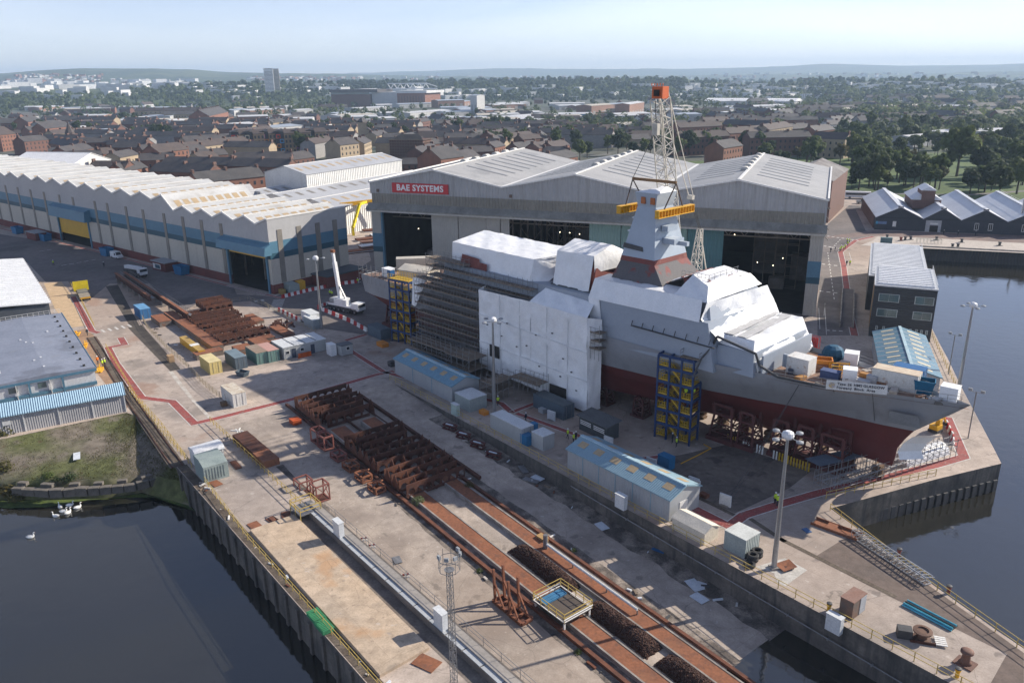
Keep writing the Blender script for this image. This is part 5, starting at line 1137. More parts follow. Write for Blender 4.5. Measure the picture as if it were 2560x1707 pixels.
# egg-crate cradles
def plate_mesh(W, h, seed, zig=True):
    """transverse plate with lightening holes and a saw edge of gussets"""
    bm = bmesh.new(); r2 = random.Random(seed); n = int(W/1.45); pts = []
    me = MB(); w = W/n
    for i in range(n):
        x0 = i*w; hole = h*.42; 
        # frame of four bars around an arched hole
        me.box(x0,x0+w*.24,-.06,.06,0,h); me.box(x0+w*.24,x0+w,-.06,.06,0,h*.22); me.box(x0+w*.24,x0+w,-.06,.06,h*.66,h)
        me.add([(x0+w*.24,-.06,h*.5),(x0+w*.45,-.06,h*.66),(x0+w*.24,-.06,h*.66),(x0+w*.24,.06,h*.5),(x0+w*.45,.06,h*.66),(x0+w*.24,.06,h*.66)],[(0,1,2),(5,4,3),(0,3,4,1)])
        me.add([(x0+w,-.06,h*.5),(x0+w,-.06,h*.66),(x0+w*.8,-.06,h*.66),(x0+w,.06,h*.5),(x0+w,.06,h*.66),(x0+w*.8,.06,h*.66)],[(0,1,2),(5,4,3),(0,2,5,3)])
    me.box(W,W+.12,-.06,.06,0,h)
    return me.mesh('frame_plate', [rusty,rust_d][seed%2])
def crate_cradle(label, t0, t1, c0, c1, skip_, h0, pitch, zt):
    rz = SROT + math.pi/2; t = thing('block_cradle', label, 'cradle', S((t0+t1)/2,(c0+c1)/2,zt((t0+t1)/2)), SROT)
    o = t.location; W = c1-c0; n = int((t1-t0)/pitch); pms = [plate_mesh(W, h0, 1), plate_mesh(W, h0*.9, 2), plate_mesh(W-2.2, h0*1.08, 3)]
    tm = (t0+t1)/2; cm = (c0+c1)/2; r2 = random.Random(int(t0))
    gus = [MB().add([(0,-.04,0),(L_,-.04,0),(L_,-.04,h0*.35),(L_*.5,-.04,h0*1.12),(0,-.04,h0*.35),(0,.04,0),(L_,.04,0),(L_,.04,h0*.35),(L_*.5,.04,h0*1.12),(0,.04,h0*.35)],[(0,1,2,3,4),(9,8,7,6,5),(0,4,9,5),(4,3,8,9),(3,2,7,8),(2,1,6,7)]).mesh('gusset_plate', rusty) for L_ in (pitch*.96,)]
    for i in range(n+1):
        tt = t0+i*pitch
        if any(a < tt < b for a, b in skip_): continue
        k = r2.randrange(3); dz = zt(tt)-o.z
        p = inst('frame_plate', pms[k], t, (tt-tm, -(c1-cm) if k < 2 else -(c1-cm)+r2.choice([0,1.1,2.2]), dz), math.pi/2)
        if i < n and not any(a < tt+pitch < b for a, b in skip_):
            m_ = int(W/1.75)
            for j in range(m_+1):
                if r2.random() < .18: continue
                inst('gusset_plate', gus[0], t, (tt-tm, -(c1-cm)+j*W/m_+.05, dz))
    for c in (c0+.2,c1-.2,c0+W*.5):
        segs_ = []; x = t0
        for a, b in skip_+[(t1+1,t1+1)]:
            MB().bar((t0-tm,-(c-cm),zt(t0)-o.z+.12),(t1-tm,-(c-cm),zt(t1)-o.z+.12),.3,.25).build('sill_beam', rust_d, t); break
    return t
crate_cradle('large rusty egg-crate steel cradle lying across the slipway ways', 4.5, 42.5, 9.2, 19.4, [(17,23.4)], 2.2, 2.1, lambda t: slip_z(t)+.15)
crate_cradle('upper rusty egg-crate steel cradle between the orange boxes and the road', -66, -38, 5.8, 17.2, [], 1.7, 1.9, lambda t: .35)
crate_cradle('raised rusty egg-crate section on top of the upper cradle end', -73, -63.5, 5.0, 11.5, [], 1.9, 1.6, lambda t: 1.2)
crate_cradle('small rusty egg-crate offcut lying beside the upper cradle', -48, -42.5, -1.8, 2.2, [], .9, 1.4, lambda t: .05)
for c0, c1 in ((16.2,18.9),(10.4,13.0)): slip_beam('launch_way','orange rusted way plate showing in the gap of the cradle','launching way',17.3,23.2,c0,c1,.9,rust_o,curb,'way plates in the cradle gap')
slip_beam('slip_rail','dark side rail beside the cradle on the road side','rail',2,40,19.8,20.2,.5,rust_d); slip_beam('slip_rail','dark side rail beside the cradle on the wall side','rail',6,44,7.2,7.7,.5,rust_d)
def sbox(name, label, cat, t0, t1, c0, c1, z0, z1, m, top=None, group=None, extra=None):
    t = thing(name, label, cat, S((t0+t1)/2,(c0+c1)/2,z0), SROT, group); a, b = (t1-t0)/2, (c1-c0)/2
    B(-a,a,-b,b,0,z1-z0-.08).build('body', m, t); B(-a-.04,a+.04,-b-.04,b+.04,z1-z0-.08,z1-z0).build('top', top or m, t); return t
box_side = mat('stained_pontoon_side', (.19,.17,.15), (.15,.12,.10), scale=.5, rough=.9, stain=[(.8,.58,.06,(.20,.09,.05),.7)])
for args in [('long orange topped steel pontoon beside the upper cradle',-72.3,-37,17.4,19.8,0,1.3),('orange topped end box across the long pontoon',-36.2,-33.6,18.6,24.3,0,1.2),('orange topped box by the curved fence',-71.2,-63.8,20.4,23.2,0,1.3),('orange topped box nearest the beige container',-34.8,-31.0,13.0,16.4,0,1.2),('orange topped box with a hatch beside the cradle end',-37.5,-32,8.6,11.8,0,1.2),('orange topped box behind the long cabin',-33.4,-29.8,2.6,8.4,0,1.2),('small orange topped box behind the cabin row',-38,-35.4,6.2,9.4,0,1.1),('orange topped slab on the pale hardstanding',-58.5,-51,2.4,4.6,0,.7),('orange topped slab near the egg-crate offcut',-45,-36,1.2,3.6,0,.7)]:
    sbox('steel_pontoon', args[0], 'pontoon', *args[1:], box_side, rust_o, 'rusted steel pontoons at the head of the slipway')
yb = sbox('yellow_skid','yellow steel skid box with rusty top beside the long pontoon','skid',-48.3,-35.3,21.9,23.3,0,1.5,ybm,mat('yellow_worn',(.45,.30,.08),(.3,.2,.08),scale=.8))
B(1,2.4,-.9,.9,1.45,1.6).build('strap', trim_m, yb)
# raised track girders at the slip head
def girder(label, t0, t1, c, w, z0, z1):
    t = thing('track_girder', label, 'girder', S((t0+t1)/2,c,0), SROT, 'raised track girders'); a = (t1-t0)/2
    B(-a,a,-w/2,w/2,z1-.14,z1).build('running_plate', rust_o, t); B(-a,a,-.15,.15,z0,z1-.14).build('web', rust_d, t); B(-a,a,-w/2,w/2,z0-.1,z0).build('bottom_flange', rust_d, t)
    for k in range(int((t1-t0)/6)): B(-a+2+k*6,-a+2.6+k*6,-.5,.5,0,z0).build('pier', curb, t)
    B(-a,a,w/2+.1,w/2+.9,z0+.4,z0+.5).build('catwalk', galv, t)
    mm = MB()
    for k in range(int((t1-t0)/1.6)): x = -a+k*1.6; mm.bar((x,w/2+.9,z0+.4),(x,w/2+.9,z0+1.5),.05)
    mm.bar((-a,w/2+.9,z0+1.5),(a,w/2+.9,z0+1.5),.05); mm.build('handrail', galv, t)
girder('long raised track girder running to the upper cradle', -121, -62.5, 16.8, .8, 1.4, 2.6); girder('shorter raised track girder ending in a yellow stub', -120, -85, 19.4, .8, 1.6, 2.9)
container('blue container beside the raised track girder end', S(-76.8,23.6), SROT, mat('container_midblue',(.055,.19,.40),(.05,.17,.36),scale=.5,rough=.5), mat('container_blue_top',(.13,.31,.52),scale=.5))
container('cream yellow container beside the curved fence end', S(-26,23.9), SROT, mat('container_cream',(.62,.50,.20),(.57,.46,.19),scale=.5,rough=.6), mat('container_cream_top',(.66,.56,.30),scale=.5))
container('slate grey container with an open pale door', S(-25.4,18.9), SROT, mat('container_slate',(.10,.135,.165),(.09,.12,.15),scale=.5), mat('container_slate_top',(.17,.23,.27),scale=.5))
container('green container with rust brown roof', S(-25.5,14.4), SROT, mat('container_green',(.14,.24,.22),(.12,.21,.195),scale=.5), mat('rust_brown_top',(.26,.19,.14),(.3,.24,.19),scale=.6)); container('green container with faded pink roof', S(-25.2,12.0), SROT, _M['container_green'], mat('pink_top',(.48,.28,.24),(.44,.27,.23),scale=.6))
wc_ = container('white rust streaked container standing alone on the open concrete', S(-6.2,26.5), SROT, cw, mat('cream_ribbed_top',(.60,.56,.48),(.50,.42,.32),scale=.9,stain=[(1.2,.58,.05,(.33,.21,.13),.6)]), group=None)
def cabin(label, t0, t1, c0, c1, h, m, rm, doors, wins, along='t', name='site_cabin'):
    t = thing(name, label, 'cabin', S((t0+t1)/2,(c0+c1)/2), SROT); a, b = (t1-t0)/2, (c1-c0)/2
    B(-a,a,-b,b,.1,h-.1).build('wall', m, t); B(-a-.08,a+.08,-b-.08,b+.08,h-.1,h+.05).build('roof', rm, t)
    for x, f in doors:
        o = (B(a,a+.05,x-.45,x+.45,.1,2.1) if f == 'e' else B(x-.45,x+.45,-b-.05,-b,.1,2.1)).build('door', mat('cabin_door',(.06,.075,.11),scale=1), t)
    for x, f in wins:
        o = (B(a,a+.05,x-.45,x+.45,1.1,1.9) if f == 'e' else B(x-.45,x+.45,-b-.05,-b,1.1,1.9)).build('window', trim_m, t); (B(a+.05,a+.07,x-.35,x+.35,1.2,1.8) if f == 'e' else B(x-.35,x+.35,-b-.07,-b-.05,1.2,1.8)).build('pane', win_d_, o)
    return t
win_d_ = mat('dark_glass', (.03,.035,.045), rough=.1, spec=.7, scale=1)
cab_g = mat('cabin_grey', (.40,.415,.42), (.36,.375,.38), scale=.4, rough=.6, rib=(1,.3,.4), fine=.06)
cab_r = mat('cabin_roof', (.62,.64,.65), (.56,.58,.59), scale=.4, rough=.5)
t = cabin('long pale grey site cabin with three roof joints and blue doors', -27.9,-21.8,.3,10.0,2.7,cab_g,cab_r,[(-2.6,'e'),(1.7,'e')],[(-.7,'e'),(-4.0,'e')])
for y in (-2.4,.1,2.6): B(-3.1,3.1,y-.07,y+.07,2.7,2.8).build('roof_joint', dark_st, t)
box_thing('portable_toilet','white portable toilet pair beside the long grey cabin','toilet', S(-18.5,.7), SROT, (2.2,1.3,2.5), wht)
cabin('small grey guard hut with one window beside the white toilet', -18.2,-16.0,-3.1,-.4,2.3,cab_g,mat('hut_roof',(.13,.14,.15),scale=.5),[],[(.2,'e')],name='guard_hut')
for k in range(4):
    o = MB().box(-.5,.5,-.04,.04,0,1.0).box(-.6,-.5,-.2,.2,0,.1).box(.5,.6,-.2,.2,0,.1).build('plastic_barrier', mat('barrier_orange',(.62,.12,.02),scale=1), None, S(-20.9,4.8+k*.65), SROT+math.pi/2); tag(o,'orange plastic barrier panel leaning before the long cabin','barrier','orange barrier panels at the cabin')
for (k,x,y,w,d,h,m,lab) in [('G',1380,600,5.2,2.6,2.6,cab_r,'white topped plant cabin at the road edge by the lamp mast'),('G',1400,640,5.4,2.4,2.3,mat('plant_grey',(.33,.37,.38),scale=.5),'grey plant container next to the lamp mast')]:
    box_thing('plant_cabin', lab, 'cabin', g(k,x,y), SROT, (w,d,h), m, cab_r)
# hopper shelter on left pier
hs_ = thing('arched_shelter','white ribbed shelter with rounded roof on the left pier','shelter', S(15.2,38.6), SROT); n = 8
B(-1.6,1.6,-2.1,2.1,0,2.2).build('wall', mat('white_ribbed',(.66,.66,.65),(.6,.6,.6),scale=.5,rib=(1,.3,.8)), hs_); pr = [(-1.75*math.cos(math.pi*k/n), 2.2+.7*math.sin(math.pi*k/n)) for k in range(n+1)]; MB().ext([(x,-2.25,z) for x,z in pr],(0,4.5,0)).build('roof', wht, hs_)
gs = thing('grey_store_box','sage green steel store box with sloping lid on the left pier','store box', S(20.0,39.6), SROT); sg = mat('sage_steel',(.26,.31,.30),(.23,.28,.27),scale=.5,rough=.6)
MB().ext([(-2.0,0,0),(2.2,0,0),(2.2,0,2.5),(.4,0,3.1),(-2.0,0,3.1)],(0,3.6,0)).build('body', sg, gs, (0,-1.8,0))
for k in range(7): B(2.2,2.26,-1.4+k*.42,-1.25+k*.42,.4,2.2).build('rib', sg, gs)
stk = thing('steel_stack','stack of rusty steel grids lying behind the yellow fence','steel stack', S(17,31.6), SROT)
for k in range(6): B(-6.8+k*2.2,-4.75+k*2.2,-1.25,1.25,0,1.05+.04*(k%2)).build('grid_bundle', rust_d if k < 4 else rust_o, stk)
for k in range(3): MB().bar((-8.4,-.9+k*.8,1.1),(-6.9,.6-k*.5,1.1),.16).build('white_frame', trim_m, stk)
for t_, c_, lab in ((32.2,30.6,'open red lattice box frame beside the paper heap'),(34.6,29.2,'open red lattice box frame beside the yellow platform')):
    t = thing('lattice_box', lab, 'frame', SR(t_,c_), SROT); mm = MB(); rr_ = mat('red_oxide',(.24,.085,.065),(.2,.075,.06),scale=1,rough=.8)
    for x in (-1,1):
        for y in (-1,1): mm.bar((x,y,0),(x,y,2.6),.16)
    for z in (.1,2.55):
        for a_, b_ in (((-1,-1),(1,-1)),((1,-1),(1,1)),((1,1),(-1,1)),((-1,1),(-1,-1))): mm.bar((*a_,z),(*b_,z),.18)
    for a_, b_ in (((-1,-1),(1,-1)),((1,-1),(1,1)),((1,1),(-1,1)),((-1,1),(-1,-1))): mm.bar((*a_,.2),(*b_,2.5),.1)
    mm.build('lattice', rr_, t); B(-1,1,-1,1,0,.12).build('base', rust_d, t)
# crane track beam with walkway
bw = thing('crane_beam','raised concrete crane beam with grey walkway between slipway and pier','crane beam', S(85,32.6), SROT)
B(-46,45,-1.1,1.1,-5,.75).build('beam', mat('beam_concrete',(.17,.15,.135),(.12,.105,.095),scale=.4,rough=.95), bw); B(-46,45,-.35,.75,.75,.95).build('ledge', mat('ledge_concrete',(.33,.30,.27),(.27,.25,.23),scale=.4), bw)
for k in range(29): B(-45.8+k*3.1,-42.85+k*3.1,-1.0,.0,.75 if k%2 else .752,.80).build('walkway_plate', mat('walkway_grey',(.40,.42,.44),(.36,.38,.40),scale=.5,rough=.7), bw)
def rail(name, label, pts, m, h=1.1, step=2.0, rails=(.55,1.1), post=.07, group=None, cat='fence'):
    t = thing(name, label, cat, pts[0], 0, group); o = Vector(pts[0]); pm = MB().box(-post/2,post/2,-post/2,post/2,0,h).mesh('post', m); rl = MB()
    for a, b in zip(pts, pts[1:]):
        a, b = Vector(a), Vector(b); n = max(1, round((b-a).length/step))
        for i in range(n+1 if b == Vector(pts[-1]) else n): inst('post', pm, t, a.lerp(b,i/n)-o)
        for z in rails: rl.bar(a-o+Vector((0,0,z)), b-o+Vector((0,0,z)), post*.8)
    rl.build('rails', m, t); return t
yfence = mat('fence_yellow', (.50,.36,.09), (.42,.31,.10), scale=1.5, rough=.6, fine=.15)
rail('quay_fence','yellow post and rail fence along the left basin quay edge',[S(-24,40.2),S(1,41.1),S(14,41.2)],yfence)
rail('quay_fence','yellow quay fence beside the sunlit tan slab',[S(22,41.4),S(41,42.3),S(128,42.6)],yfence)
rail('pier_fence','yellow fence beside the rusty steel stack',[S(.5,33.2),S(39,33.4)],yfence,step=1.6)
rail('wall_fence','yellow fence along the top of the slipway side wall',[S(3,-1.0),S(50,-1.1),S(128,-1.0)],yfence,step=2.2)
rail('river_fence','yellow fence panels along the river edge of the right pier',[S(84.6,-21.4),S(94.7,-17.1),S(109,-12.0),S(128,-5.2)],yfence,step=2.4)
rail('jetty_fence','yellow guard fence along the bow end of the ship quay',[g('N',1330,900),g('N',2330,690)],yfence,step=1.6)
rail('curved_fence','beige curved barrier fence around the sunken track',[g('F',1300,580),g('F',1345,665),g('F',1500,830),g('F',1700,1010),g('F',1880,1200),g('F',2010,1300)],mat('fence_beige',(.34,.28,.19),scale=1),h=1.3,rails=(.3,.6,.9,1.25))
rail('road_rail','pale yellow rail beside the upper cradle',[g('G',590,435),g('G',800,400),g('G',960,460),g('G',1280,640),g('G',1420,700)],mat('rail_pale',(.42,.36,.24),scale=1))
rail('walkway_rail','yellow handrail beside the red walkway and rail track',[g('F',970,840),g('F',1250,1310),g('F',1480,1568),g('K',1750,690)],yfence)
rail('track_rail','yellow handrail by the gravel strip',[g('F',645,270),g('F',740,410),g('F',860,650)],yfence)
rail('beam_rail','thin grey handrail along the slipway side of the crane beam',[S(41,31.4,.0),S(128,31.4,.0)],galv,h=1.7,rails=(1.2,1.7),step=3,post=.05)
# platform on crane beam
yp = thing('beam_platform','small yellow railed platform at the head of the crane beam','platform', S(39.6,33.6), SROT); B(-1.6,1.6,-1.5,1.5,.7,.85).build('deck', galv, yp); mm = MB()
for x in (-1.6,0,1.6):
    for y in (-1.5,1.5): mm.bar((x,y,0),(x,y,1.9),.1)
for z in (1.4,1.9):
    for a_, b_ in (((-1.6,-1.5),(1.6,-1.5)),((1.6,-1.5),(1.6,1.5)),((1.6,1.5),(-1.6,1.5)),((-1.6,1.5),(-1.6,-1.5))): mm.bar((*a_,z),(*b_,z),.09)
mm.build('guard_rail', yfence, yp)
def cab(label, t_, c_, z_, m=None):
    t = thing('switch_cabinet', label, 'cabinet', S(t_,c_,z_), SROT); B(-.85,.85,-.35,.35,0,2.0).build('body', m or cab_r, t); B(-.9,.9,-.42,.42,2.0,2.08).build('lid', cab_r, t); B(-.4,.4,.35,.38,.3,1.7).build('door', cab_g, t)
cab('cream switch cabinet on the crane beam beside the striped trestles',48.6,33.2,.8); cab('cream switch cabinet on the crane beam near the floodlight tower',71.9,33.2,.8); cab('pale cabinet on a bracket over the slipway wall',66,-.3,.0); cab('pale double cabinet on the pier wall by the rusty locker',97.6,-.2,-.9); cab('pale green cabinet on the pier wall by the small shed',25.2,-1.2,0.0,mat('pale_green_cab',(.42,.52,.47),scale=1))
for (k,x,y,lab) in [('M',1015,400,'white concrete barrier block beside the dark container'),('M',1535,640,'white concrete barrier block beside the slatted cabin'),('M',1925,840,'white barrier block next to the blue bottle rack'),('M',2310,1020,'white barrier block behind the end of the long shed'),('N',410,960,'white barrier block nearest the red walkway bend'),('N',130,820,'white barrier block at the shed end by the rail groove')]:
    o = B(-.85,.85,-.12,.12,0,1.7).build('panel', cab_r, None); t = thing('barrier_block', lab, 'barrier', g(k,x,y), SROT+.15, 'white upright panels on the quay'); o.parent = t; B(-.6,.6,-.4,.4,0,.15).build('foot', curb, t)
# floodlight lattice tower on left pier
ft_ = thing('floodlight_tower','slim lattice floodlight tower with a ring of lamps on the left pier','floodlight tower', S(79.2,36.6), SROT)
mm = MB(); lattice(mm, (0,0,0),(0,0,13.2),.5,.42,22,.028); mm.build('lattice', galv, ft_); mm = MB()
for k in range(8):
    a, b = k*math.pi/4, (k+1)*math.pi/4
    for z in (13.2,14.3): mm.bar((1.0*math.cos(a),1.0*math.sin(a),z),(1.0*math.cos(b),1.0*math.sin(b),z),.045)
    mm.bar((1.0*math.cos(a),1.0*math.sin(a),13.2),(1.0*math.cos(a),1.0*math.sin(a),14.9),.04)
mm.tube((0,0,13.15),(0,0,13.2),.5,8); mm.build('lamp_ring', galv, ft_)
for k in range(5): a = -1.6+k*.8; MB().cbox((1.05*math.cos(a),1.05*math.sin(a),14.7),(.4,.2,.36),a+1.57).build('lamp', mat('lamp_grey',(.32,.34,.36),scale=1), ft_)
# tall lamp masts
def lamp_mast(label, p, h, arms=4):
    t = thing('lamp_mast', label, 'lamp mast', p, rnd.uniform(0,1.5), 'tall lamp masts'); ms = mat('mast_steel',(.36,.37,.38),(.32,.33,.34),scale=.5,rough=.35,metal=.6)
    MB().tube((0,0,0),(0,0,h),.34,10,.16).build('pole', ms, t); MB().lathe([(.62,h-.1),(.7,h+.15),(.62,h+.55),(.3,h+.75)],n=12).build('head', wht, t); B(-.5,.5,-.5,.5,0,.25).build('foot', curb, t)
    for k in range(arms):
        a = k*2*math.pi/arms+.3; c_ = Vector((math.cos(a),math.sin(a),0)); MB().bar((0,0,h),tuple(c_*1.5+Vector((0,0,h+.1))),.08).build('arm', ms, t); MB().lathe([(.15,.18),(.42,.05),(.4,-.1),(.2,-.14)],c=tuple(c_*1.8+Vector((0,0,h+.1))),n=10).build('lamp', mat('lamp_grey',()) if False else _M['lamp_grey'], t)
lamp_mast('tall steel lamp mast with five lamps standing on the right pier', S(87.5,-4.1), 17.2); lamp_mast('tall lamp mast between the small sheds and the white sheeting', g('M',497,345), 17.0); lamp_mast('tall lamp mast beside the grey plant cabin', g('G',1475,660), 16.8); lamp_mast('tall lamp mast on the quay edge beyond the bow', g('S',1110,1440), 15.6)
for k, x, y, lab in (('S',1012,1325,'small twin lamp post beside the blue roofed store'),('J',2235,1185,'small twin lamp post below the bow tip')):
    t = thing('lamp_post', lab, 'lamp post', g(k,x,y), SHA, 'small twin lamp posts on the quay'); MB().tube((0,0,0),(0,0,8),.1,6).build('pole', galv, t); MB().bar((-.9,0,8),(.9,0,8),.07).build('arm', galv, t)
    for x_ in (-.9,.9): B(x_-.3,x_+.3,-.1,.1,8.0,8.45).build('lamp', _M['lamp_grey'], t)
# trestles (tripod frames)
for t_, lab in ((68.9,'rust brown A-frame trestle with two tall posts, up the slope'),(71.7,'rust brown A-frame trestle with two tall posts, down the slope')):
    t = thing('post_trestle', lab, 'trestle', SR(t_,22.3), SROT, 'rust brown trestles on the slipway'); rb = mat('trestle_rust',(.22,.085,.045),(.18,.07,.04),scale=.8,rough=.85); mm = MB()
    for y in (-.75,.75): mm.bar((-1.3,y,.2),(1.3,y,.2),.35,.4)
    for x in (-1.3,0,1.3): mm.bar((x,-.75,.2),(x,.75,.2),.3,.35)
    mm.build('base', rb, t); B(-1.2,1.2,-.7,.7,.05,.12).build('pan', rust_d, t)
    for y in (-.7,.7): MB().bar((-.9,y,.3),(-1.15,y,4.6),.26).build('post', rb, t); MB().bar((.7,y,.3),(-.95,y*.9,2.6),.18).build('strut', rb, t)
# platform with yellow rails
pl = thing('work_platform','grey work platform with yellow rails bridging the launching way','platform', SR(74.2,17.95,-1.55), SROT); B(-2.6,2.6,-2.0,2.1,2.6,2.85).build('deck', mat('plank_deck',(.075,.06,.05),(.10,.08,.065),scale=.8), pl); mm = MB(); yw = MB()
for x in (-2.5,2.5):
    for y in (-1.9,2.0): mm.bar((x,y,1.5),(x,y,2.6),.2)
for z, m_ in ((2.95,mm),(3.5,yw),(4.0,yw)):
    for a_, b_ in (((-2.7,-2.1),(2.7,-2.1)),((2.7,-2.1),(2.7,2.2)),((2.7,2.2),(-2.7,2.2)),((-2.7,2.2),(-2.7,-2.1))):
        m_.bar((*a_,z),(*b_,z),.1 if z < 3 else .07)
for k in range(5): yw.bar((-2.7+k*1.35,-2.1,2.85),(-2.7+k*1.35,-2.1,4.0),.08); yw.bar((-2.7+k*1.35,2.2,2.85),(-2.7+k*1.35,2.2,4.0),.08)
mm.bar((-2.75,-2.2,3.3),(-2.75,2.3,3.3),.1); mm.bar((2.75,-2.2,3.3),(2.75,2.3,3.3),.1); mm.build('white_frame', trim_m, pl); yw.build('guard_rail', yfence, pl)
for k in range(5): B(-2.2+k*.24,-2.02+k*.24,-1.7,1.7,2.87,3.1+.03*(k%2)).build('blue_beam', mat('beam_blue',(.05,.19,.36),(.04,.16,.3),scale=1), pl)
pp = thing('white_pipe','thin white pipe on short stands along the launching way','pipe', SR(72,11.4), SROT); dz_ = slip_z(80)-slip_z(64)
MB().tube((-8,0,1.1-dz_/2),(8,0,1.1+dz_/2),.16,8).build('pipe', cab_r, pp)
for x in (-8,-3,3,8): MB().tube((x,0,-dz_/2*0-.2*x/8*-1*0),(x,0,1.0-(-dz_)*x/16*1),.09,6).build('stand', galv, pp)
MB().tube((-8.3,0,.5),(-8.3,0,2.4-dz_/2),.3,8).build('end_drum', galv, pp)
# chain heaps
chn = mat('rusty_chain',(.085,.042,.030),(.055,.030,.024),scale=2.5,rough=.95,fine=.3)
def heap(label, t0, t1, c0, c1, h, seed):
    r2 = random.Random(seed); t = thing('chain_heap', label, 'chain heap', SR((t0+t1)/2,(c0+c1)/2), SROT, 'rusty chain heaps between the launching ways'); L, W = t1-t0, c1-c0; sl_z = (slip_z(t1)-slip_z(t0))/L
    mm = MB(); nx, ny = 18, 7
    for i in range(nx+1):
        for j in range(ny+1):
            u, v = i/nx*2-1, j/ny*2-1; e = max(0,(1-abs(u)**4))*max(0,(1-v*v)); mm.v.append((u*L/2, v*W/2, e**.7*h+r2.uniform(-.08,.08)*(e > 0)+sl_z*u*L/2))
    for i in range(nx):
        for j in range(ny): a = i*(ny+1)+j; mm.f.append((a,a+ny+1,a+ny+2,a+1))
    mm.build('core', chn, t); lk = MB()
    for k in range(1500):
        u, v = r2.uniform(-1,1), r2.uniform(-1,1); e = max(0,(1-abs(u)**4))*max(0,(1-v*v)); z = e**.7*h+sl_z*u*L/2; p = Vector((u*L/2,v*W/2,z)); d = Vector((r2.gauss(0,1),r2.gauss(0,1),r2.gauss(0,.8))).normalized()
        lk.bar(p-d*.16,p+d*.16,.13,.09)
    o = lk.build('links', chn, t, fix=False); o['kind'] = 'stuff'
heap('rusty heap of anchor chain uphill of the railed platform',61,72,11.9+.9,14.9+.6,1.3,1); heap('rusty heap of anchor chain downhill of the railed platform',75.2,85.2,12.9,15.6,1.3,2); heap('rusty heap of anchor chain closest to the water',86.4,97,12.9,15.6,1.3,3)

# ================================================================== PIER AND QUAY THINGS
shw = mat('shed_grey_wall',(.37,.385,.40),(.33,.345,.36),scale=.3,rough=.6,rib=(0,.5,.3),fine=.05); shr = mat('shed_blue_roof',(.24,.36,.43),(.21,.33,.40),scale=.25,rough=.55,rib=(0,.35,.35),fine=.05)
gable_shed('small_shed','long pale shed with blue roof and tan rooflights on the pier wall','shed', S(52.8,-2.5), SROT, 19.8, 6.1, 3.2, 4.3, shw, shr, (6,1.5,.35,.72), tanp, mat('pale_blue_cap',()) if False else _M['pale_blue_cap'], 'pale blue roofed sheds along the pier wall', .25, (2.0,3.6,2.2,trim_m,'x1'), 5)
gable_shed('small_shed','shorter pale shed with blue roof beside the stair scaffold','shed', S(.6,-3.7), SROT, 20.0, 6.1, 3.2, 4.3, shw, mat('shed_blue_roof2',(.17,.31,.40),(.15,.28,.37),scale=.25,rough=.55,rib=(0,.35,.35)), (6,1.3,.35,.72), tanp, _M['pale_blue_cap'], 'pale blue roofed sheds along the pier wall', .25, None, 2)
def yard_box(name, label, t0, t1, c0, c1, h, m, top): return sbox(name, label, 'site box', t0, t1, min(c0,c1), max(c0,c1), 0, h, m, top)
yard_box('flat_roof_store','square flat roofed store at the end of the shorter shed',21.6,26.1,-7.4,-3.6,2.5,mat('store_sage',(.30,.34,.34),(.27,.31,.31),scale=.4),cab_r)
container('long white container cabin on the pier wall edge', S(37.8,-3.75), SROT, cab_g, cab_r, (8.2,2.6,2.7), name='container_cabin')
yard_box('plant_cube','square pale plant housing beside the blue pump tanks',43.2,46.0,-5.9,-3.5,2.5,cab_g,cab_r)
container('dark slate container beside the white sheeting corner', S(35.3,-15.2), SROT, _M['container_slate'], mat('slate_top',(.10,.12,.13),scale=.5), (8.0,2.6,2.6), name='container_cabin')
sc_ = thing('slatted_cabin','dark cabin with white slatted shutters near the stair tower','cabin', S(46.8,-15.0), SROT); B(-3.2,3.2,-1.4,1.4,0,2.5).build('wall', mat('cabin_dark',(.075,.085,.09),scale=.5), sc_); MB().ext([(-3.6,-1.8,2.5),(3.6,-1.8,2.5),(3.6,1.8,2.9),(-3.6,1.8,2.9)],(0,0,.12)).build('roof', mat('ribbed_dark_roof',(.12,.125,.13),scale=.5,rib=(0,.4,.6)), sc_)
for x0 in (-2.9,.2):
    f = B(x0,x0+2.6,-1.46,-1.4,1.1,2.1).build('shutter', dark_in, sc_)
    for k in range(3): B(x0+.05,x0+2.55,-1.5,-1.46,1.2+k*.3,1.36+k*.3).build('slat', trim_m, f)
tn = thing('canvas_tent','cream canvas storage tent on the pier between shed and grey box','tent', S(76.5,-3.0), SROT); B(-2.6,2.6,-1.4,1.4,0,1.7).build('wall', cnv, tn); mm = MB(); wrinkle(mm,[(-2.75,-1.55,1.68),(2.75,-1.55,1.68),(2.7,0,2.35),(-2.7,0,2.35)],8,4,.05,1); wrinkle(mm,[(-2.7,0,2.35),(2.7,0,2.35),(2.75,1.55,1.68),(-2.75,1.55,1.68)],8,4,.05,2); mm.build('canopy', cnv, tn, smooth=True, fix=False); MB().add([(2.62,-1.45,1.7),(2.62,1.45,1.7),(2.66,0,2.35)],[(0,1,2)]).build('gable', cnv, tn)
gb_ = yard_box('grey_steel_box','sage grey ribbed steel box beside the stacked tyres',81.0,84.1,-5.9,-3.0,2.6,mat('steel_sage2',(.30,.345,.34),(.27,.31,.305),scale=.5,rib=(1,.35,.4)),mat('pale_top',(.55,.57,.55),scale=.5))
tyre_m = mat('tyre_rubber',(.03,.03,.032),(.045,.045,.045),scale=3,rough=.85)
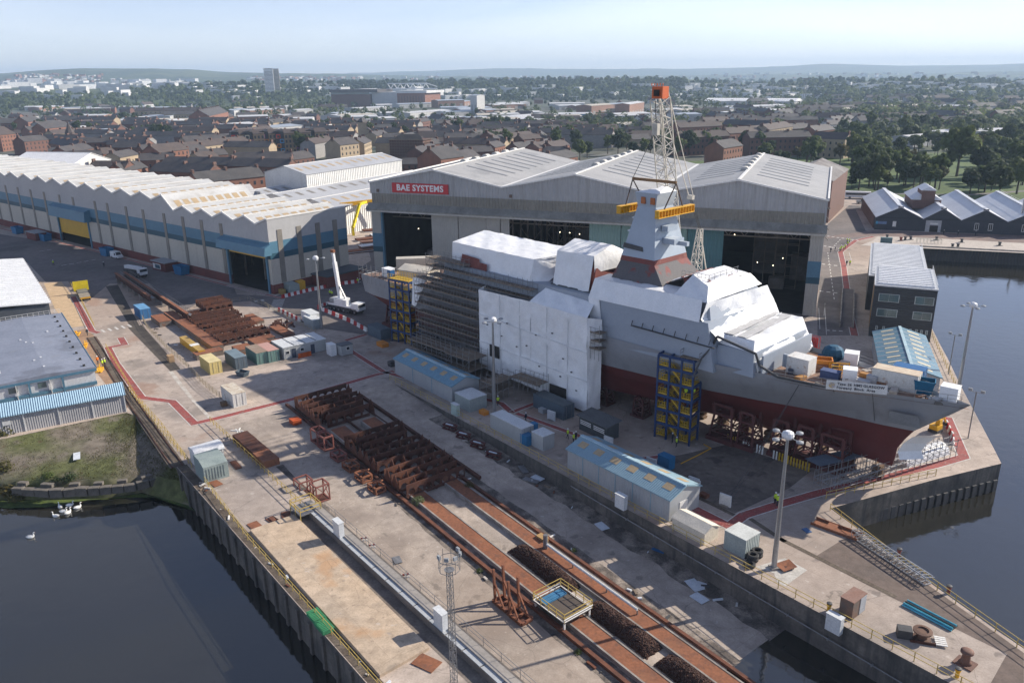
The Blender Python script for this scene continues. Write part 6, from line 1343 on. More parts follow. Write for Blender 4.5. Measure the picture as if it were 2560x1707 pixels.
for t_, c_, lab, n_ in ((85.4,-2.2,'single black tyre lying closest to the yellow fence',1),(84.9,-3.5,'middle stack of two black tyres',2),(84.7,-4.7,'stack of black tyres nearest the grey steel box',2)):
    t = thing('tyre_stack', lab, 'tyre', S(t_,c_), 0, 'black tyres on the pier')
    for k in range(n_):
        tb = MB().lathe([(.42,.02),(.62,.0),(.72,.1),(.72,.36),(.62,.46),(.42,.44),(.36,.23)],n=18); tb.f = tb.f[:-2]; m1 = 7; tb.f += [(6*18+i,6*18+(i+1)%18,(i+1)%18,i) for i in range(18)]; tb.build('tyre', tyre_m, t, (0,0,k*.47))
rx = thing('rusty_locker','rusty steel locker with pale door standing on the pier','locker', S(97.7,-3.5), SROT); B(-.75,.75,-1.35,1.35,0,2.15).build('body', mat('locker_grey_rust',(.12,.105,.095),(.18,.11,.08),scale=.9,rough=.85), rx); B(-.8,.8,-1.4,1.4,2.15,2.25).build('roof', mat('locker_roof',(.22,.12,.09),(.26,.17,.14),scale=.7), rx); B(.75,.8,.1,1.3,.1,2.1).build('door', mat('locker_door',(.38,.40,.43),scale=.6), rx)
bp_ = thing('pipe_bundle','bundle of turquoise and black pipes lying on the pier','pipe bundle', S(103.5,-9.3,.0), SROT-.05)
for k in range(7): MB().tube((-2.8,-.6+k*.2,.12+.16*(k%2)),(2.6,-.62+k*.2,.12+.16*(k%2)),.11,8).build('pipe', mat('pipe_turquoise',(.10,.48,.62),rough=.3,scale=1) if k in (0,1,5) else dark_st, bp_)
wn_ = thing('old_winch','rusty winch drum with motor and white pallet on the pier','winch', S(104.6,-5.0), SROT+.6)
MB().lathe([(.9,0),(.9,.15),(.55,.2),(.5,.8),(.95,.9),(.95,1.05),(.6,1.1),(.55,.95)],n=16).build('drum', mat('winch_rust',(.14,.075,.05),(.1,.055,.04),scale=1.5), wn_); B(-2.4,-1.0,-.6,.5,0,1.0).build('motor', dark_st, wn_); B(-1.2,1.2,-.9,-.75,0,.3).build('skid', rust_d, wn_)
for k in range(5): B(1.2,2.3,-.9+k*.32,-.7+k*.32,.15,.25).build('pallet_slat', trim_m, wn_)
bo = thing('mooring_bollard','large rust brown mooring bollard on a base plate at the pier end','bollard', S(109.1,-4.6), SROT); B(-.9,.9,-.8,.8,0,.14).build('base_plate', mat('bollard_rust',(.17,.09,.065),(.13,.07,.055),scale=1.2), bo); MB().lathe([(.62,.14),(.45,.4),(.38,1.0),(.42,1.2),(.62,1.35),(.6,1.55),(.3,1.65)],n=16).build('post', _M['bollard_rust'], bo, smooth=True)
for (k,x,y,lab) in [('R',1440,1510,'yellow banded mooring post near the large bollard'),('Q',1730,905,'yellow banded post beside the rusty locker'),('R',905,400,'small red capped bollard by the river fence'),('R',1360,745,'small brown bollard on the river edge of the pier')]:
    t = thing('quay_post', lab, 'post', g(k,x,y), 0); MB().lathe([(.2,0),(.2,.7),(.28,.75),(.26,.95)],n=10).build('stem', ybm if 'yellow' in lab else primer, t); MB().lathe([(.3,.95),(.3,1.05),(.1,1.1)],n=10).build('cap', dark_st, t)
gw = thing('gangway_truss','long aluminium gangway truss lying along the river edge of the pier','gangway', S(95.4,-16.2), SROT+math.atan2(-3.1,10.3)*-1*-1+.0)
alu = mat('aluminium',(.55,.56,.57),(.48,.49,.50),scale=2,rough=.35,metal=.7)
mm = MB()
for y in (-.5,.5):
    for z in (.1,1.1): mm.bar((-5.6,y,z),(5.6,y,z),.1)
    for k in range(14): x = -5.6+k*.8; mm.bar((x,y,.1),(x+.8,y,1.1),.06); mm.bar((x,y,.1),(x,y,1.1),.06)
for k in range(19): x = -5.6+k*.62; mm.bar((x,-.5,1.1),(x+.3,.5,1.1),.08); mm.bar((x,-.5,.12),(x,.5,.12),.1)
mm.build('truss', alu, gw); gw.rotation_euler.z = math.atan2((S(100.5,-15.6)-S(90.2,-18.6)).y,(S(100.5,-15.6)-S(90.2,-18.6)).x); gw.location = (S(100.5,-14.6)+S(90.2,-18.1))/2
tr_ = thing('rusty_tray','long open rusty steel tray lying by the river fence','tray', g('R',330,160), math.atan2(*(g('R',500,220)-g('R',170,100)).yx)); B(-2.9,2.9,-.9,.9,0,.08).build('floor', rust_o, tr_)
for y in (-.95,.85): B(-3,3,y,y+.1,0,.35).build('side', rust_o, tr_)
B(-1.2,0,-.85,.85,.09,.3).build('lid', rust_o, tr_)
pr_ = thing('rusty_plate_stack','rusty sagging plate on blocks beside the lamp mast foot','plate', g('Q',1340,510), .4); MB().add([(-1,-.8,.25),(1,-.8,.35),(1.1,.8,.45),(-1,.9,.3),(0,0,.2)],[(0,1,4),(1,2,4),(2,3,4),(3,0,4)]).build('plate', rust_o, pr_); B(-.7,.7,-.6,.6,0,.22).build('block', rust_d, pr_)
hp = thing('wall_pipe','thin steel service pipe running along the slipway side wall','pipe', S(88,-.25,-1.9), SROT); dz2 = -.9
MB().tube((-32,0,1.1),(20,0,-.75),.07,7).build('pipe', galv, hp)
for k in range(11): x = -31+k*5; B(x-.06,x+.06,0,.45,1.02-.0356*(x+32)-.2,1.02-.0356*(x+32)).build('bracket', galv, hp)
# wall ledge of the pier
struct(MB().prism([(p.x,p.y) for p in (S(30,-.72),S(130,-.72),S(130,.35),S(30,.35))],-9,-8.8).build('wall_footing', quay_wall))
dirt_w = mat('wall_foot_dirt',(.10,.085,.075),(.26,.22,.185),scale=.55,rough=1,coord='W',fine=.3,bump=.5,contrast=(.42,.62))
for c0_, c1_, nm_ in ((-.68,2.3,'wall_foot_dirt'),(7.6,9.2,'rail_side_dirt'),(20.3,21.5,'rail_side_dirt'),(18.9,19.7,'rail_side_dirt'),(29.6,31.1,'beam_side_dirt')):
    mm = MB(); rd_ = random.Random(int(c0_*10)); n_ = 44
    for i in range(n_+1):
        t_ = 22+i*2.2; mm.v += [tuple(SR(t_,c0_+(rd_.uniform(-.25,.1) if c0_ > 0 else 0),.012)), tuple(SR(t_,c1_+rd_.uniform(-.7,.3)*min(1,(c1_-c0_)*.4),.012))]
    mm.f = [(2*i,2*i+1,2*i+3,2*i+2) for i in range(n_)]; struct(mm.build(nm_, dirt_w))
# debris
wpn = mat('white_sheet_metal',(.62,.66,.70),(.56,.6,.64),scale=.8,rough=.5)
for (k,x,y,w,d,lab,m_,onr) in [('P',1485,130,2.0,1.3,'pale blue panel lying on the slipway floor in shade',wpn,1),('Q',500,670,2.4,1.5,'white crumpled panel lying on the slipway near the wall',wpn,1),('Q',545,790,2.0,1.4,'white panel beside the crumpled one on the slipway',wpn,1),('Q',560,665,1.2,1.0,'small white panel scrap on the slipway',wpn,1),('Q',165,355,1.8,.5,'blue plastic offcut at the foot of the slipway wall',cb,1),('K',700,585,2.9,1.0,'white board lying on the rough grass',wpn,2),('O',1590,440,1.6,1.0,'grey sheet lying on the open concrete',galv,1),('O',1860,1385,2.6,1.8,'rusty plate with white paint marks on the pier',rust_o,0),('O',290,1150-1020,2.4,1.4,'rusty steel plate at the slab corner',rust_o,0),('O',450,75,2.0,1.2,'dark rusty plate at the head of the slab',rusty,0),('O',570,30,2.0,1.2,'brown rusty plate at the head of the slab',rusty,0),('Q',1530,170,1.1,.8,'small blue plate on the pale pier concrete',mat('plate_blue',(.08,.16,.32),scale=1),0),('K',1960,830,2.4,1.3,'brown rusty plate beside the sage store box',rust_o,0),('K',2150,665,3.2,1.0,'rusty strip plate on the left pier',rusty,0),('M',760,850,2.6,1.0,'galvanised grating sheet lying along the slipway wall',galv,1),('M',830,950,2.6,1.0,'second galvanised grating sheet by the slipway wall',galv,1),('M',890,930,2.0,1.2,'pale sheet leaning by the gratings',wpn,1)]:
    p = g(k,x,y, -1.2 if onr == 2 else 0)
    if onr == 1:
        for _ in range(12):
            tt = (Vector((p.x,p.y))-SP0).dot(SD); p = g(k,x,y,slip_z(tt))
    o = MB(); wrinkle(o,[(-w/2,-d/2,.06),(w/2,-d/2,.06),(w/2,d/2,.06),(-w/2,d/2,.06)],4,3,.03,int(x)); o.ext([(-w/2,-d/2,.0),(w/2,-d/2,.0),(w/2,d/2,.0),(-w/2,d/2,.0)],(0,0,.03))
    o = o.build('loose_panel', m_, None, p+Vector((0,0,.03)), SROT+rnd.uniform(-.4,.4)); tag(o, lab, 'panel', 'loose panels and plates')
r4 = random.Random(9); pcs = []
for i in range(90):
    zn = r4.randrange(5)
    if zn == 0: p = SR(r4.uniform(25,88), r4.uniform(.2,2.2),.0)
    elif zn == 1: p = SR(r4.uniform(42,90), r4.choice([r4.uniform(20.5,21.4),r4.uniform(8.2,9.0)]))
    elif zn == 2: p = SR(r4.uniform(40,80), r4.uniform(29.8,31.0))
    elif zn == 3: p = S(r4.uniform(-70,-35), r4.uniform(23.5,26))
    else: p = S(r4.uniform(20,75), r4.uniform(41.6,42.4))
    s_ = r4.uniform(.15,.5); o = MB().cbox((0,0,0),(s_*r4.uniform(1,3.4),s_*.6,s_*.45)).build('rubbish', r4.choice([trim_m,wpn,board_m,rusty,dark_st,gear[0],gear[3]]), None, p, r4.uniform(0,6)); tag(o, ['bit of rubbish at the foot of the slipway wall','scrap beside the launching ways','scrap beside the crane beam','white bundle of scrap behind the curved fence','litter along the basin quay edge'][zn], 'rubbish', ['wall foot rubbish','launching way scrap','crane beam scrap','curved fence scrap','quay edge litter'][zn])
grn = mat('green_frame',(.05,.26,.12),(.04,.2,.09),scale=1)
for (x,y,lab) in ((850,960,'bright green slatted crate on the quay edge, upper one'),(920,1050,'green slatted crate on the quay edge, lower one')):
    t = thing('green_crate', lab, 'crate', g('O',x,y+20), SROT, 'green crates on the quay edge'); B(-1.1,1.1,-.65,.65,.1,.5).build('pan', grn, t)
    for k in range(9): B(-1.1+k*.26,-.98+k*.26,-.7,.7,.5,.62).build('slat', grn, t)
for (x,y,lab) in ((1140,90,'red and white striped trestle barrier on the slipway edge'),(1225,180,'white trestle barrier beside the striped one'),(1560,590,'red and white trestle barrier fallen by the crane beam')):
    t = thing('trestle_barrier', lab, 'barrier', S(48+ (x-1140)/40,30.2,slip_z(48)), SROT+1.2); mm = MB(); mm.bar((-1.1,0,.95),(1.1,0,.95),.08,.2).bar((-1.1,0,.55),(1.1,0,.55),.08,.16); mm.build('plank', trim_m, t)
    for k in range(4): B(-.9+k*.55,-.62+k*.55,-.05,.05,.84,1.06).build('red_stripe', red, t)
    for x_ in (-.9,.9): MB().bar((x_,-.35,0),(x_,0,1),.06).bar((x_,.35,0),(x_,0,1),.06).build('leg', trim_m, t)

# ---- vehicles and plant in the yard
dark_gl = win_d_
def wheel(par, x, y, r, w=.3):
    o = MB().tube((x,y-w/2,r),(x,y+w/2,r),r,12).build('wheel', tyre_m, par); MB().tube((x,y-w/2-.02,r),(x,y+w/2+.02,r),r*.5,8).build('hub', galv, o)
mc = thing('mobile_crane','white mobile crane with raised telescopic boom on the yard road','mobile crane', g('G',1700,505), math.atan2(-.57,.82)); wp2 = wht
B(-5.6,5.0,-1.3,1.3,.9,1.5).build('chassis', mat('chassis_dark',(.05,.055,.06),scale=1), mc); B(3.2,5.6,-1.3,1.3,1.1,2.9).build('cab', wp2, mc); B(4.6,5.64,-1.2,1.2,1.9,2.7).build('windscreen', dark_gl, mc); B(-5.2,3.0,-1.25,1.25,1.5,1.9).build('deck', wp2, mc)
for x in (-4.4,-3.0,-1.4,.4,2.0,4.2): wheel(mc,x,-1.2,.6); wheel(mc,x,1.2,.6)
B(-3.4,.4,-1.2,1.2,1.9,3.4).build('turntable', wp2, mc); B(-.2,1.4,-1.2,-.3,1.9,3.3).build('operator_cab', wp2, mc); B(-4.6,-3.0,-1.2,1.2,2.0,3.2).build('counterweight', mat('counterweight_grey',(.3,.31,.32),scale=1), mc)
MB().bar((-1.8,0,3.2),(-2.9,0,12.5),.85).build('boom', wp2, mc); MB().bar((-2.9,0,12.4),(-3.2,0,15.0),.6).build('boom_tip', wp2, mc); MB().bar((.6,0,2.6),(-2.2,0,7.2),.3).build('lift_ram', galv, mc); B(-3.7,-2.7,-.4,.4,14.9,15.6).build('boom_head', rust_o, mc)
for x in (-5.4,2.9): MB().bar((x,-3.0,1.0),(x,3.0,1.0),.3).build('outrigger', dark_st, mc)
def van(name, label, loc, rz, L=5.2, W=1.95, H_=2.2, m=None, cat='van'):
    t = thing(name, label, cat, loc, rz); m = m or wht
    MB().ext([(-L/2,-W/2,.35),(L/2,-W/2,.35),(L/2,-W/2,1.05),(L/2-.9,-W/2,1.2),(L/2-1.7,-W/2,H_),(-L/2,-W/2,H_)],(0,W,0)).build('body', m, t)
    MB().add([(L/2-.92,-W/2+.15,1.26),(L/2-.92,W/2-.15,1.26),(L/2-1.62,W/2-.2,H_-.08),(L/2-1.62,-W/2+.2,H_-.08)],[(0,1,2,3)]).build('windscreen', dark_gl, t)
    for s_ in (-1,1): B(L/2-2.4,L/2-1.5,s_*W/2-.02,s_*W/2+.02,1.2,1.85).build('side_window', dark_gl, t)
    for x in (-L/2+.9,L/2-.9): wheel(t,x,-W/2+.1,.34,.22); wheel(t,x,W/2-.1,.34,.22)
    for s_ in (-.7,.7): B(L/2-.02,L/2+.03,s_-.15,s_+.15,.7,.9).build('headlight', trim_m, t)
    return t
van('parked_van','white van parked against the brick plinth of the zigzag shed', g('A',1068,1040), SHROT+math.pi)
tp = thing('truck_mounted_crane','long white truck with folded boom behind the track girders','truck', g('A',1240,1200), SHROT+math.pi); B(-5,5,-1.2,1.2,.9,1.5).build('chassis', dark_st, tp); B(3.4,5.2,-1.2,1.2,1.0,2.9).build('cab', wht, tp); B(4.6,5.24,-1.1,1.1,1.9,2.7).build('windscreen', dark_gl, tp); MB().bar((-5.5,0,2.2),(3.2,0,2.7),1.3,.9).build('folded_boom', wht, tp)
for x in (-4,-2.6,-1.2,2.4,4): wheel(tp,x,-1.1,.5); wheel(tp,x,1.1,.5)
sk2 = mat('skip_bright_blue',(.02,.16,.33),(.02,.13,.27),scale=.5,rough=.5)
for i, (x,y,lab) in enumerate([(165,815,'blue tipping skip near the far end of the zigzag shed'),(420,880,'blue tipping skip beside the brick kiosk'),(980,1015,'blue tipping skip beside the yellow shutter'),(1660,1185,'blue tipping skip next to the yellow barrier stack')]):
    skip('tipping_skip', lab, g('A',x,y), SHROT, sk2, 5.0,2.6,2.6)
for (x0,y0,lab,sg_) in [(1480,1150,'brick kiosk with pale roof and blue white notice board',1),(315,870,'low brick kiosk with flat grey roof by the shed',0)]:
    t = thing('brick_kiosk', lab, 'kiosk', g('A',x0,y0), SHROT+math.pi); B(-4.0,4.0,-1.0,3.0,0,2.7).build('wall', brick_m, t); B(-4.3,4.3,-1.3,3.2,2.7,2.95).build('roof', mat('kiosk_roof',(.30,.31,.33),(.26,.27,.29),scale=.5), t)
    if sg_: B(-3.4,1.2,-1.08,-1.0,.5,2.1).build('notice_board', trim_m, t); B(-2.0,.9,-1.11,-1.08,.7,1.9).build('notice_panel', navy, t)
ys = thing('gantry_section','yellow perforated gantry section standing along the shed plinth','gantry section', g('A',1880,1195), SHROT+math.pi); B(-7.5,7.5,-.4,.4,2.6,3.2).build('top_chord', ybm, ys); B(-7.5,7.5,-.4,.4,.2,.8).build('bottom_chord', ybm, ys)
for k in range(15): B(-7.3+k*1.0,-6.9+k*1.0,-.38,.38,.8,2.6).build('web_post', ybm, ys)
fb = thing('flatbed_trailer','flatbed trailer with grey sheets and yellow headboard by the gravel strip','trailer', g('F',765,375), math.atan2(*(g('F',735,270)-g('F',790,375)).yx)); B(-5,4.6,-1.3,1.3,.9,1.15).build('bed', mat('trailer_bed',(.30,.26,.20),scale=1), fb); B(4.6,4.8,-1.9,1.9,.9,3.6).build('headboard', mat('bright_yellow',(.8,.62,.02),scale=1), fb); B(-5.1,-5.0,-1.3,1.3,.7,1.1).build('tail_bar', ybm, fb)
for k in range(2): B(.2+k*2.1,2.1+k*2.1,-1.25,1.25,1.15,1.45).build('sheet_stack', galv, fb)
for x in (-4,-2.8,2.5): wheel(fb,x,-1.1,.45); wheel(fb,x,1.1,.45)
skip('small_skip','dark tipping skip on the open concrete with planks', g('G',755,1090), SROT+.4, mat('skip_slate',(.07,.1,.13),scale=1),2.4,1.3,.9)
coach = thing('coach','white coach parked behind the brick building','coach', g('E',815,497), rd); B(-5.6,5.6,-1.2,1.2,.5,3.3).build('body', wht, coach); B(-5.4,5.65,-1.23,1.23,1.7,2.7).build('window_band', dark_gl, coach)
for x in (-3.5,3.8): wheel(coach,x,-1.1,.5); wheel(coach,x,1.1,.5)
van('parked_car','white car parked beside the coach', g('E',945,492), rd, 4.3,1.8,1.5, None,'car'); van('parked_car','silver car parked in front of the coach', g('E',850,545), rd, 4.3,1.8,1.45, mat('car_silver',(.4,.42,.45),metal=.5,rough=.3,scale=1),'car')
yc = thing('yellow_crane_frame','bright yellow crane portal frame between shed and hall','crane frame', g('B',1400,835), .4)
MB().bar((0,0,0),(0,0,3),.9).bar((0,0,3),(4,4,11),.9).bar((4,4,11),(9,9,11.4),.9).build('leg', mat('bright_yellow',()) if False else _M['bright_yellow'], yc); MB().bar((-3,6,11),(26,10,11.6),1.0,1.4).build('girder', ybm, yc)
for i in range(10):
    p = Vector((-52+rnd.uniform(0,16), 262+i*6+rnd.uniform(-2,2), 0)); t = thing('plate_stack','stack of rusty steel plates in the gap between shed and hall','plate stack', p, .5+rnd.uniform(-.1,.1), 'steel plate stacks between the buildings')
    for k in range(3): B(-6,6,-2+k*.1,2-k*.1,k*.28,k*.28+.24).build('plate', [rust_o,rusty,wpn][(i+k)%3], t)
# red and white barriers
def barriers(pts, n, tagx):
    seg = [(Vector(a),Vector(b)) for a,b in zip(pts,pts[1:])]; tot = sum((b-a).length for a,b in seg); k = 0
    for i in range(n):
        d = tot*(i+.5)/n
        for a, b in seg:
            if d <= (b-a).length: break
            d -= (b-a).length
        u = (b-a).normalized(); p = a+u*d; L_ = tot/n*.95; m_ = trim_m if i % 2 else mat('barrier_red',(.45,.03,.03),scale=1)
        t = MB().ext([(-L_/2,-.28,0),(-L_/2,.28,0),(-L_/2,.12,.3),(-L_/2,.1,.95),(-L_/2,-.1,.95),(-L_/2,-.12,.3)],(L_,0,0)).build('traffic_barrier', m_, None, p, math.atan2(u.y,u.x)); tag(t, '%s plastic traffic barrier %s' % ('white' if i%2 else 'red', tagx), 'barrier', 'traffic barriers %s' % tagx)
barriers([g('G',1110,385),g('G',1330,330),g('G',1470,300),g('G',1640,265),g('G',1830,240)],26,'along the corner of the zigzag shed'); barriers([g('G',1440,480),g('G',1560,530),g('G',1750,610),g('G',1890,690)],14,'beside the mobile crane'); barriers([g('G',1440,480),g('G',1560,440)],5,'behind the mobile crane'); barriers([g('G',1080,500),g('G',1280,600)],10,'beside the striped crossing'); barriers([g('J',2040,1050),g('J',2105,1190),g('J',2110,1240)],8,'round the foot of the bow')
for (k,x,y,w,d,h,m_,lab) in [('G',1200,330,5.0,2.8,2.6,sg,'grey green waste compactor by the shed corner'),('G',1280,300,2.4,2.2,2.4,ybm,'yellow compactor end beside the grey green one'),('G',1110,340,2.6,1.4,1.2,mat('ochre_bin',(.4,.27,.08),scale=1),'low ochre bin at the shed corner'),('G',2000,730,6.0,2.5,2.4,_M['container_slate'],'dark container by the red walkway and stern tower'),('E',1075,905,3.6,1.6,2.0,mat('teal_box',(.10,.17,.19),scale=1),'dark teal plant box on the dock quay paving'),('M',790,620,1.6,1.4,1.8,sk2,'blue pump tank beside the square plant housing'),('M',850,560,1.0,1.2,2.6,sk2,'blue cylinder rack behind the pump tank'),('M',2060,830,2.2,1.4,2.0,sk2,'blue gas bottle rack behind the long shed'),('H',290,1220,1.3,1.2,1.0,dark_st,'black waste bin at the end of the shorter shed'),('M',400,345,1.6,1.0,.7,so,'orange tool chest by the flat roofed store'),('G',2030,820,2.6,1.6,.9,so,'orange box beside the stern stair tower'),('M',935,330,1.2,1.0,.8,cab_g,'grey pallet box beside the dark container'),('M',1130,230,1.6,1.2,1.0,sk2,'small blue tank at the white sheeting corner'),('N',220,880,1.2,.8,.5,rusty,'rusty box lid on the groove track'),('F',1560,960,1.5,1.1,1.4,mat('timber_crate',(.42,.28,.16),scale=1),'timber crate beside the sunken track'),('K',2045,125,1.0,1.0,.8,mat('timber_crate',()) if False else kb,'brown bale in the shade of the white container'),('P',940,90,1.5,.9,.8,mat('ochre_block',(.42,.26,.11),scale=1),'ochre timber block on the slipway edge'),('L',650,415,1.8,1.5,.8,mat('orange_nets',(.5,.09,.02),scale=2),'orange net bundle beside the large cradle')]:
    p = g(k,x,y)
    if k in ('P','L'): p.z = slip_z((Vector((p.x,p.y))-SP0).dot(SD))
    box_thing('yard_box', lab, 'box', p, SROT if k not in ('E',) else rd, (w,d,h), m_)
for (a,b,c_,d_) in [((22.5,18.6,'small rusty frame unit beside the cradle, uphill'),0,0,0)]: pass
for t_, lab in ((18.5,'red box frame unit beside the cradle, first of the line'),(21.0,'red box frame unit beside the cradle, second of the line'),(25.5,'low red frame unit beside the cradle'),(29.5,'orange rusted frame lying on its side by the cradle'),(33.5,'orange rusted frame with a fin beside the cradle'),(37.5,'small dark red frame at the cradle foot')):
    t = thing('steel_frame_unit', lab, 'frame', SR(t_,21.6), SROT+.05, 'frame units beside the cradle'); mm = MB(); h_ = 2.3 if t_ < 22 else 1.0
    for x in (-1.1,1.1):
        for y in (-.8,.8): mm.bar((x,y,0),(x,y,h_),.2)
    for z in (.15,h_):
        for a_, b_ in (((-1.1,-.8),(1.1,-.8)),((1.1,-.8),(1.1,.8)),((1.1,.8),(-1.1,.8)),((-1.1,.8),(-1.1,-.8))): mm.bar((*a_,z),(*b_,z),.22)
    if t_ > 28: mm.bar((-.8,0,.9),(.9,.5,1.9),.3,.2)
    mm.build('frame', _M['red_oxide'] if t_ < 28 else rust_o, t); B(-1,1,-.7,.7,0,.1).build('pan', rust_d, t)
for t_ in (27.5,31.5,35.5,39.8):
    t = thing('steel_offcut','dark red steel frame offcut at the foot of the slipway wall','frame', SR(t_,1.6), SROT+.3, 'frame offcuts along the slipway wall'); mm = MB()
    for z in (.15,.8):
        for a_, b_ in (((-1.2,-.5),(1.2,-.5)),((1.2,-.5),(1.2,.5)),((1.2,.5),(-1.2,.5)),((-1.2,.5),(-1.2,-.5))): mm.bar((*a_,z),(*b_,z),.18)
    for x in (-1.2,0,1.2): mm.bar((x,-.5,.1),(x,.5,.8),.15)
    mm.build('frame', crad, t); B(-.9,.6,-.1,.15,.82,.92).build('pale_bar', wpn, t)
# ramp awning by the bow
aw = thing('bow_walkway_roof','dark blue grey covered walkway roof on scaffold legs by the bow','walkway', g('N',1260,735), math.atan2(*(g('N',1860,600)-g('N',1260,735)).yx)); La = (g('N',1860,600)-g('N',1260,735)).length
mm = MB(); wrinkle(mm,[(0,0,2.3),(La,0,2.3),(La,2.6,2.5),(-.6,2.6,2.5)],14,4,.06,3); mm.build('roof_sheet', mat('awning_blue',(.13,.16,.20),(.11,.14,.18),scale=.6,rough=.5), aw, fix=False)
for k in range(8):
    for y in (.1,2.5): MB().tube((k*La/7,y,0),(k*La/7,y,2.5 if k<6 else 3.4),.05,5).build('leg', galv, aw)
tb_ = thing('white_hull_tube','long white curved hull cover sheet lying beside the bow','sheeting', g('J',1660,1395), math.atan2(*(g('J',2010,1290)-g('J',1660,1395)).yx)); mm = MB(); n = 8; Lh = (g('J',2010,1290)-g('J',1660,1395)).length
pr = [(1.5*math.cos(math.pi*k/n),1.6*math.sin(math.pi*k/n)) for k in range(n+1)]; mm.ext([(0,a,b) for a,b in pr],(Lh,0,0)).build('shell', wrap_m, tb_, smooth=False)
yx = thing('mini_excavator','orange yellow mini excavator under the bow','excavator', g('J',1960,1130), .6); B(-.9,.9,-.8,.8,.1,.5).build('tracks', dark_st, yx); B(-.8,.8,-.7,.7,.55,1.3).build('house', ybm, yx); B(-.1,.7,-.6,.1,1.3,2.3).build('cab', ybm, yx); MB().bar((.7,0,1.0),(2.2,0,2.2),.25).bar((2.2,0,2.2),(3.0,0,.9),.2).build('arm', ybm, yx); MB().cbox((3.0,0,.4),(.5,.6,.5)).build('bucket', dark_st, yx)
stays = thing('stay_wires','pair of thin stay wires from the foredeck to the quay','wires', C0, SHA); e0 = Vector((-14.0,-6.5,14.0)); 
import mathutils
inv = Matrix.Rotation(-SHA,4,'Z') @ Matrix.Translation(-C0)
for k, x, y in (('N',450,890),('N',480,900)): MB().bar(e0, inv @ g(k,x,y), .05).build('wire', dark_st, stays)
hose = MB().path([g('U',500,1568)+Vector((0,0,.1)), g('U',700,1470)+Vector((0,0,.1)), g('U',870,1380)+Vector((0,0,.1)), g('U',780,1330)+Vector((0,0,.1))], .08, 5).build('yellow_hose', ybm); tag(hose,'thin yellow hose snaking from the stair tower foot','hose')
for i,(k,x0,y0,x1,y1) in enumerate([('N',110,860,500,1050),('N',640,1080,960,1290),('Q',1280,240,2350,780)]):
    a, b = g(k,x0,y0), g(k,x1,y1); u = (b-a).normalized(); n_ = Vector((-u.y,u.x,0))*.35; struct(sheet('rail_groove',[a+n_,b+n_,b-n_,a-n_],.014,soil))
for a, b in ((('F',830,740),('F',1200,1320)),(('F',1200,1320),('K',1620,680))):
    a, b = g(*a), g(*b); u = (b-a).normalized(); n_ = Vector((-u.y,u.x,0)); struct(sheet('track_bed',[a+n_*1.1,b+n_*1.1,b-n_*1.1,a-n_*1.1],.011,soil))
    for s_ in (-.75,.75): o = struct(MB().bar(a+n_*s_+Vector((0,0,.06)),b+n_*s_+Vector((0,0,.06)),.14,.1).build('track_rail_bar', rust_d))
for a, b in ((('F',1230,640),('F',1600,1040)),(('F',1020,270),('F',1230,640))):
    a, b = g(*a), g(*b); u = (b-a).normalized(); n_ = Vector((-u.y,u.x,0)); struct(sheet('sunken_track',[a+n_*1.6,b+n_*1.0,b-n_*1.0,a-n_*1.6],.013,mat('oily_dirt',(.06,.05,.045),(.10,.085,.07),scale=.4,rough=.95,coord='W',fine=.2)))
# basin quay piles and facing
for k in range(34):
    tt = 16+k*3.2; o = MB().box(-.28,.28,-.25,.15,-5,-.4).build('quay_pile', quay_wall, None, S(tt,43.15), SROT+math.pi); tag(o,'concrete pile standing proud of the left basin quay wall','pile','piles along the basin quay')
for k in range(22):
    p = jet[1].lerp(JET_IN+Vector((1,1,0)), (k+.5)/22); u = (JET_IN-jet[1]).normalized(); o = B(-.4,.4,-.18,.25,-5,-2.6).build('fender_pile', dark_st, None, p, math.atan2(u.y,u.x)); tag(o,'dark fender pile at the waterline of the ship quay','pile','fender piles below the ship quay')
for k in range(60):
    p = DOCK0.lerp(DOCK1+(DOCK1-DOCK0)*.6,(k+.5)/60); o = B(-.45,.2,-.22,.05,-5,-.5).build('dock_pile', dark_st, None, p, rd); tag(o,'dark timber fender pile on the far dock wall','pile','fender piles of the far dock')
# bank edge blocks
blk_m = mat('weathered_block',(.17,.15,.13),(.11,.10,.085),scale=.7,rough=.95,fine=.25,bump=.4)
ed = [g('K',x,y,-1.9) for x,y in ((110,850),(210,855),(320,862),(450,872),(575,868),(690,858),(800,858),(905,850),(1015,838),(1125,826),(1235,812),(1350,780),(1440,745))]
for k,(a,b) in enumerate(zip(ed, ed[1:])):
    u = b-a; o = MB().cbox((0,0,-1.2),(u.length*.93,.9,1.15+rnd.uniform(-.1,.15)),0).build('bank_block', blk_m, None, (a+b)/2+Vector((0,0,-.25)), math.atan2(u.y,u.x)+rnd.uniform(-.05,.05)); tag(o,'weathered timber faced block in the low wall below the grass bank','bank block','blocks of the bank wall')
    if k % 2 == 0: o = MB().cbox((0,0,-.5),(u.length*.8,.7,.5),0).build('bank_block', blk_m, None, (a+b)/2+Vector((.3,.9,.15)), math.atan2(u.y,u.x)); tag(o,'smaller capping block behind the bank wall','bank block','capping blocks of the bank wall')
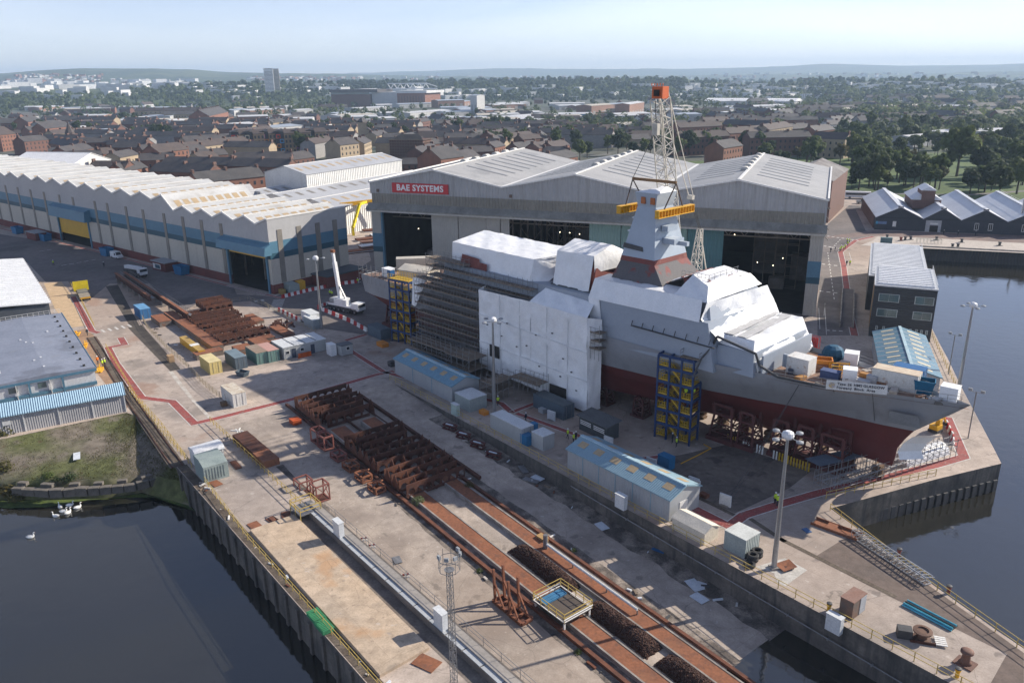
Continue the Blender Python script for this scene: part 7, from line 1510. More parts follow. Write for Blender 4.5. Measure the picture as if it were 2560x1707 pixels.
# ---- small quay furniture along the far dock
for k, (x,y) in enumerate([(1085,850),(1210,875),(1250,870),(1300,865),(1535,870),(1765,890),(2110,920),(1680,935),(1730,935)]):
    t = thing('dock_bollard', 'red capped capstan on the dock quay' if k in (1,) else 'black mooring bollard on the far dock quay paving', 'bollard', g('E',x,y+8), 0, 'bollards along the far dock'); MB().lathe([(.55,0),(.4,.3),(.38,.9),(.6,1.1),(.5,1.3)],n=10).build('post', primer if k == 1 else dark_st, t); B(-.8,.8,-.6,.6,0,.1).build('base_plate', dark_st, t)
fr_ = thing('steel_rack','pale tubular rack on the far dock quay','rack', g('E',1470,905), rd); mm = MB()
for k in range(8): mm.bar((-4+k*1.1,-.8,0),(-4+k*1.1,-.8,1.5),.08).bar((-4+k*1.1,.8,0),(-4+k*1.1,.8,1.5),.08).bar((-4+k*1.1,-.8,1.5),(-4+k*1.1,.8,1.5),.07)
mm.bar((-4,-.8,1.5),(3.7,-.8,1.5),.08).bar((-4,.8,1.5),(3.7,.8,1.5),.08); mm.build('frame', mat('rack_pale',(.5,.5,.42),scale=1), fr_)
dw = B(0,1,0,1,0,.1)
o = struct(MB().prism([(p.x,p.y) for p in (DOCK0+Vector((0,.05,0)),DOCK1+(DOCK1-DOCK0)*3+Vector((0,.05,0)),DOCK1+(DOCK1-DOCK0)*3+Vector((0,.9,0)),DOCK0+Vector((0,.9,0)))],.012,.35).build('dock_coping', curb))
# office ramp wall
rw = thing('ramp_wall','concrete access ramp with side walls beside the dark office','ramp', (79.0,176,0), math.atan2(24,10)); B(0,34,-.25,0,0,1.3).build('side_wall', curb, rw); B(0,34,2.6,2.85,0,1.3).build('side_wall', curb, rw); MB().ext([(0,0,0),(34,0,0),(34,0,1.0)],(0,2.6,0)).build('ramp_floor', asphalt, rw)
rail('office_rail','low railing beside the ship quay water edge',[g('S',850,885)+Vector((-1,0,0)),g('S',940,1065)+Vector((-1,0,0)),g('S',1130,1440)+Vector((-1.2,0,0))],yfence)
# yellow steel lying beside the grey store
for (x,y,lab) in [(690,720,'yellow bent handrail heap against the grey store wall'),(900,1040,'yellow steel staging heap against the grey store corner'),(755,830,'yellow cover lying by the grey store')]:
    t = thing('yellow_staging', lab, 'staging', g('F',x+10,y), 1.9); mm = MB(); r5 = random.Random(x)
    for k in range(9): a_ = Vector((r5.uniform(-2,2),r5.uniform(-.8,.8),r5.uniform(.05,.5))); mm.bar(a_, a_+Vector((r5.uniform(-2,2),r5.uniform(-.5,.5),r5.uniform(0,.7))), .16)
    mm.build('bars', ybm, t); B(-1.6,1.4,-.6,.6,.03,.25).build('tray', ybm, t)

# ================================================================== PEOPLE AND SWANS
def skin_mesh(name, verts, edges, radii, m, root=0, sub=1):
    me = bpy.data.meshes.new(name); me.from_pydata(verts, edges, []); ob = bpy.data.objects.new(name, me); COL.objects.link(ob)
    md = ob.modifiers.new('s','SKIN'); sk_ = me.skin_vertices[0].data
    for i, r_ in enumerate(radii): sk_[i].radius = (r_, r_) if not isinstance(r_, tuple) else r_
    for i in range(len(verts)): sk_[i].use_root = (i == root)
    ob.modifiers.new('u','SUBSURF').levels = sub; ob.modifiers['u'].render_levels = sub
    dg = bpy.context.evaluated_depsgraph_get(); out = bpy.data.meshes.new_from_object(ob.evaluated_get(dg)); bpy.data.objects.remove(ob)
    out.materials.clear(); out.materials.append(m); out.polygons.foreach_set('use_smooth',[True]*len(out.polygons)); return out
skin_m = mat('skin_tone',(.45,.28,.20),scale=3); trous = mat('work_trousers',(.025,.028,.04),(.035,.038,.05),scale=4,rough=.9); vest_y = mat('hi_vis_yellow',(.55,.75,.05),(.5,.68,.05),scale=3,rough=.7,emit=None); vest_o = mat('hi_vis_orange',(.75,.18,.02),scale=3); helm = mat('helmet_white',(.8,.8,.8),rough=.3,scale=1)
def body(stride, arm):
    V_ = [(0,0,.95),(0,0,1.2),(0,0,1.42),(0,0,1.52),(0,.0,1.63),(0,.0,1.74)]; Rr = [.14,.135,.15,.06,.085,.07]
    E_ = [(0,1),(1,2),(2,3),(3,4),(4,5)]
    for s_ in (-1,1):
        b = len(V_); fy = stride*s_
        V_ += [(s_*.1,0,.9),(s_*.1,fy*.5+.02,.5),(s_*.1,fy,.09),(s_*.1,fy+.17,.04)]; Rr += [.1,.07,.05,.045]; E_ += [(0,b),(b,b+1),(b+1,b+2),(b+2,b+3)]
        b = len(V_); V_ += [(s_*.2,0,1.4),(s_*.26,-fy*.3,1.13),(s_*.25,arm-fy*.5,.92),(s_*.25,arm-fy*.5+.05,.83)]; Rr += [.07,.05,.04,.035]; E_ += [(2,b),(b,b+1),(b+1,b+2),(b+2,b+3)]
    return skin_mesh('body', V_, E_, Rr, trous)
bodies = [body(.0,.08), body(.26,.1)]
def vest_mesh(m):
    mm = MB(); n = 12; pr = [(.17,.93),(.185,1.08),(.2,1.3),(.2,1.42),(.12,1.5),(.075,1.53)]
    for r_, z in pr:
        for i in range(n): a = 2*math.pi*i/n; mm.v.append((math.cos(a)*r_*1.28, math.sin(a)*r_*.86, z))
    for j in range(len(pr)-1):
        for i in range(n): mm.f.append((j*n+i,j*n+(i+1)%n,(j+1)*n+(i+1)%n,(j+1)*n+i))
    b = len(mm.v)
    for s_ in (-1,1): mm.tube((s_*.19,0,1.42),(s_*.27,.0,1.12),.085,7,.065)
    o = mm.mesh('hi_vis_jacket', m); o.polygons.foreach_set('use_smooth',[True]*len(o.polygons)); return o
VM = {'yellow':vest_mesh(vest_y),'orange':vest_mesh(vest_o),'dark':vest_mesh(mat('dark_jacket',(.03,.035,.05),scale=3))}
head_me = MB().lathe([(.02,1.56),(.075,1.59),(.095,1.66),(.09,1.74),(.05,1.79)],n=10).mesh('head', skin_m); helm_me = MB().lathe([(.15,1.71),(.125,1.73),(.12,1.78),(.085,1.84),(.02,1.865)],n=12).mesh('helmet', helm)
def person(loc, rz, j, label, walk=0, grp=None):
    t = thing('person', label, 'person', loc, rz, grp); inst('body', bodies[walk], t); inst('jacket', VM[j], t); inst('head', head_me, t); inst('helmet', helm_me, t)
for (k,x,y,rz,j,w,lab) in [('N',865,945,.5,'yellow',0,'person in yellow jacket on the red walkway, behind the other'),('N',885,965,.7,'yellow',0,'person in yellow jacket on the red walkway beside the tall mast'),('F',895,985,1,'orange',0,'person in yellow and orange workwear by the rail track'),('F',940,1015,2,'yellow',0,'person in yellow jacket closest to the rail track'),('F',962,1005,2,'yellow',0,'person in yellow jacket beside two colleagues at the track'),('F',800,725,1,'dark',1,'person in dark clothes walking beside the grey store'),('A',490,1108,0,'yellow',1,'person in pale hi-vis walking across the shaded road'),('A',950,1125,0,'dark',1,'person in dark clothes crossing the road near the van'),('G',1552,365,0,'yellow',0,'person in yellow hi-vis watching near the mobile crane'),('G',1570,372,.4,'yellow',0,'person in yellow hi-vis beside a colleague near the mobile crane'),('G',1805,255,0,'yellow',0,'person in yellow hi-vis at the striped barriers'),('G',1825,262,1,'dark',0,'person in dark clothes at the striped barriers'),('M',530,265,0,'yellow',1,'person in yellow hi-vis walking by the lamp mast'),('M',783,420,1,'dark',1,'person in dark workwear walking past the dark container'),('M',1165,570,1,'yellow',1,'person walking past the slatted cabin in hi-vis'),('M',1218,610,1,'yellow',0,'person in hi-vis beside the long shed gable'),('M',1240,595,1,'dark',0,'person in dark jacket beside the long shed gable'),('U',395,1310,1,'dark',0,'person standing at the foot of the bow stair tower'),('U',445,1360,1,'yellow',0,'person in hi-vis at the foot of the bow stair tower'),('E',715,1110,0,'dark',0,'person in dark clothes on the side road walkway'),('E',745,1108,0,'yellow',0,'person in yellow hi-vis on the side road walkway'),('E',1600,830,0,'dark',0,'person in dark clothes at the workshop front'),('E',1730,835,0,'dark',1,'person walking along the workshop front'),('E',1890,838,0,'dark',0,'person alone on the quay side road')]:
    person(g(k,x,y), rz, j, lab, w)
for i,(x,y) in enumerate([(570,990),(610,980),(655,985),(665,970),(685,975),(700,960),(725,930),(740,905),(720,900)]): person(g('E',x,y), i, 'dark' if i < 2 else 'yellow', 'one of the hi-vis group standing where side road and walkway meet' if i > 1 else 'person in dark clothes beside the hi-vis group on the side road', 0, 'workers on the side road')
tp0 = Vector((23.2,118.9,0)); tu = Vector((math.cos(trz),math.sin(trz),0)); tv = Vector((-tu.y,tu.x,0))
for a, b, z, lab in ((4.7,.7,10.15-2.4+.0,'person in yellow hi-vis on the stair tower landing'),(5.6,1.6,10.15-2.4,'person in yellow hi-vis at the corner of the stair tower landing')): person(tp0+tu*a+tv*b+Vector((0,0,z)), 2.6, 'yellow', lab, 0)
# swans: one continuous body from tail to beak
def swan_mesh():
    sp = [(-.62,.30,.02),(-.5,.27,.10),(-.3,.22,.20),(0,.18,.26),(.25,.22,.22),(.42,.32,.12),(.46,.48,.065),(.40,.62,.055),(.40,.76,.05),(.47,.83,.06),(.56,.82,.05),(.64,.79,.025),(.70,.77,.01)]
    mm = MB(); n = 10
    for i,(x,z,r_) in enumerate(sp):
        a = sp[max(0,i-1)]; b = sp[min(len(sp)-1,i+1)]; d = Vector((b[0]-a[0],0,b[1]-a[1])).normalized(); up_ = Vector((-d.z,0,d.x)); s_ = Vector((0,1,0)); flat = 1.15 if i < 5 else 1
        for k in range(n): t_ = 2*math.pi*k/n; mm.v.append(tuple(Vector((x,0,z))+s_*(r_*flat*math.cos(t_))+up_*(r_*math.sin(t_))))
    for i in range(len(sp)-1):
        for k in range(n): mm.f.append((i*n+k,i*n+(k+1)%n,(i+1)*n+(k+1)%n,(i+1)*n+k))
    return mm
swm = swan_mesh().mesh('body', mat('swan_white',(.82,.82,.80),(.76,.76,.74),scale=4,rough=.8)); swm.polygons.foreach_set('use_smooth',[True]*len(swm.polygons))
bk = MB().tube((.58,0,.815),(.72,0,.76),.035,6,.012).mesh('beak', mat('swan_beak',(.6,.2,.03),scale=3)); wg = [MB().add([(-.55,s_*.16,.38),(-.2,s_*.27,.28),(.2,s_*.24,.30),(.15,s_*.12,.44),(-.25,s_*.14,.48)],[(0,1,2,3,4)]).mesh('wing', _M['swan_white']) for s_ in (-1,1)]
for i,(x,y,rz,lab) in enumerate([(550,1050,2.4,'white swan facing away at the edge of the weed, beside the group'),(640,1035,.3,'white swan furthest into the weed'),(710,1055,.8,'white swan on the open side of the group'),(580,1092,.2,'white swan in the middle of the group'),(622,1103,1.2,'small white swan behind the middle one'),(510,1133,3.0,'white swan trailing the group on open water'),(280,1325,.2,'lone white swan far out on the dark basin')]):
    t = thing('swan', lab, 'swan', g('K',x,y,WATER)+Vector((0,0,-.08)), rz, 'swans on the basin'); inst('body', swm, t); inst('beak', bk, t); [inst('wing', w_, t) for w_ in wg]; t.scale = (1.0,1.0,1.0)

# ================================================================== CITY BEHIND THE YARD
zone('city_ground', [Vector((-11400,2600,0)), Vector((-2500,900,0)), g('A',-900,150), g('A',0,150,0), Vector((-150,372,0)), Vector((-95,430,0)), Vector((-10,340,0)), Vector((60,300,0)), Vector((108,300,0)), Vector((122,330,0)), Vector((150,400,0)), Vector((215,360,0)), Vector((700,270,0)), Vector((11400,2200,0)), Vector((11400,14300,0)), Vector((-11400,14300,0))], .02, city_mat)
zone('park_grass', [Vector((104,306,0)), Vector((150,392,0)), Vector((214,362,0)), Vector((560,300,0)), Vector((640,460,0)), Vector((330,600,0)), Vector((120,560,0)), Vector((70,420,0)), Vector((75,300,0))], .03, grass_m)
zone('park_path', ribbon([Vector((150,400,0)), Vector((220,385,0)), Vector((330,420,0)), Vector((480,390,0))], 4)[0] + ribbon([Vector((150,400,0)), Vector((220,385,0)), Vector((330,420,0)), Vector((480,390,0))], 4)[1][::-1], .04, mat('park_path_tarmac',(.16,.15,.15),scale=.2,coord='W'))

WALLS = [mat('red_sandstone',(.24,.115,.08),(.20,.10,.072),scale=.3,rough=.9,fine=.15), mat('blond_sandstone',(.40,.32,.22),(.34,.27,.19),scale=.3,rough=.9,fine=.12), mat('brown_brick',(.17,.085,.065),(.14,.075,.06),scale=.4,rough=.9,fine=.15), mat('white_render',(.55,.54,.52),(.48,.47,.46),scale=.4,rough=.8), mat('grey_render',(.30,.29,.285),(.25,.245,.24),scale=.4,rough=.85)]
WN = ['red sandstone','blond sandstone','brown brick','white rendered','grey rendered']
ROOFS = [mat('slate_roof',(.058,.054,.057),(.082,.074,.073),scale=.25,rough=.75,fine=.15), mat('brown_tile_roof',(.070,.056,.053),(.09,.07,.063),scale=.25,rough=.8,fine=.15), mat('weathered_slate',(.085,.08,.08),(.062,.06,.062),scale=.2,rough=.8,fine=.15)]
RN = ['dark slate roof','brown tiled roof','weathered grey slate roof']
win_d = mat('dark_window', (.03,.033,.04), (.06,.065,.075), scale=.4, rough=.15, spec=.7)
chim_m = mat('chimney_brick',(.165,.095,.075),(.13,.08,.065),scale=.5,rough=.9)
wmesh = {}
def win_mesh(w, h):
    k = (w, h)
    if k not in wmesh: wmesh[k] = MB().box(-w/2,w/2,-.06,.0,0,h).mesh('window', win_d)
    return wmesh[k]
used_lab = {}
def tenement(p, q, dep, he, wi, ri, label=None, chims=True, wins=True, rise=None, group='tenement terraces behind the yard', cat='tenement', name='tenement'):
    """terrace whose long front runs p->q at ground level; body lies behind (left of p->q)"""
    p, q = Vector((p[0],p[1],0)), Vector((q[0],q[1],0)); u = q-p; L = u.length; rz = math.atan2(u.y, u.x); rise = rise or dep*.32
    lab = label or '%s terrace with %s in the streets behind the sheds' % (WN[wi], RN[ri])
    t = thing(name, lab, cat, p, rz, group)
    MB().ext([(0,0,0),(0,dep,0),(0,dep,he),(0,dep/2,he+rise-.1),(0,0,he)], (L,0,0)).build('wall', WALLS[wi], t)
    for ya, yb in ((-.4,dep/2),(dep+.4,dep/2)): slope(-.25,L+.25,ya,he-.1,yb,he+rise,.2).build('roof_slope', ROOFS[ri], t)
    if chims:
        n = max(1, int(L/14))
        for k in range(n+1):
            x = min(L-.8, max(.0, L*k/n-.4)); MB().box(x,x+.9,dep/2-1.2,dep/2+1.2,he+rise*.55,he+rise+1.2).build('chimney', chim_m, t)
    if wins:
        nx = max(2, min(14, int(L/3.6))); nz = max(1, int(he/3.4))
        for i in range(nx):
            for j in range(nz):
                inst('window', win_mesh(1.15,1.8), t, (L*(i+.5)/nx, -.0, 1.1+j*(he-.6)/nz))
        for j in range(nz):
            inst('window', win_mesh(1.15,1.8), t, (L, dep*.3, 1.1+j*(he-.6)/nz), math.pi/2); inst('window', win_mesh(1.15,1.8), t, (L, dep*.7, 1.1+j*(he-.6)/nz), math.pi/2)
    return t
def T(k, x0, y0, x1, y1, dep, he, wi, ri, **kw): return tenement(g(k,x0,y0,he), g(k,x1,y1,he), dep, he, wi, ri, **kw)
T('X',1360,895,1810,850,13,12.5,0,2,label='red sandstone tenement with bright lit front just beyond the pale roofs')
T('X',320,735,700,715,12,11,0,0,label='red fronted terrace with dark roof behind the zigzag shed'); T('X',705,700,800,690,11,12,0,1,label='tall red gabled tenement end beside the dark terrace')
T('X',820,725,950,700,11,10,1,0); T('X',950,745,1190,735,12,10,0,0); T('X',600,800,850,800,12,10,2,1); T('X',850,815,1010,790,12,9,0,2)
T('X',1020,815,1420,830,13,9,2,0); T('X',1100,770,1560,775,12,11,2,0); T('X',1560,780,1960,790,12,11,2,0,label='long dark slate terrace with a row of brick chimneys'); T('X',1590,745,1990,735,13,12,2,0,label='dark tenement with high slate roof below the coloured flats')
T('X',1990,740,2150,720,12,11,2,0); T('X',1150,720,1330,700,12,10,0,0); T('X',1370,735,1500,720,12,10,1,1); T('X',1230,690,1420,670,12,10,2,0); T('X',1380,715,1560,700,12,10,2,0)
T('X',1290,660,1830,595,12,11,1,1,label='long pale fronted terrace rising beside the coloured flats'); T('X',1270,615,1640,590,12,11,1,0); T('X',980,680,1180,665,12,11,2,0); T('X',760,655,980,655,12,11,2,0,label='black roofed terrace beyond the red gabled tenement')
T('X',330,625,500,650,12,12,2,0); T('X',165,615,330,600,12,11,2,0); T('X',520,625,850,615,12,11,2,0); T('X',460,690,640,660,12,11,0,0); T('X',0,610,160,595,12,9,0,1); T('X',330,690,470,685,10,8,4,2)
t = thing('turret_house','brown brick corner house with a pointed turret spire','house', g('X',495,655,0), .2); B(-5,5,-5,5,0,12).build('wall', WALLS[2], t); MB().lathe([(4.2,12),(4.2,13.5),(2.4,17),(.15,23)], n=8).build('spire', ROOFS[1], t)
T('X',1090,690,1290,665,14,14,0,1,label='big red sandstone corner tenement with tall chimneys'); T('X',1430,440,1560,410,25,14,0,2,label='red brick tower like mill block near the trees',wins=False)
T('X',310,525,490,510,16,13,0,0,label='brown mill with bright orange gable',chims=False); T('X',0,570,105,560,20,14,0,1,label='orange brick warehouse block at the city edge',chims=False)
T('X',190,480,290,470,18,12,0,2); T('X',0,490,190,485,18,10,0,2); T('X',290,470,590,465,16,10,0,2,wins=False); T('X',920,405,1360,400,14,13,1,1,label='long blond sandstone terrace with a row of bays far behind'); T('X',1120,430,1330,425,14,10,1,2)
# coloured flats
tan_b = mat('tan_brick',(.33,.24,.155),(.28,.2,.13),scale=.4,rough=.9,fine=.1); blk = mat('charcoal_panel',(.035,.037,.042),scale=.5,rough=.6)
CF = [mat('frame_%s' % n, c, rough=.5, scale=1) for n, c in (('blue',(.12,.42,.75)),('orange',(.8,.28,.03)),('red',(.7,.06,.03)),('purple',(.32,.12,.5)),('cream',(.6,.55,.42)),('pink',(.6,.2,.45)))]
rf = random.Random(5)
for i, (x, y) in enumerate([(1650,705),(1745,705),(1850,700),(1955,700),(2060,695),(2165,690)]):
    p = g('X',x,y,0); q = g('X',x+75,y-5,0); u = q-p; rz = math.atan2(u.y,u.x)
    t = thing('flat_block', ['flat block with blue and cream box windows at the start of the row','flat block with a red box window','flat block with cream and blue box windows in mid row','flat block with orange and purple box windows','flat block with purple and blue box windows','flat block with blue and orange box windows at the end of the row'][i], 'flats', p, rz-.25, 'modern flats with coloured box windows')
    W_ = u.length*.95; B(0,W_,0,16,0,16).build('wall', tan_b, t); B(-W_*.7,0,2,16,0,17.5).build('gable_block', blk, t); MB().ext([(-W_*.72,1.8,17.5),(0,1.8,19),(0,16.2,19),(-W_*.72,16.2,17.5)],(0,0,.3)).build('roof', ROOFS[0], t); MB().ext([(-.2,-.2,16),(W_+.2,-.2,16),(W_+.2,8,19),(-.2,8,19)],(0,0,.25)).build('roof_slope', ROOFS[1], t)
    for a in range(3):
        for b in range(4): inst('window', win_mesh(1.4,2.2), t, (W_*(a+.5)/3,0,1.4+b*3.7))
    for k in range(4):
        zc = 3+k*3.6; m_ = CF[rf.randrange(6)]; xx = -W_*(.5 if k%2 else .2); mm = MB()
        mm.box(xx-1.6,xx+1.6,1.2,2.0,zc-1.5,zc-1.0).box(xx-1.6,xx+1.6,1.2,2.0,zc+1.0,zc+1.5).box(xx-1.6,xx-1.1,1.2,2.0,zc-1.0,zc+1.0).box(xx+1.1,xx+1.6,1.2,2.0,zc-1.0,zc+1.0); mm.build('box_window', m_, t)
# centre and right tenements
T('Y',0,640,130,625,14,12,1,0,label='blond stone town hall wing with slate roof'); t = thing('clock_tower','blond stone tower of the old town hall','tower', g('Y',160,640,0), .3); B(-3.5,3.5,-3.5,3.5,0,20).build('shaft', WALLS[1], t); MB().lathe([(4.4,20),(4.4,21),(.3,24)],n=4).build('cap', ROOFS[0], t)
T('Y',165,630,215,610,12,11,1,0,label='blond stone tenement beside the old tower')
for a in [(250,575,330,560,1,0),(300,590,460,585,2,2),(470,590,560,575,4,2),(560,555,640,545,3,1),(560,640,700,625,2,0),(720,590,900,585,2,0),(850,555,1000,550,1,0),(690,690,810,660,2,0),(560,690,680,660,2,0),(860,690,1050,680,2,0),(1160,590,1330,570,1,1),(1250,600,1380,590,2,1),(1220,660,1370,640,2,2),(1360,660,1480,640,0,1),(1390,690,1550,690,2,0),(1460,655,1570,635,0,1),(1060,655,1130,640,0,0),(1080,610,1150,595,1,0),(1240,495,1560,490,3,0),(660,490,950,480,4,0),(490,490,620,470,2,0)]:
    T('Y',a[0],a[1],a[2],a[3],11,9,a[4],a[5],group='terraces behind the hall',label='%s house row with %s among trees behind the hall' % (WN[a[4]],RN[a[5]]))
t = thing('scaffolded_block','square brick block wrapped in scaffold behind the hall','building', g('Y',345,735,0), -.25); B(0,26,0,18,0,14).build('wall', WALLS[2], t); MB().ext([(-.5,-.5,14),(26.5,-.5,14),(20,9,17.5),(6,9,17.5)],(0,.2,0)).build('roof', ROOFS[2], t); MB().add([(-.5,-.5,14),(26.5,-.5,14),(20,9,17.5),(6,9,17.5)],[(0,1,2,3)]).build('roof_slope', ROOFS[2], t)
mm = MB()
for k in range(14): mm.bar((k*2,-1.2,0),(k*2,-1.2,15),.12); mm.bar((27.2,k*1.4,0),(27.2,k*1.4,15),.12)
for z in (2,4,6,8,10,12,14): mm.box(0,27,-1.3,-.4,z,z+.1); mm.box(26.4,27.4,0,18,z,z+.1)
mm.build('scaffold', board_m, t)['kind'] = 'stuff'
T('Y',690,735,845,715,18,13,0,2,label='red brick warehouse with pale flat roof behind the hall'); T('Y',840,735,960,715,14,10,2,0,label='dark brown brick row close behind the hall'); T('Y',410,770,830,760,10,7,2,2,label='long low dark brick works wall building behind the hall',chims=False)
T('Y',1480,740,1625,715,12,11,0,2,label='orange lit brick block end behind the hall ridge')
for a in [(0,520,290,505,0,1,13),(180,480,350,470,1,1,12),(290,495,600,505,2,0,12),(340,560,600,540,0,1,13),(610,535,770,510,1,1,14),(480,590,900,580,2,0,13),(740,530,900,520,2,0,11),(930,545,1060,530,0,0,12),(900,590,1130,600,1,1,13),(0,590,340,575,2,1,13),(300,660,430,640,0,2,13),(640,450,820,445,2,0,10),(380,465,545,460,3,2,10),(1030,500,1180,490,3,0,8),(700,420,780,410,3,2,10),(1060,470,1200,455,3,0,7)]:
    T('W',a[0],a[1],a[2],a[3],13,a[6],a[4],a[5],group='tenement rows beyond the park',label='%s tenement row with %s beyond the park trees' % (WN[a[4]],RN[a[5]]))
# infill terraces so that the streets close up
ri_ = random.Random(99); cent = [Vector((o.location.x,o.location.y)) for o in COL.objects if o.name.startswith(('tenement','flat_block','turret'))]
def infill(n, k, x0, x1, y0, y1, grp, where, he0=8, he1=11):
    c = 0
    for i in range(n*12):
        p = g(k, ri_.uniform(x0,x1), ri_.uniform(y0,y1), 0); a = -.28 + ri_.choice([0,0,0,math.pi/2]) + ri_.uniform(-.08,.08) + (.35 if k == 'W' else 0); L_ = ri_.uniform(28,60); q = p + Vector((math.cos(a),math.sin(a),0))*L_; mid = ((p+q)/2).xy
        if any((mid-w_).length < 26 or (p.xy-w_).length < 20 or (q.xy-w_).length < 20 for w_ in cent): continue
        cent.extend([mid, p.xy, q.xy]); wi = ri_.choice([0,1,2,3,4,2,1]); rr_ = ri_.choice([0,0,1,2,2]); tenement(p, q, 12, ri_.uniform(he0,he1), wi, rr_, wins=(p.length < 520), label='%s terrace with %s %s' % (WN[wi],RN[rr_],where), group=grp); c += 1
        if c >= n: break
infill(46,'X',100,2250,520,760,'infill terraces behind the zigzag shed','packed among the chimneyed streets')
infill(26,'Y',0,1500,560,760,'infill terraces behind the hall','in the streets close behind the hall')
infill(16,'W',0,1100,430,560,'infill terraces beyond the park','in the far streets beyond the park')
# pale warehouses
PW = [mat('pale_warehouse_roof',(.60,.60,.59),(.52,.52,.52),scale=.05,rough=.5,fine=.05), mat('blue_grey_roof',(.36,.40,.45),(.31,.35,.40),scale=.05,rough=.5,fine=.05), mat('buff_roof',(.52,.47,.39),(.46,.42,.35),scale=.05,rough=.6,fine=.05)]
PN = ['white roofed','blue grey roofed','buff roofed']
WW = [mat('warehouse_wall_pale',(.48,.48,.47),(.42,.42,.42),scale=.2,rough=.7), mat('warehouse_wall_brown',(.26,.15,.11),(.22,.13,.10),scale=.2,rough=.8), mat('warehouse_wall_blue',(.10,.22,.34),(.09,.19,.3),scale=.2,rough=.6)]
def warehouse(k, x0, y0, x1, y1, dep, he, ri, wi, label=None, group='pale warehouses in the city'):
    p, q = g(k,x0,y0,he), g(k,x1,y1,he); p.z = q.z = 0; u = q-p; L = u.length; rz = math.atan2(u.y,u.x)
    t = thing('warehouse', label or '%s warehouse with %s walls among the city blocks' % (PN[ri], ['pale','brown','blue'][wi]), 'warehouse', p, rz, group)
    MB().ext([(0,0,0),(0,dep,0),(0,dep,he),(0,dep/2,he+1.4),(0,0,he)], (L,0,0)).build('wall', WW[wi], t)
    for ya, yb in ((-.5,dep/2),(dep+.5,dep/2)): slope(-.4,L+.4,ya,he,yb,he+1.55,.25).build('roof_slope', PW[ri], t)
    n = max(2, int(L/14))
    for i in range(n): B(L*(i+.3)/n,L*(i+.7)/n,-.12,0,.5,he*.55).build('loading_door', WALLS[4], t)
    return t
for a in [('X',340,560,540,545,30,7,1,1),('X',420,570,690,560,34,6,1,1),('X',580,520,770,505,30,8,0,1),('X',610,470,980,460,40,7,1,0),('X',830,580,1010,565,26,7,0,0),('X',960,545,1190,535,26,7,0,0),('X',1200,560,1500,535,30,7,0,0),('X',1440,560,1640,545,30,6,2,0),('X',1560,505,1760,490,25,12,0,1),('X',1660,535,2110,500,34,8,1,0),('X',1870,480,2100,470,30,7,0,0),('X',2080,500,2352,475,34,8,0,0),('X',1690,385,2050,370,30,7,0,0),('X',2030,400,2140,395,24,6,0,0),('X',1190,475,1270,465,16,12,0,0),('X',160,305,630,300,40,8,0,0),('X',650,305,740,300,30,8,2,0),('X',1050,315,1220,312,40,7,0,0),('X',850,300,920,298,30,6,0,0),('X',160,365,260,360,30,6,0,0),('X',290,360,720,355,36,6,0,0),('X',540,380,760,375,30,6,0,0),('X',980,440,1160,440,26,8,1,0),('X',680,545,780,535,16,9,1,2),('X',1600,555,1760,545,18,6,2,0),
    ('Y',0,440,250,425,40,7,0,0),('Y',0,475,290,470,30,6,0,0),('Y',280,420,480,415,30,7,0,0),('Y',480,420,760,400,36,7,0,0),('Y',560,445,1330,470,34,7,0,0),('Y',1050,430,1230,425,20,9,0,0),('Y',1240,450,1660,440,30,6,2,0),('Y',830,390,1040,380,30,8,1,0),('Y',1000,400,1100,395,26,9,1,1),('Y',1370,430,1730,425,40,7,0,2),('Y',1500,370,1660,365,30,7,0,0),('Y',1720,370,1870,360,26,16,2,1),('Y',1870,360,1980,355,26,15,1,1),('Y',1980,360,2080,345,20,20,0,1),('Y',1770,410,1870,405,26,7,0,1),('Y',1940,500,2160,490,34,8,2,0),('Y',1870,440,2050,435,26,7,0,0),('Y',1920,410,2080,405,22,6,0,0),('Y',670,335,850,330,30,14,1,1),('Y',850,340,900,335,26,9,1,1),('Y',890,300,935,300,24,30,1,0),('Y',1070,365,1200,360,30,7,1,2),('Y',2100,430,2200,425,30,7,1,0),
    ('W',0,430,150,425,30,9,1,0),('W',0,375,90,370,30,6,2,0),('W',290,390,370,385,24,10,1,0),('W',330,380,560,375,30,8,0,0),('W',1860,560,1990,545,30,6,0,0),('W',2020,545,2352,540,34,6,0,0),('W',1600,590,1770,575,20,7,0,0),('W',1030,395,1200,390,18,8,2,1),('W',1370,375,1480,370,18,8,2,1),('W',1540,370,1650,365,18,8,2,1),('W',1780,370,2000,372,20,6,0,1)]:
    warehouse(*a)
rw_ = random.Random(3)
for k, x0, x1, y0, y1, n in (('X',500,2300,380,520,24),('Y',0,2250,350,470,28),('X',0,900,300,420,12),('W',0,700,330,420,6)):
    for i in range(n):
        x, y = rw_.uniform(x0,x1), rw_.uniform(y0,y1); warehouse(k, x, y, x+rw_.uniform(90,260), y-rw_.uniform(2,12), rw_.uniform(22,40), rw_.uniform(6,9), rw_.choice([0,0,0,1,2]), rw_.choice([0,0,1]))
t = thing('arched_depot','long low depot with curved white roof beyond the tenements','depot', g('W',170,360,0), math.atan2(*(g('W',780,365,0)-g('W',170,360,0)).yx)); L_ = (g('W',780,365,0)-g('W',170,360,0)).length
B(0,L_,0,50,0,7).build('wall', WW[0], t); n = 8; pr = [(50*k/n, 7+5*math.sin(math.pi*k/n)) for k in range(n+1)]; MB().ext([(-2,y,z) for y,z in pr]+[(-2,50,6.8),(-2,0,6.8)], (L_+4,0,0)).build('roof', mat('bright_white_roof',()) if False else _M['bright_white_roof'], t)
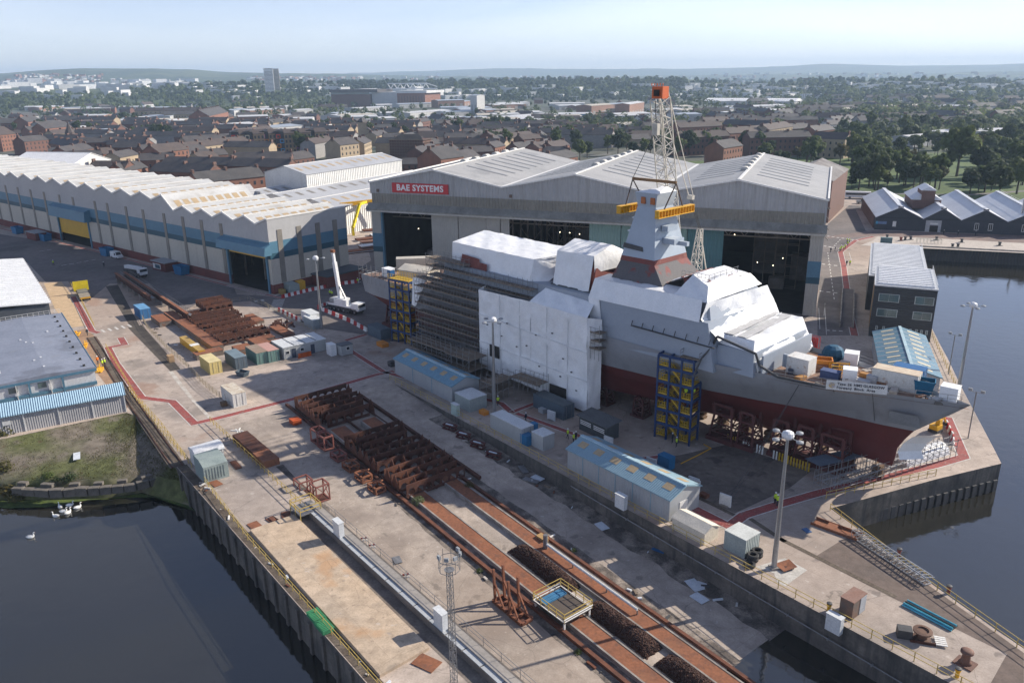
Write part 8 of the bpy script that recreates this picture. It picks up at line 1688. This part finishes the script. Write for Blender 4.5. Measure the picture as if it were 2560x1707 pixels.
# stadium
p, q = g('Y',0,378,0), g('Y',610,378,0); u = q-p; L = u.length
st_ = thing('football_stadium','red brick football stadium with white trussed roof','stadium', p, math.atan2(u.y,u.x)); s_ = L/610
def sx(a): return a*s_
B(-20,sx(215),0,60,0,26).build('brick_stand', WALLS[2], st_); B(-22,sx(270),-2,70,30,36).build('stand_roof', ROOFS[0], st_); B(-20,sx(210),-.3,0,26,30).build('glass_band', win_g, st_)
B(sx(220),sx(400),6,90,0,30).build('side_stand', WW[0], st_); B(sx(400),sx(585),0,80,0,28).build('end_stand', WALLS[0], st_); B(sx(395),sx(600),-3,90,28,33).build('end_roof', PW[0], st_)
for k in range(9): B(sx(410+k*19),sx(418+k*19),-.5,0,2,22).build('brick_pier', WALLS[2], st_)
mm = MB(); 
for k in range(13):
    xa, xb = sx(250+k*22), sx(272+k*22); mm.bar((xa,60,36),(xb,60,46 if k%2==0 else 36),1.2) if False else None
    mm.bar((xa,60,36 if k%2 else 47),(xb,60,47 if k%2 else 36),1.3)
mm.bar((sx(250),60,47),(sx(520),60,47),1.8); mm.bar((sx(240),60,36),(sx(590),60,36),1.8); mm.bar((sx(520),60,47),(sx(590),60,40),1.5); mm.build('roof_truss', wht, st_)
# towers
def tower(k, x, y, w, d, h, m, label, cat='tower block'):
    t = thing('tower_block', label, cat, g(k,x,y,0), .25); B(-w/2,w/2,0,d,0,h).build('wall', m, t); B(-w/2-.3,w/2+.3,-.3,d+.3,h,h+2).build('roof', PW[0], t)
    n = int(h/3.2)
    for i in range(min(n,24)): B(-w/2+1,w/2-1,-.2,0,1.8+i*h/n,2.7+i*h/n).build('window_band', win_d if m is not WALLS[4] else win_g, t)
tower('X',1855,345,24,16,86,mat('tower_pale',(.78,.77,.75),(.72,.71,.7),scale=.1), 'tall white tower block standing alone beyond the warehouses'); tower('X',1903,340,18,16,86,mat('tower_buff',(.52,.46,.38),scale=.1), 'tall buff tower block beside its white twin')
for k, x, y, w, h, lab in [('X',1478,185,40,150,'slim pale tower block on the wooded hill left of the pair'),('X',1522,188,40,180,'pale tower block on the wooded hill, taller of the pair'),('X',1546,188,36,175,'pale tower block on the wooded hill at the right of the pair'),('Y',612,222,40,130,'lone slim pale tower beyond the stadium'),('Y',675,222,45,180,'tallest of the pale towers beyond the stadium'),('Y',690,222,36,140,'lower pale tower tucked beside the tallest'),('Y',755,215,34,80,'small pale tower beyond the wood')]: tower(k,x,y,w*.8,w*.6,h*.62,_M['tower_pale'],lab)
tower('Y',1624,250,22,20,62,mat('tower_dark',(.13,.12,.125),scale=.1), 'dark slab tower rising from the wood')
for i, x in enumerate((20,85,145,205,400,465,530)):
    t = thing('storage_tank','round white oil storage tank far across the city','tank', g('X',x,278,0), 0, 'white oil storage tanks'); MB().lathe([(16,0),(16,15),(14,17),(.2,18.5)],n=20).build('shell', wht, t); MB().lathe([(16.3,14.4),(16.3,15)],n=20).build('rim', trim_m, t)
for k, x, y, hh in (('W',365,330,46),('W',625,330,46),('W',838,360,46),('W',852,358,46)):
    o = MB().tube((0,0,0),(0,0,hh),.9,6,.5).box(-4,4,-1,1,hh,hh+3).build('floodlight_mast', galv, None, g(k,x,y,0)); tag(o,'slim floodlight mast by the curved white depot','mast','floodlight masts by the depot')
# small houses further out
hk = {}
def house_kit(wi, ri):
    if (wi,ri) not in hk:
        hk[(wi,ri)] = (MB().ext([(-5,-4,0),(-5,4,0),(-5,4,5.5),(-5,0,8.6),(-5,-4,5.5)],(10,0,0)).mesh('wall', WALLS[wi]), MB().ext([(-5.3,-4.4,5.3),(-5.3,0,8.7),(-5.3,4.4,5.3),(-5.3,4.4,5.6),(-5.3,0,9.1),(-5.3,-4.4,5.6)],(10.6,0,0)).mesh('roof', ROOFS[ri]), MB().box(-4.2,-3.2,-.6,.6,7.5,10.2).mesh('chimney', chim_m))
    return hk[(wi,ri)]
rh = random.Random(21); HL = {0:'left of the stadium',1:'around the hall roofline',2:'beyond the park'}
def houses(n, k, x0, x1, y0, y1, zi):
    for i in range(n):
        p = g(k, rh.uniform(x0,x1), rh.uniform(y0,y1), 0); wi = rh.choice([0,1,2,3,3,4]); ri = rh.randrange(3); a, b, c = house_kit(wi, ri)
        t = thing('house','%s house with %s %s' % (WN[wi],RN[ri],['in the low streets toward the stadium','among the trees behind the hall ridges','in the leafy suburb beyond the park'][zi]),'house',p,rh.uniform(-.5,.5)+(math.pi/2 if rh.random()<.3 else 0),'scattered city houses %s' % ['near the stadium','behind the hall','beyond the park'][zi])
        s_ = rh.uniform(.9,1.5); L_ = rh.uniform(1,3.2); t.scale = (s_*L_, s_*1.15, s_)
        inst('wall',a,t); inst('roof',b,t)
        if rh.random() < .6: inst('chimney',c,t)
houses(60,'X',0,2352,240,420,0); houses(42,'X',0,2200,430,600,0)
houses(50,'Y',900,2352,300,650,1); houses(40,'Y',0,1500,480,660,1)
houses(50,'W',300,2352,230,430,2); houses(50,'W',900,2352,330,540,2)
# hillside houses too small to count
from mathutils.bvhtree import BVHTree
RB = [BVHTree.FromPolygons([tuple(v.co) for v in o.data.vertices], [tuple(p.vertices) for p in o.data.polygons]) for o in RIDGES]
def hill_hit(k, x, y):
    p = g(k, x, y, -500.0 if False else 0.0); o = CR[k]; xx = o[0]+x/o[2]; yy = o[1]+y/o[2]; u = (xx-1280)/F_PX; v = -(yy-853.5)/F_PX; u, v = u*_cr+v*_sr, -u*_sr+v*_cr
    d = Vector((u,_cp+v*_sp,-_sp+v*_cp)).normalized(); best = None
    for b in RB:
        h = b.ray_cast(Vector((0,0,CAM_H)), d)
        if h[0] is not None and (best is None or h[3] < best[1]): best = (h[0], h[3])
    return best[0] if best else (p if 0 < p.y < 12000 else None)
rs = random.Random(8)
def specks(name, n, bands, m, w0, w1, hk_=1.0):
    mm = MB()
    for i in range(n):
        k, x0, x1, y0, y1 = bands[i % len(bands)]; p = hill_hit(k, rs.uniform(x0,x1), rs.uniform(y0,y1))
        if p is None: continue
        s_ = p.length/2600.0; mm.cbox((p.x,p.y,p.z-2),(rs.uniform(w0,w1)*s_,6*s_*(1 if hk_ == 1 else 3),rs.uniform(4,7)*s_*hk_),rs.uniform(0,3))
    tag(mm.build(name, m), kind='stuff')
bd = [('X',100,700,160,215),('X',0,2352,190,260),('X',1700,2352,175,200),('Y',0,2352,170,215),('Y',1000,1700,185,205),('W',200,2352,195,300),('W',0,2352,150,200)]
specks('far_warehouse_roofs', 300, [('X',0,2352,225,330),('X',0,1300,215,260),('Y',0,2352,245,330),('W',0,900,240,330),('W',900,2352,230,300)], PW[0], 24, 60, 2.4); specks('hillside_houses', 420, bd, WALLS[3], 8, 16); specks('hillside_brick_houses', 380, bd, WALLS[0], 8, 16)
# haze
hz = MB().box(-12000,12000,-700,15000,-10,300).build('haze', None); tag(hz, kind='stuff')
hm_ = bpy.data.materials.new('haze_air'); hm_.use_nodes = True; nt = hm_.node_tree; nt.nodes.clear()
pv = nt.nodes.new('ShaderNodeVolumePrincipled'); pv.inputs['Color'].default_value = (.56,.76,1.0,1); pv.inputs['Density'].default_value = 1.15e-4; pv.inputs['Anisotropy'].default_value = .1
om = nt.nodes.new('ShaderNodeOutputMaterial'); nt.links.new(pv.outputs[0], om.inputs['Volume']); hz.data.materials.append(hm_)

# ================================================================== TREES
def leaf_mat(name, c, c2):
    m = bpy.data.materials.new(name); m.use_nodes = True; nt = m.node_tree; b = nt.nodes['Principled BSDF']; b.inputs['Roughness'].default_value = .7; b.inputs['Specular IOR Level'].default_value = .25
    oi = nt.nodes.new('ShaderNodeObjectInfo'); ge = nt.nodes.new('ShaderNodeNewGeometry'); no = nt.nodes.new('ShaderNodeTexNoise'); no.inputs['Scale'].default_value = .18
    nt.links.new(ge.outputs['Position'], no.inputs['Vector']); ad_ = nt.nodes.new('ShaderNodeMath'); ad_.operation = 'ADD'; nt.links.new(oi.outputs['Random'], ad_.inputs[0]); nt.links.new(no.outputs[0], ad_.inputs[1])
    mr = nt.nodes.new('ShaderNodeMapRange'); mr.inputs[1].default_value = .3; mr.inputs[2].default_value = 1.3; nt.links.new(ad_.outputs[0], mr.inputs[0])
    mx = nt.nodes.new('ShaderNodeMix'); mx.data_type = 'RGBA'; mx.inputs[6].default_value = (*c,1); mx.inputs[7].default_value = (*c2,1); nt.links.new(mr.outputs[0], mx.inputs[0]); nt.links.new(mx.outputs[2], b.inputs['Base Color'])
    tr = nt.nodes.new('ShaderNodeBsdfTranslucent'); sh_ = nt.nodes.new('ShaderNodeMixShader'); sh_.inputs[0].default_value = .42; gm = nt.nodes.new('ShaderNodeGamma'); gm.inputs[1].default_value = .82; nt.links.new(mx.outputs[2], gm.inputs[0]); nt.links.new(gm.outputs[0], tr.inputs[0])
    nt.links.new(b.outputs[0], sh_.inputs[1]); nt.links.new(tr.outputs[0], sh_.inputs[2]); nt.links.new(sh_.outputs[0], nt.nodes['Material Output'].inputs['Surface'])
    return m
LEAF = [leaf_mat('leaf_dark',(.030,.050,.020),(.058,.080,.028)), leaf_mat('leaf_mid',(.055,.090,.024),(.10,.13,.036)), leaf_mat('leaf_pale',(.10,.14,.055),(.13,.16,.07)), leaf_mat('leaf_olive',(.070,.075,.022),(.10,.085,.03))]
bark = mat('bark',(.09,.07,.05),(.06,.045,.035),scale=2,rough=.95)
def crown_mesh(seed, nl, per, shape, leaf, m, size=1.0):
    r2 = random.Random(seed); mm = MB()
    for i in range(nl):
        while True:
            x, y, z = r2.uniform(-1,1), r2.uniform(-1,1), r2.uniform(-1,1)
            if x*x+y*y+z*z < 1: break
        cx, cy, cz = x*shape[0]*.7, y*shape[0]*.7, shape[2]+z*shape[1]*.72; rl = r2.uniform(.20,.36)*shape[0]
        for k in range(per):
            d = Vector((r2.gauss(0,1),r2.gauss(0,1),r2.gauss(0,1))).normalized(); rr = rl*(r2.random()**.28)
            p = Vector((cx,cy,cz)) + Vector((d.x*rr,d.y*rr,d.z*rr*.85)); nn = (d + Vector((r2.gauss(0,.45),r2.gauss(0,.45),r2.gauss(0,.45)+.35))).normalized()
            a = nn.orthogonal().normalized(); b = nn.cross(a); t = r2.uniform(0,6.28); a, b = a*math.cos(t)+b*math.sin(t), b*math.cos(t)-a*math.sin(t); s_ = leaf*r2.uniform(.6,1.25)
            mm.add([p-a*s_-b*s_*.7, p+a*s_-b*s_*.5, p+a*s_*.8+b*s_*.7, p-a*s_*.6+b*s_*.8], [(0,1,2,3)])
    return mm.mesh('crown', m)
def trunk_mesh(seed, zt):
    r2 = random.Random(seed); mm = MB(); mm.tube((0,0,-.2),(.1,.05,zt*.55),.036*zt,7,.022*zt)
    for k in range(5):
        a = k*1.26+r2.uniform(-.3,.3); mm.tube((.1,.05,zt*r2.uniform(.35,.55)),(math.cos(a)*zt*.28,math.sin(a)*zt*.28,zt*r2.uniform(.7,.9)),.014*zt,5,.005*zt)
    return mm.mesh('trunk', bark)
KINDS_T = []
for i, (nl, per, shp, lf, m, what) in enumerate([(26,80,(6.0,4.6,9.0),.55,LEAF[0],'broad dark green tree'),(24,75,(4.6,5.4,9.5),.50,LEAF[1],'tall mid green tree'),(20,75,(5.2,3.8,7.2),.5,LEAF[0],'squat dark green tree'),(30,80,(6.8,5.0,9.2),.55,LEAF[1],'spreading mid green tree'),(22,75,(5.4,4.2,7.8),.5,LEAF[2],'pale silvery green tree'),(22,75,(4.8,4.6,8.4),.5,LEAF[3],'olive brown tinged tree')]):
    KINDS_T.append((crown_mesh(100+i,nl,per,shp,lf,m), trunk_mesh(200+i,shp[2]+shp[1]*.4), what))
def tree(p, kind, s_, where, grp):
    c, tk, what = KINDS_T[kind]
    if grp == 'park trees': where = 'close behind the dark workshops' if p[1] < 395 else ('behind the grey hall roof' if p[0] < 150 else ('at the far side of the park by the tenements' if p[1] > 540 else ('beside the open lawn of the park' if p[0] < 330 else 'at the river end of the park')))
    what = ('small ' if s_ < .8 else ('large ' if s_ > 1.2 else '')) + what
    t = thing('tree', '%s %s' % (what, where), 'tree', (p[0],p[1],0), rt.uniform(0,6.28), grp); t.scale = (s_*rt.uniform(.9,1.1), s_*rt.uniform(.9,1.1), s_*rt.uniform(.88,1.12))
    inst('crown', c, t); inst('trunk', tk, t)
rt = random.Random(33)
park = [(20,690,3),(60,700,0),(170,690,1),(240,700,0),(330,640,1),(440,690,0),(500,650,1),(580,750,3),(610,700,0),(540,700,1),(720,760,2),(800,750,5),(870,740,1),(900,690,1),(960,690,0),(1010,640,0),(1090,770,5),(1180,760,1),(1200,680,0),(1240,640,3),(1300,560,1),(1380,720,4),(1340,700,4),(1300,800,1),(1250,860,0),(1420,890,1),(1350,930,0),(1290,910,2),(1220,930,2),(1460,720,2),(1590,770,5),(1640,840,1),(1540,900,3),(1640,900,3),(1480,860,1),(1800,660,0),(1760,700,1),(1890,840,3),(1830,820,0),(1770,930,5),(1980,960,0),(2050,850,0),(2120,720,1),(2040,700,5),(2180,980,0),(2230,880,0),(2300,960,3),(2330,820,1),(2150,820,0),(2060,640,0),(1970,660,3),(2240,660,0),(2310,700,0),(2000,900,2),(2080,950,2),(2340,900,0),(2280,800,1),(1690,640,0),(1620,620,1),(1560,620,0),(1520,560,0),(1450,600,1),(1190,560,1),(1400,620,0),(1660,520,2),(1600,500,0),(1750,560,1)]
for x, y, kd in park:
    tree(g('W',x,y+12,0), kd, rt.uniform(.8,1.45)*(1.35 if (x,y)==(1890,840) else 1), 'in the park beyond the workshops', 'park trees')
for i in range(200):
    x, y = rt.uniform(0,2352), rt.uniform(545,960)
    if y > 800 and x < 1150: continue
    if y > 700 and x < 600: continue
    p = g('W',x,y,0)
    if 1700 < x < 1960 and 740 < y < 930: continue
    tree(p, rt.choice([0,1,1,2,3,3,4,5]), rt.uniform(.5,1.35), 'in the park beyond the workshops', 'park trees')
ctr = [(1640,735,3),(1690,720,0),(1580,640,1),(1610,660,0),(1130,660,1),(1150,670,1),(1060,620,0),(1020,640,0),(1000,560,0),(1060,520,0),(1100,530,1),(780,560,0),(740,550,0),(820,560,1),(370,570,0),(440,590,0),(180,560,0),(210,580,1),(90,540,0),(390,450,1),(300,450,1),(890,470,0),(1140,510,0),(1400,540,0),(1420,590,2),(1470,690,1),(1480,660,1),(1830,690,1),(1900,700,0),(2000,720,0),(1900,640,0),(1860,660,3),(1960,660,1),(2080,720,1),(2120,700,0),(2160,680,0),(2250,720,0),(2310,740,1),(2230,690,3),(1830,580,0),(1820,520,1),(1560,600,1),(1260,620,1),(1220,640,0),(60,720,2),(80,700,1),(1690,520,0),(1850,470,0)]
for x, y, kd in ctr: tree(g('Y',x,y+8,0), kd, rt.uniform(.85,1.25), 'among the houses behind the hall', 'trees behind the hall')
lft = [(1030,600,0),(1070,605,0),(1110,610,1),(1150,610,0),(1190,600,0),(980,600,1),(920,590,1),(540,570,1),(520,570,0),(620,570,1),(560,500,0),(600,510,0),(530,500,1),(820,500,0),(850,490,0),(930,490,0),(280,560,0),(110,560,1),(1390,430,0),(1380,400,0),(1400,450,1),(1440,450,1),(1490,450,1),(1560,440,1),(1680,420,1),(1760,420,1),(1860,420,1),(1900,410,1),(1980,420,1),(2050,410,1),(2130,550,0),(2200,545,0),(2240,535,1),(1360,570,1),(2080,700,0),(2140,700,0),(2200,710,0),(2240,700,2),(2290,730,5),(40,400,0),(80,410,0),(120,400,0),(10,390,0),(350,405,1),(420,400,1),(470,410,0),(600,410,0),(660,400,0),(1300,440,0),(930,520,1),(680,575,1),(2050,700,1)]
for x, y, kd in lft: tree(g('X',x,y,0), kd, rt.uniform(.85,1.3), 'in the streets behind the zigzag shed', 'trees behind the zigzag shed')
# far woods and street trees too many to count
def wood(name, n, bands, label, leaf, per, seed, m):
    r2 = random.Random(seed); mm = MB()
    for i in range(n):
        k, x0, x1, y0, y1 = bands[i % len(bands)]
        p = hill_hit(k, r2.uniform(x0,x1), r2.uniform(y0,y1))
        if p is None: continue
        dist = p.length; h = r2.uniform(6,14)*(1 if dist < 1800 else 1.15); w = h*r2.uniform(.4,.6); sc_ = max(1.0, dist/1500.0)
        for q_ in range(per):
            d = Vector((r2.gauss(0,1),r2.gauss(0,1),r2.gauss(0,1))).normalized(); c = p + Vector((d.x*w*.8,d.y*w*.8,h*.58+d.z*h*.42)); nn = (d+Vector((0,0,.4))).normalized()
            a = nn.orthogonal().normalized(); b = nn.cross(a); s_ = leaf*sc_*r2.uniform(.7,1.3); mm.add([c-a*s_-b*s_*.8,c+a*s_-b*s_*.6,c+a*s_*.8+b*s_*.8,c-a*s_*.7+b*s_],[(0,1,2,3)])
    o = inst(name, mm.mesh(name, m)); return tag(o, kind='stuff')
wood('far_wood', 2700, [('Y',600,2352,205,330),('Y',900,2352,215,345),('W',0,2352,215,340),('W',900,2352,240,520),('X',1100,2352,215,320),('Y',0,700,205,262),('Y',600,2352,192,240),('W',0,2352,190,260)], 'w', 2.2, 14, 41, LEAF[0])
wood('street_trees', 1500, [('X',0,2352,290,470),('Y',0,2352,300,520),('W',0,1300,330,480),('W',1200,2352,400,600),('Y',900,2352,500,650)], 'w', 1.5, 26, 42, LEAF[0])
wood('suburb_trees', 1900, [('W',600,2352,260,470),('Y',600,2352,195,320),('W',0,2352,195,320),('X',900,2000,230,330),('X',0,2352,300,420)], 'w', 1.8, 20, 43, LEAF[1])
def shrub(p, s_, lm, label, grp=None):
    r2 = random.Random(int(p.x*10)); mm = MB()
    for k in range(260):
        d = Vector((r2.gauss(0,1),r2.gauss(0,1),abs(r2.gauss(0,1)))).normalized(); c = Vector((d.x,d.y,d.z*.9))*s_*(r2.random()**.35); nn = (d+Vector((r2.gauss(0,.5),r2.gauss(0,.5),.3))).normalized(); a = nn.orthogonal().normalized(); b = nn.cross(a); q_ = .13*s_*r2.uniform(.6,1.3); mm.add([c-a*q_,c-b*q_*.6,c+a*q_,c+b*q_*.6],[(0,1,2,3)])
    t = thing('shrub', label, 'shrub', p, 0, grp); inst('foliage', mm.mesh('foliage', lm), t); MB().tube((0,0,-.1),(0,0,s_*.5),.05*s_,5).build('stem', bark, t)
shrub(g('K',640,790,-1.8),1.3,LEAF[0],'dark bush at the foot of the rough grass by the bank wall'); shrub(g('K',440,770,-1.8),1.0,LEAF[1],'lighter bush beside the dark one on the bank'); shrub(g('K',520,800,-1.9),.8,LEAF[0],'low dark bush between the bank bushes')
shrub(g('K',30,380),2.0,LEAF[3],'olive bush at the end of the corrugated lean-to wall'); shrub(g('K',30,700,-1.4),1.6,LEAF[3],'scrubby olive bush on the grass edge'); shrub(g('K',60,930,-3.6),1.8,LEAF[3],'dry scrub on the bank by the water'); shrub(g('K',150,980,-4.0),1.3,LEAF[3],'dry scrub beside the weed bed')
shrub(SR(44,18.6,.2),1.1,LEAF[2],'bright green bush growing out of the launching way end'); shrub(SR(45,10.2,.3),.8,LEAF[3],'small dry bush on the launching way by the cradle'); shrub(SR(62,20.9),.5,LEAF[1],'weed tuft beside the launch rail'); shrub(SR(66,8.4),.5,LEAF[1],'weed tuft at the wall side rail'); shrub(SR(80,20.8),.5,LEAF[1],'weed tuft low on the launch rail')
gb = MB(); rg = random.Random(77)
for k in range(9000):
    u, v = rg.random(), rg.random(); i = min(4,int(u*5)); f = u*5-i; a = up[i].lerp(up[i+1],f); b = lo[i].lerp(lo[i+1],f); p = a.lerp(b,v)+Vector((0,0,-.05))
    h = rg.uniform(.1,.32); d = Vector((rg.uniform(-.1,.1),rg.uniform(-.1,.1),h)); w = Vector((rg.uniform(-.06,.06),rg.uniform(-.06,.06),0)); gb.add([p-w,p+w,p+d],[(0,1,2)])
o = inst('rough_grass_blades', gb.mesh('rough_grass_blades', LEAF[3])); tag(o, kind='stuff')
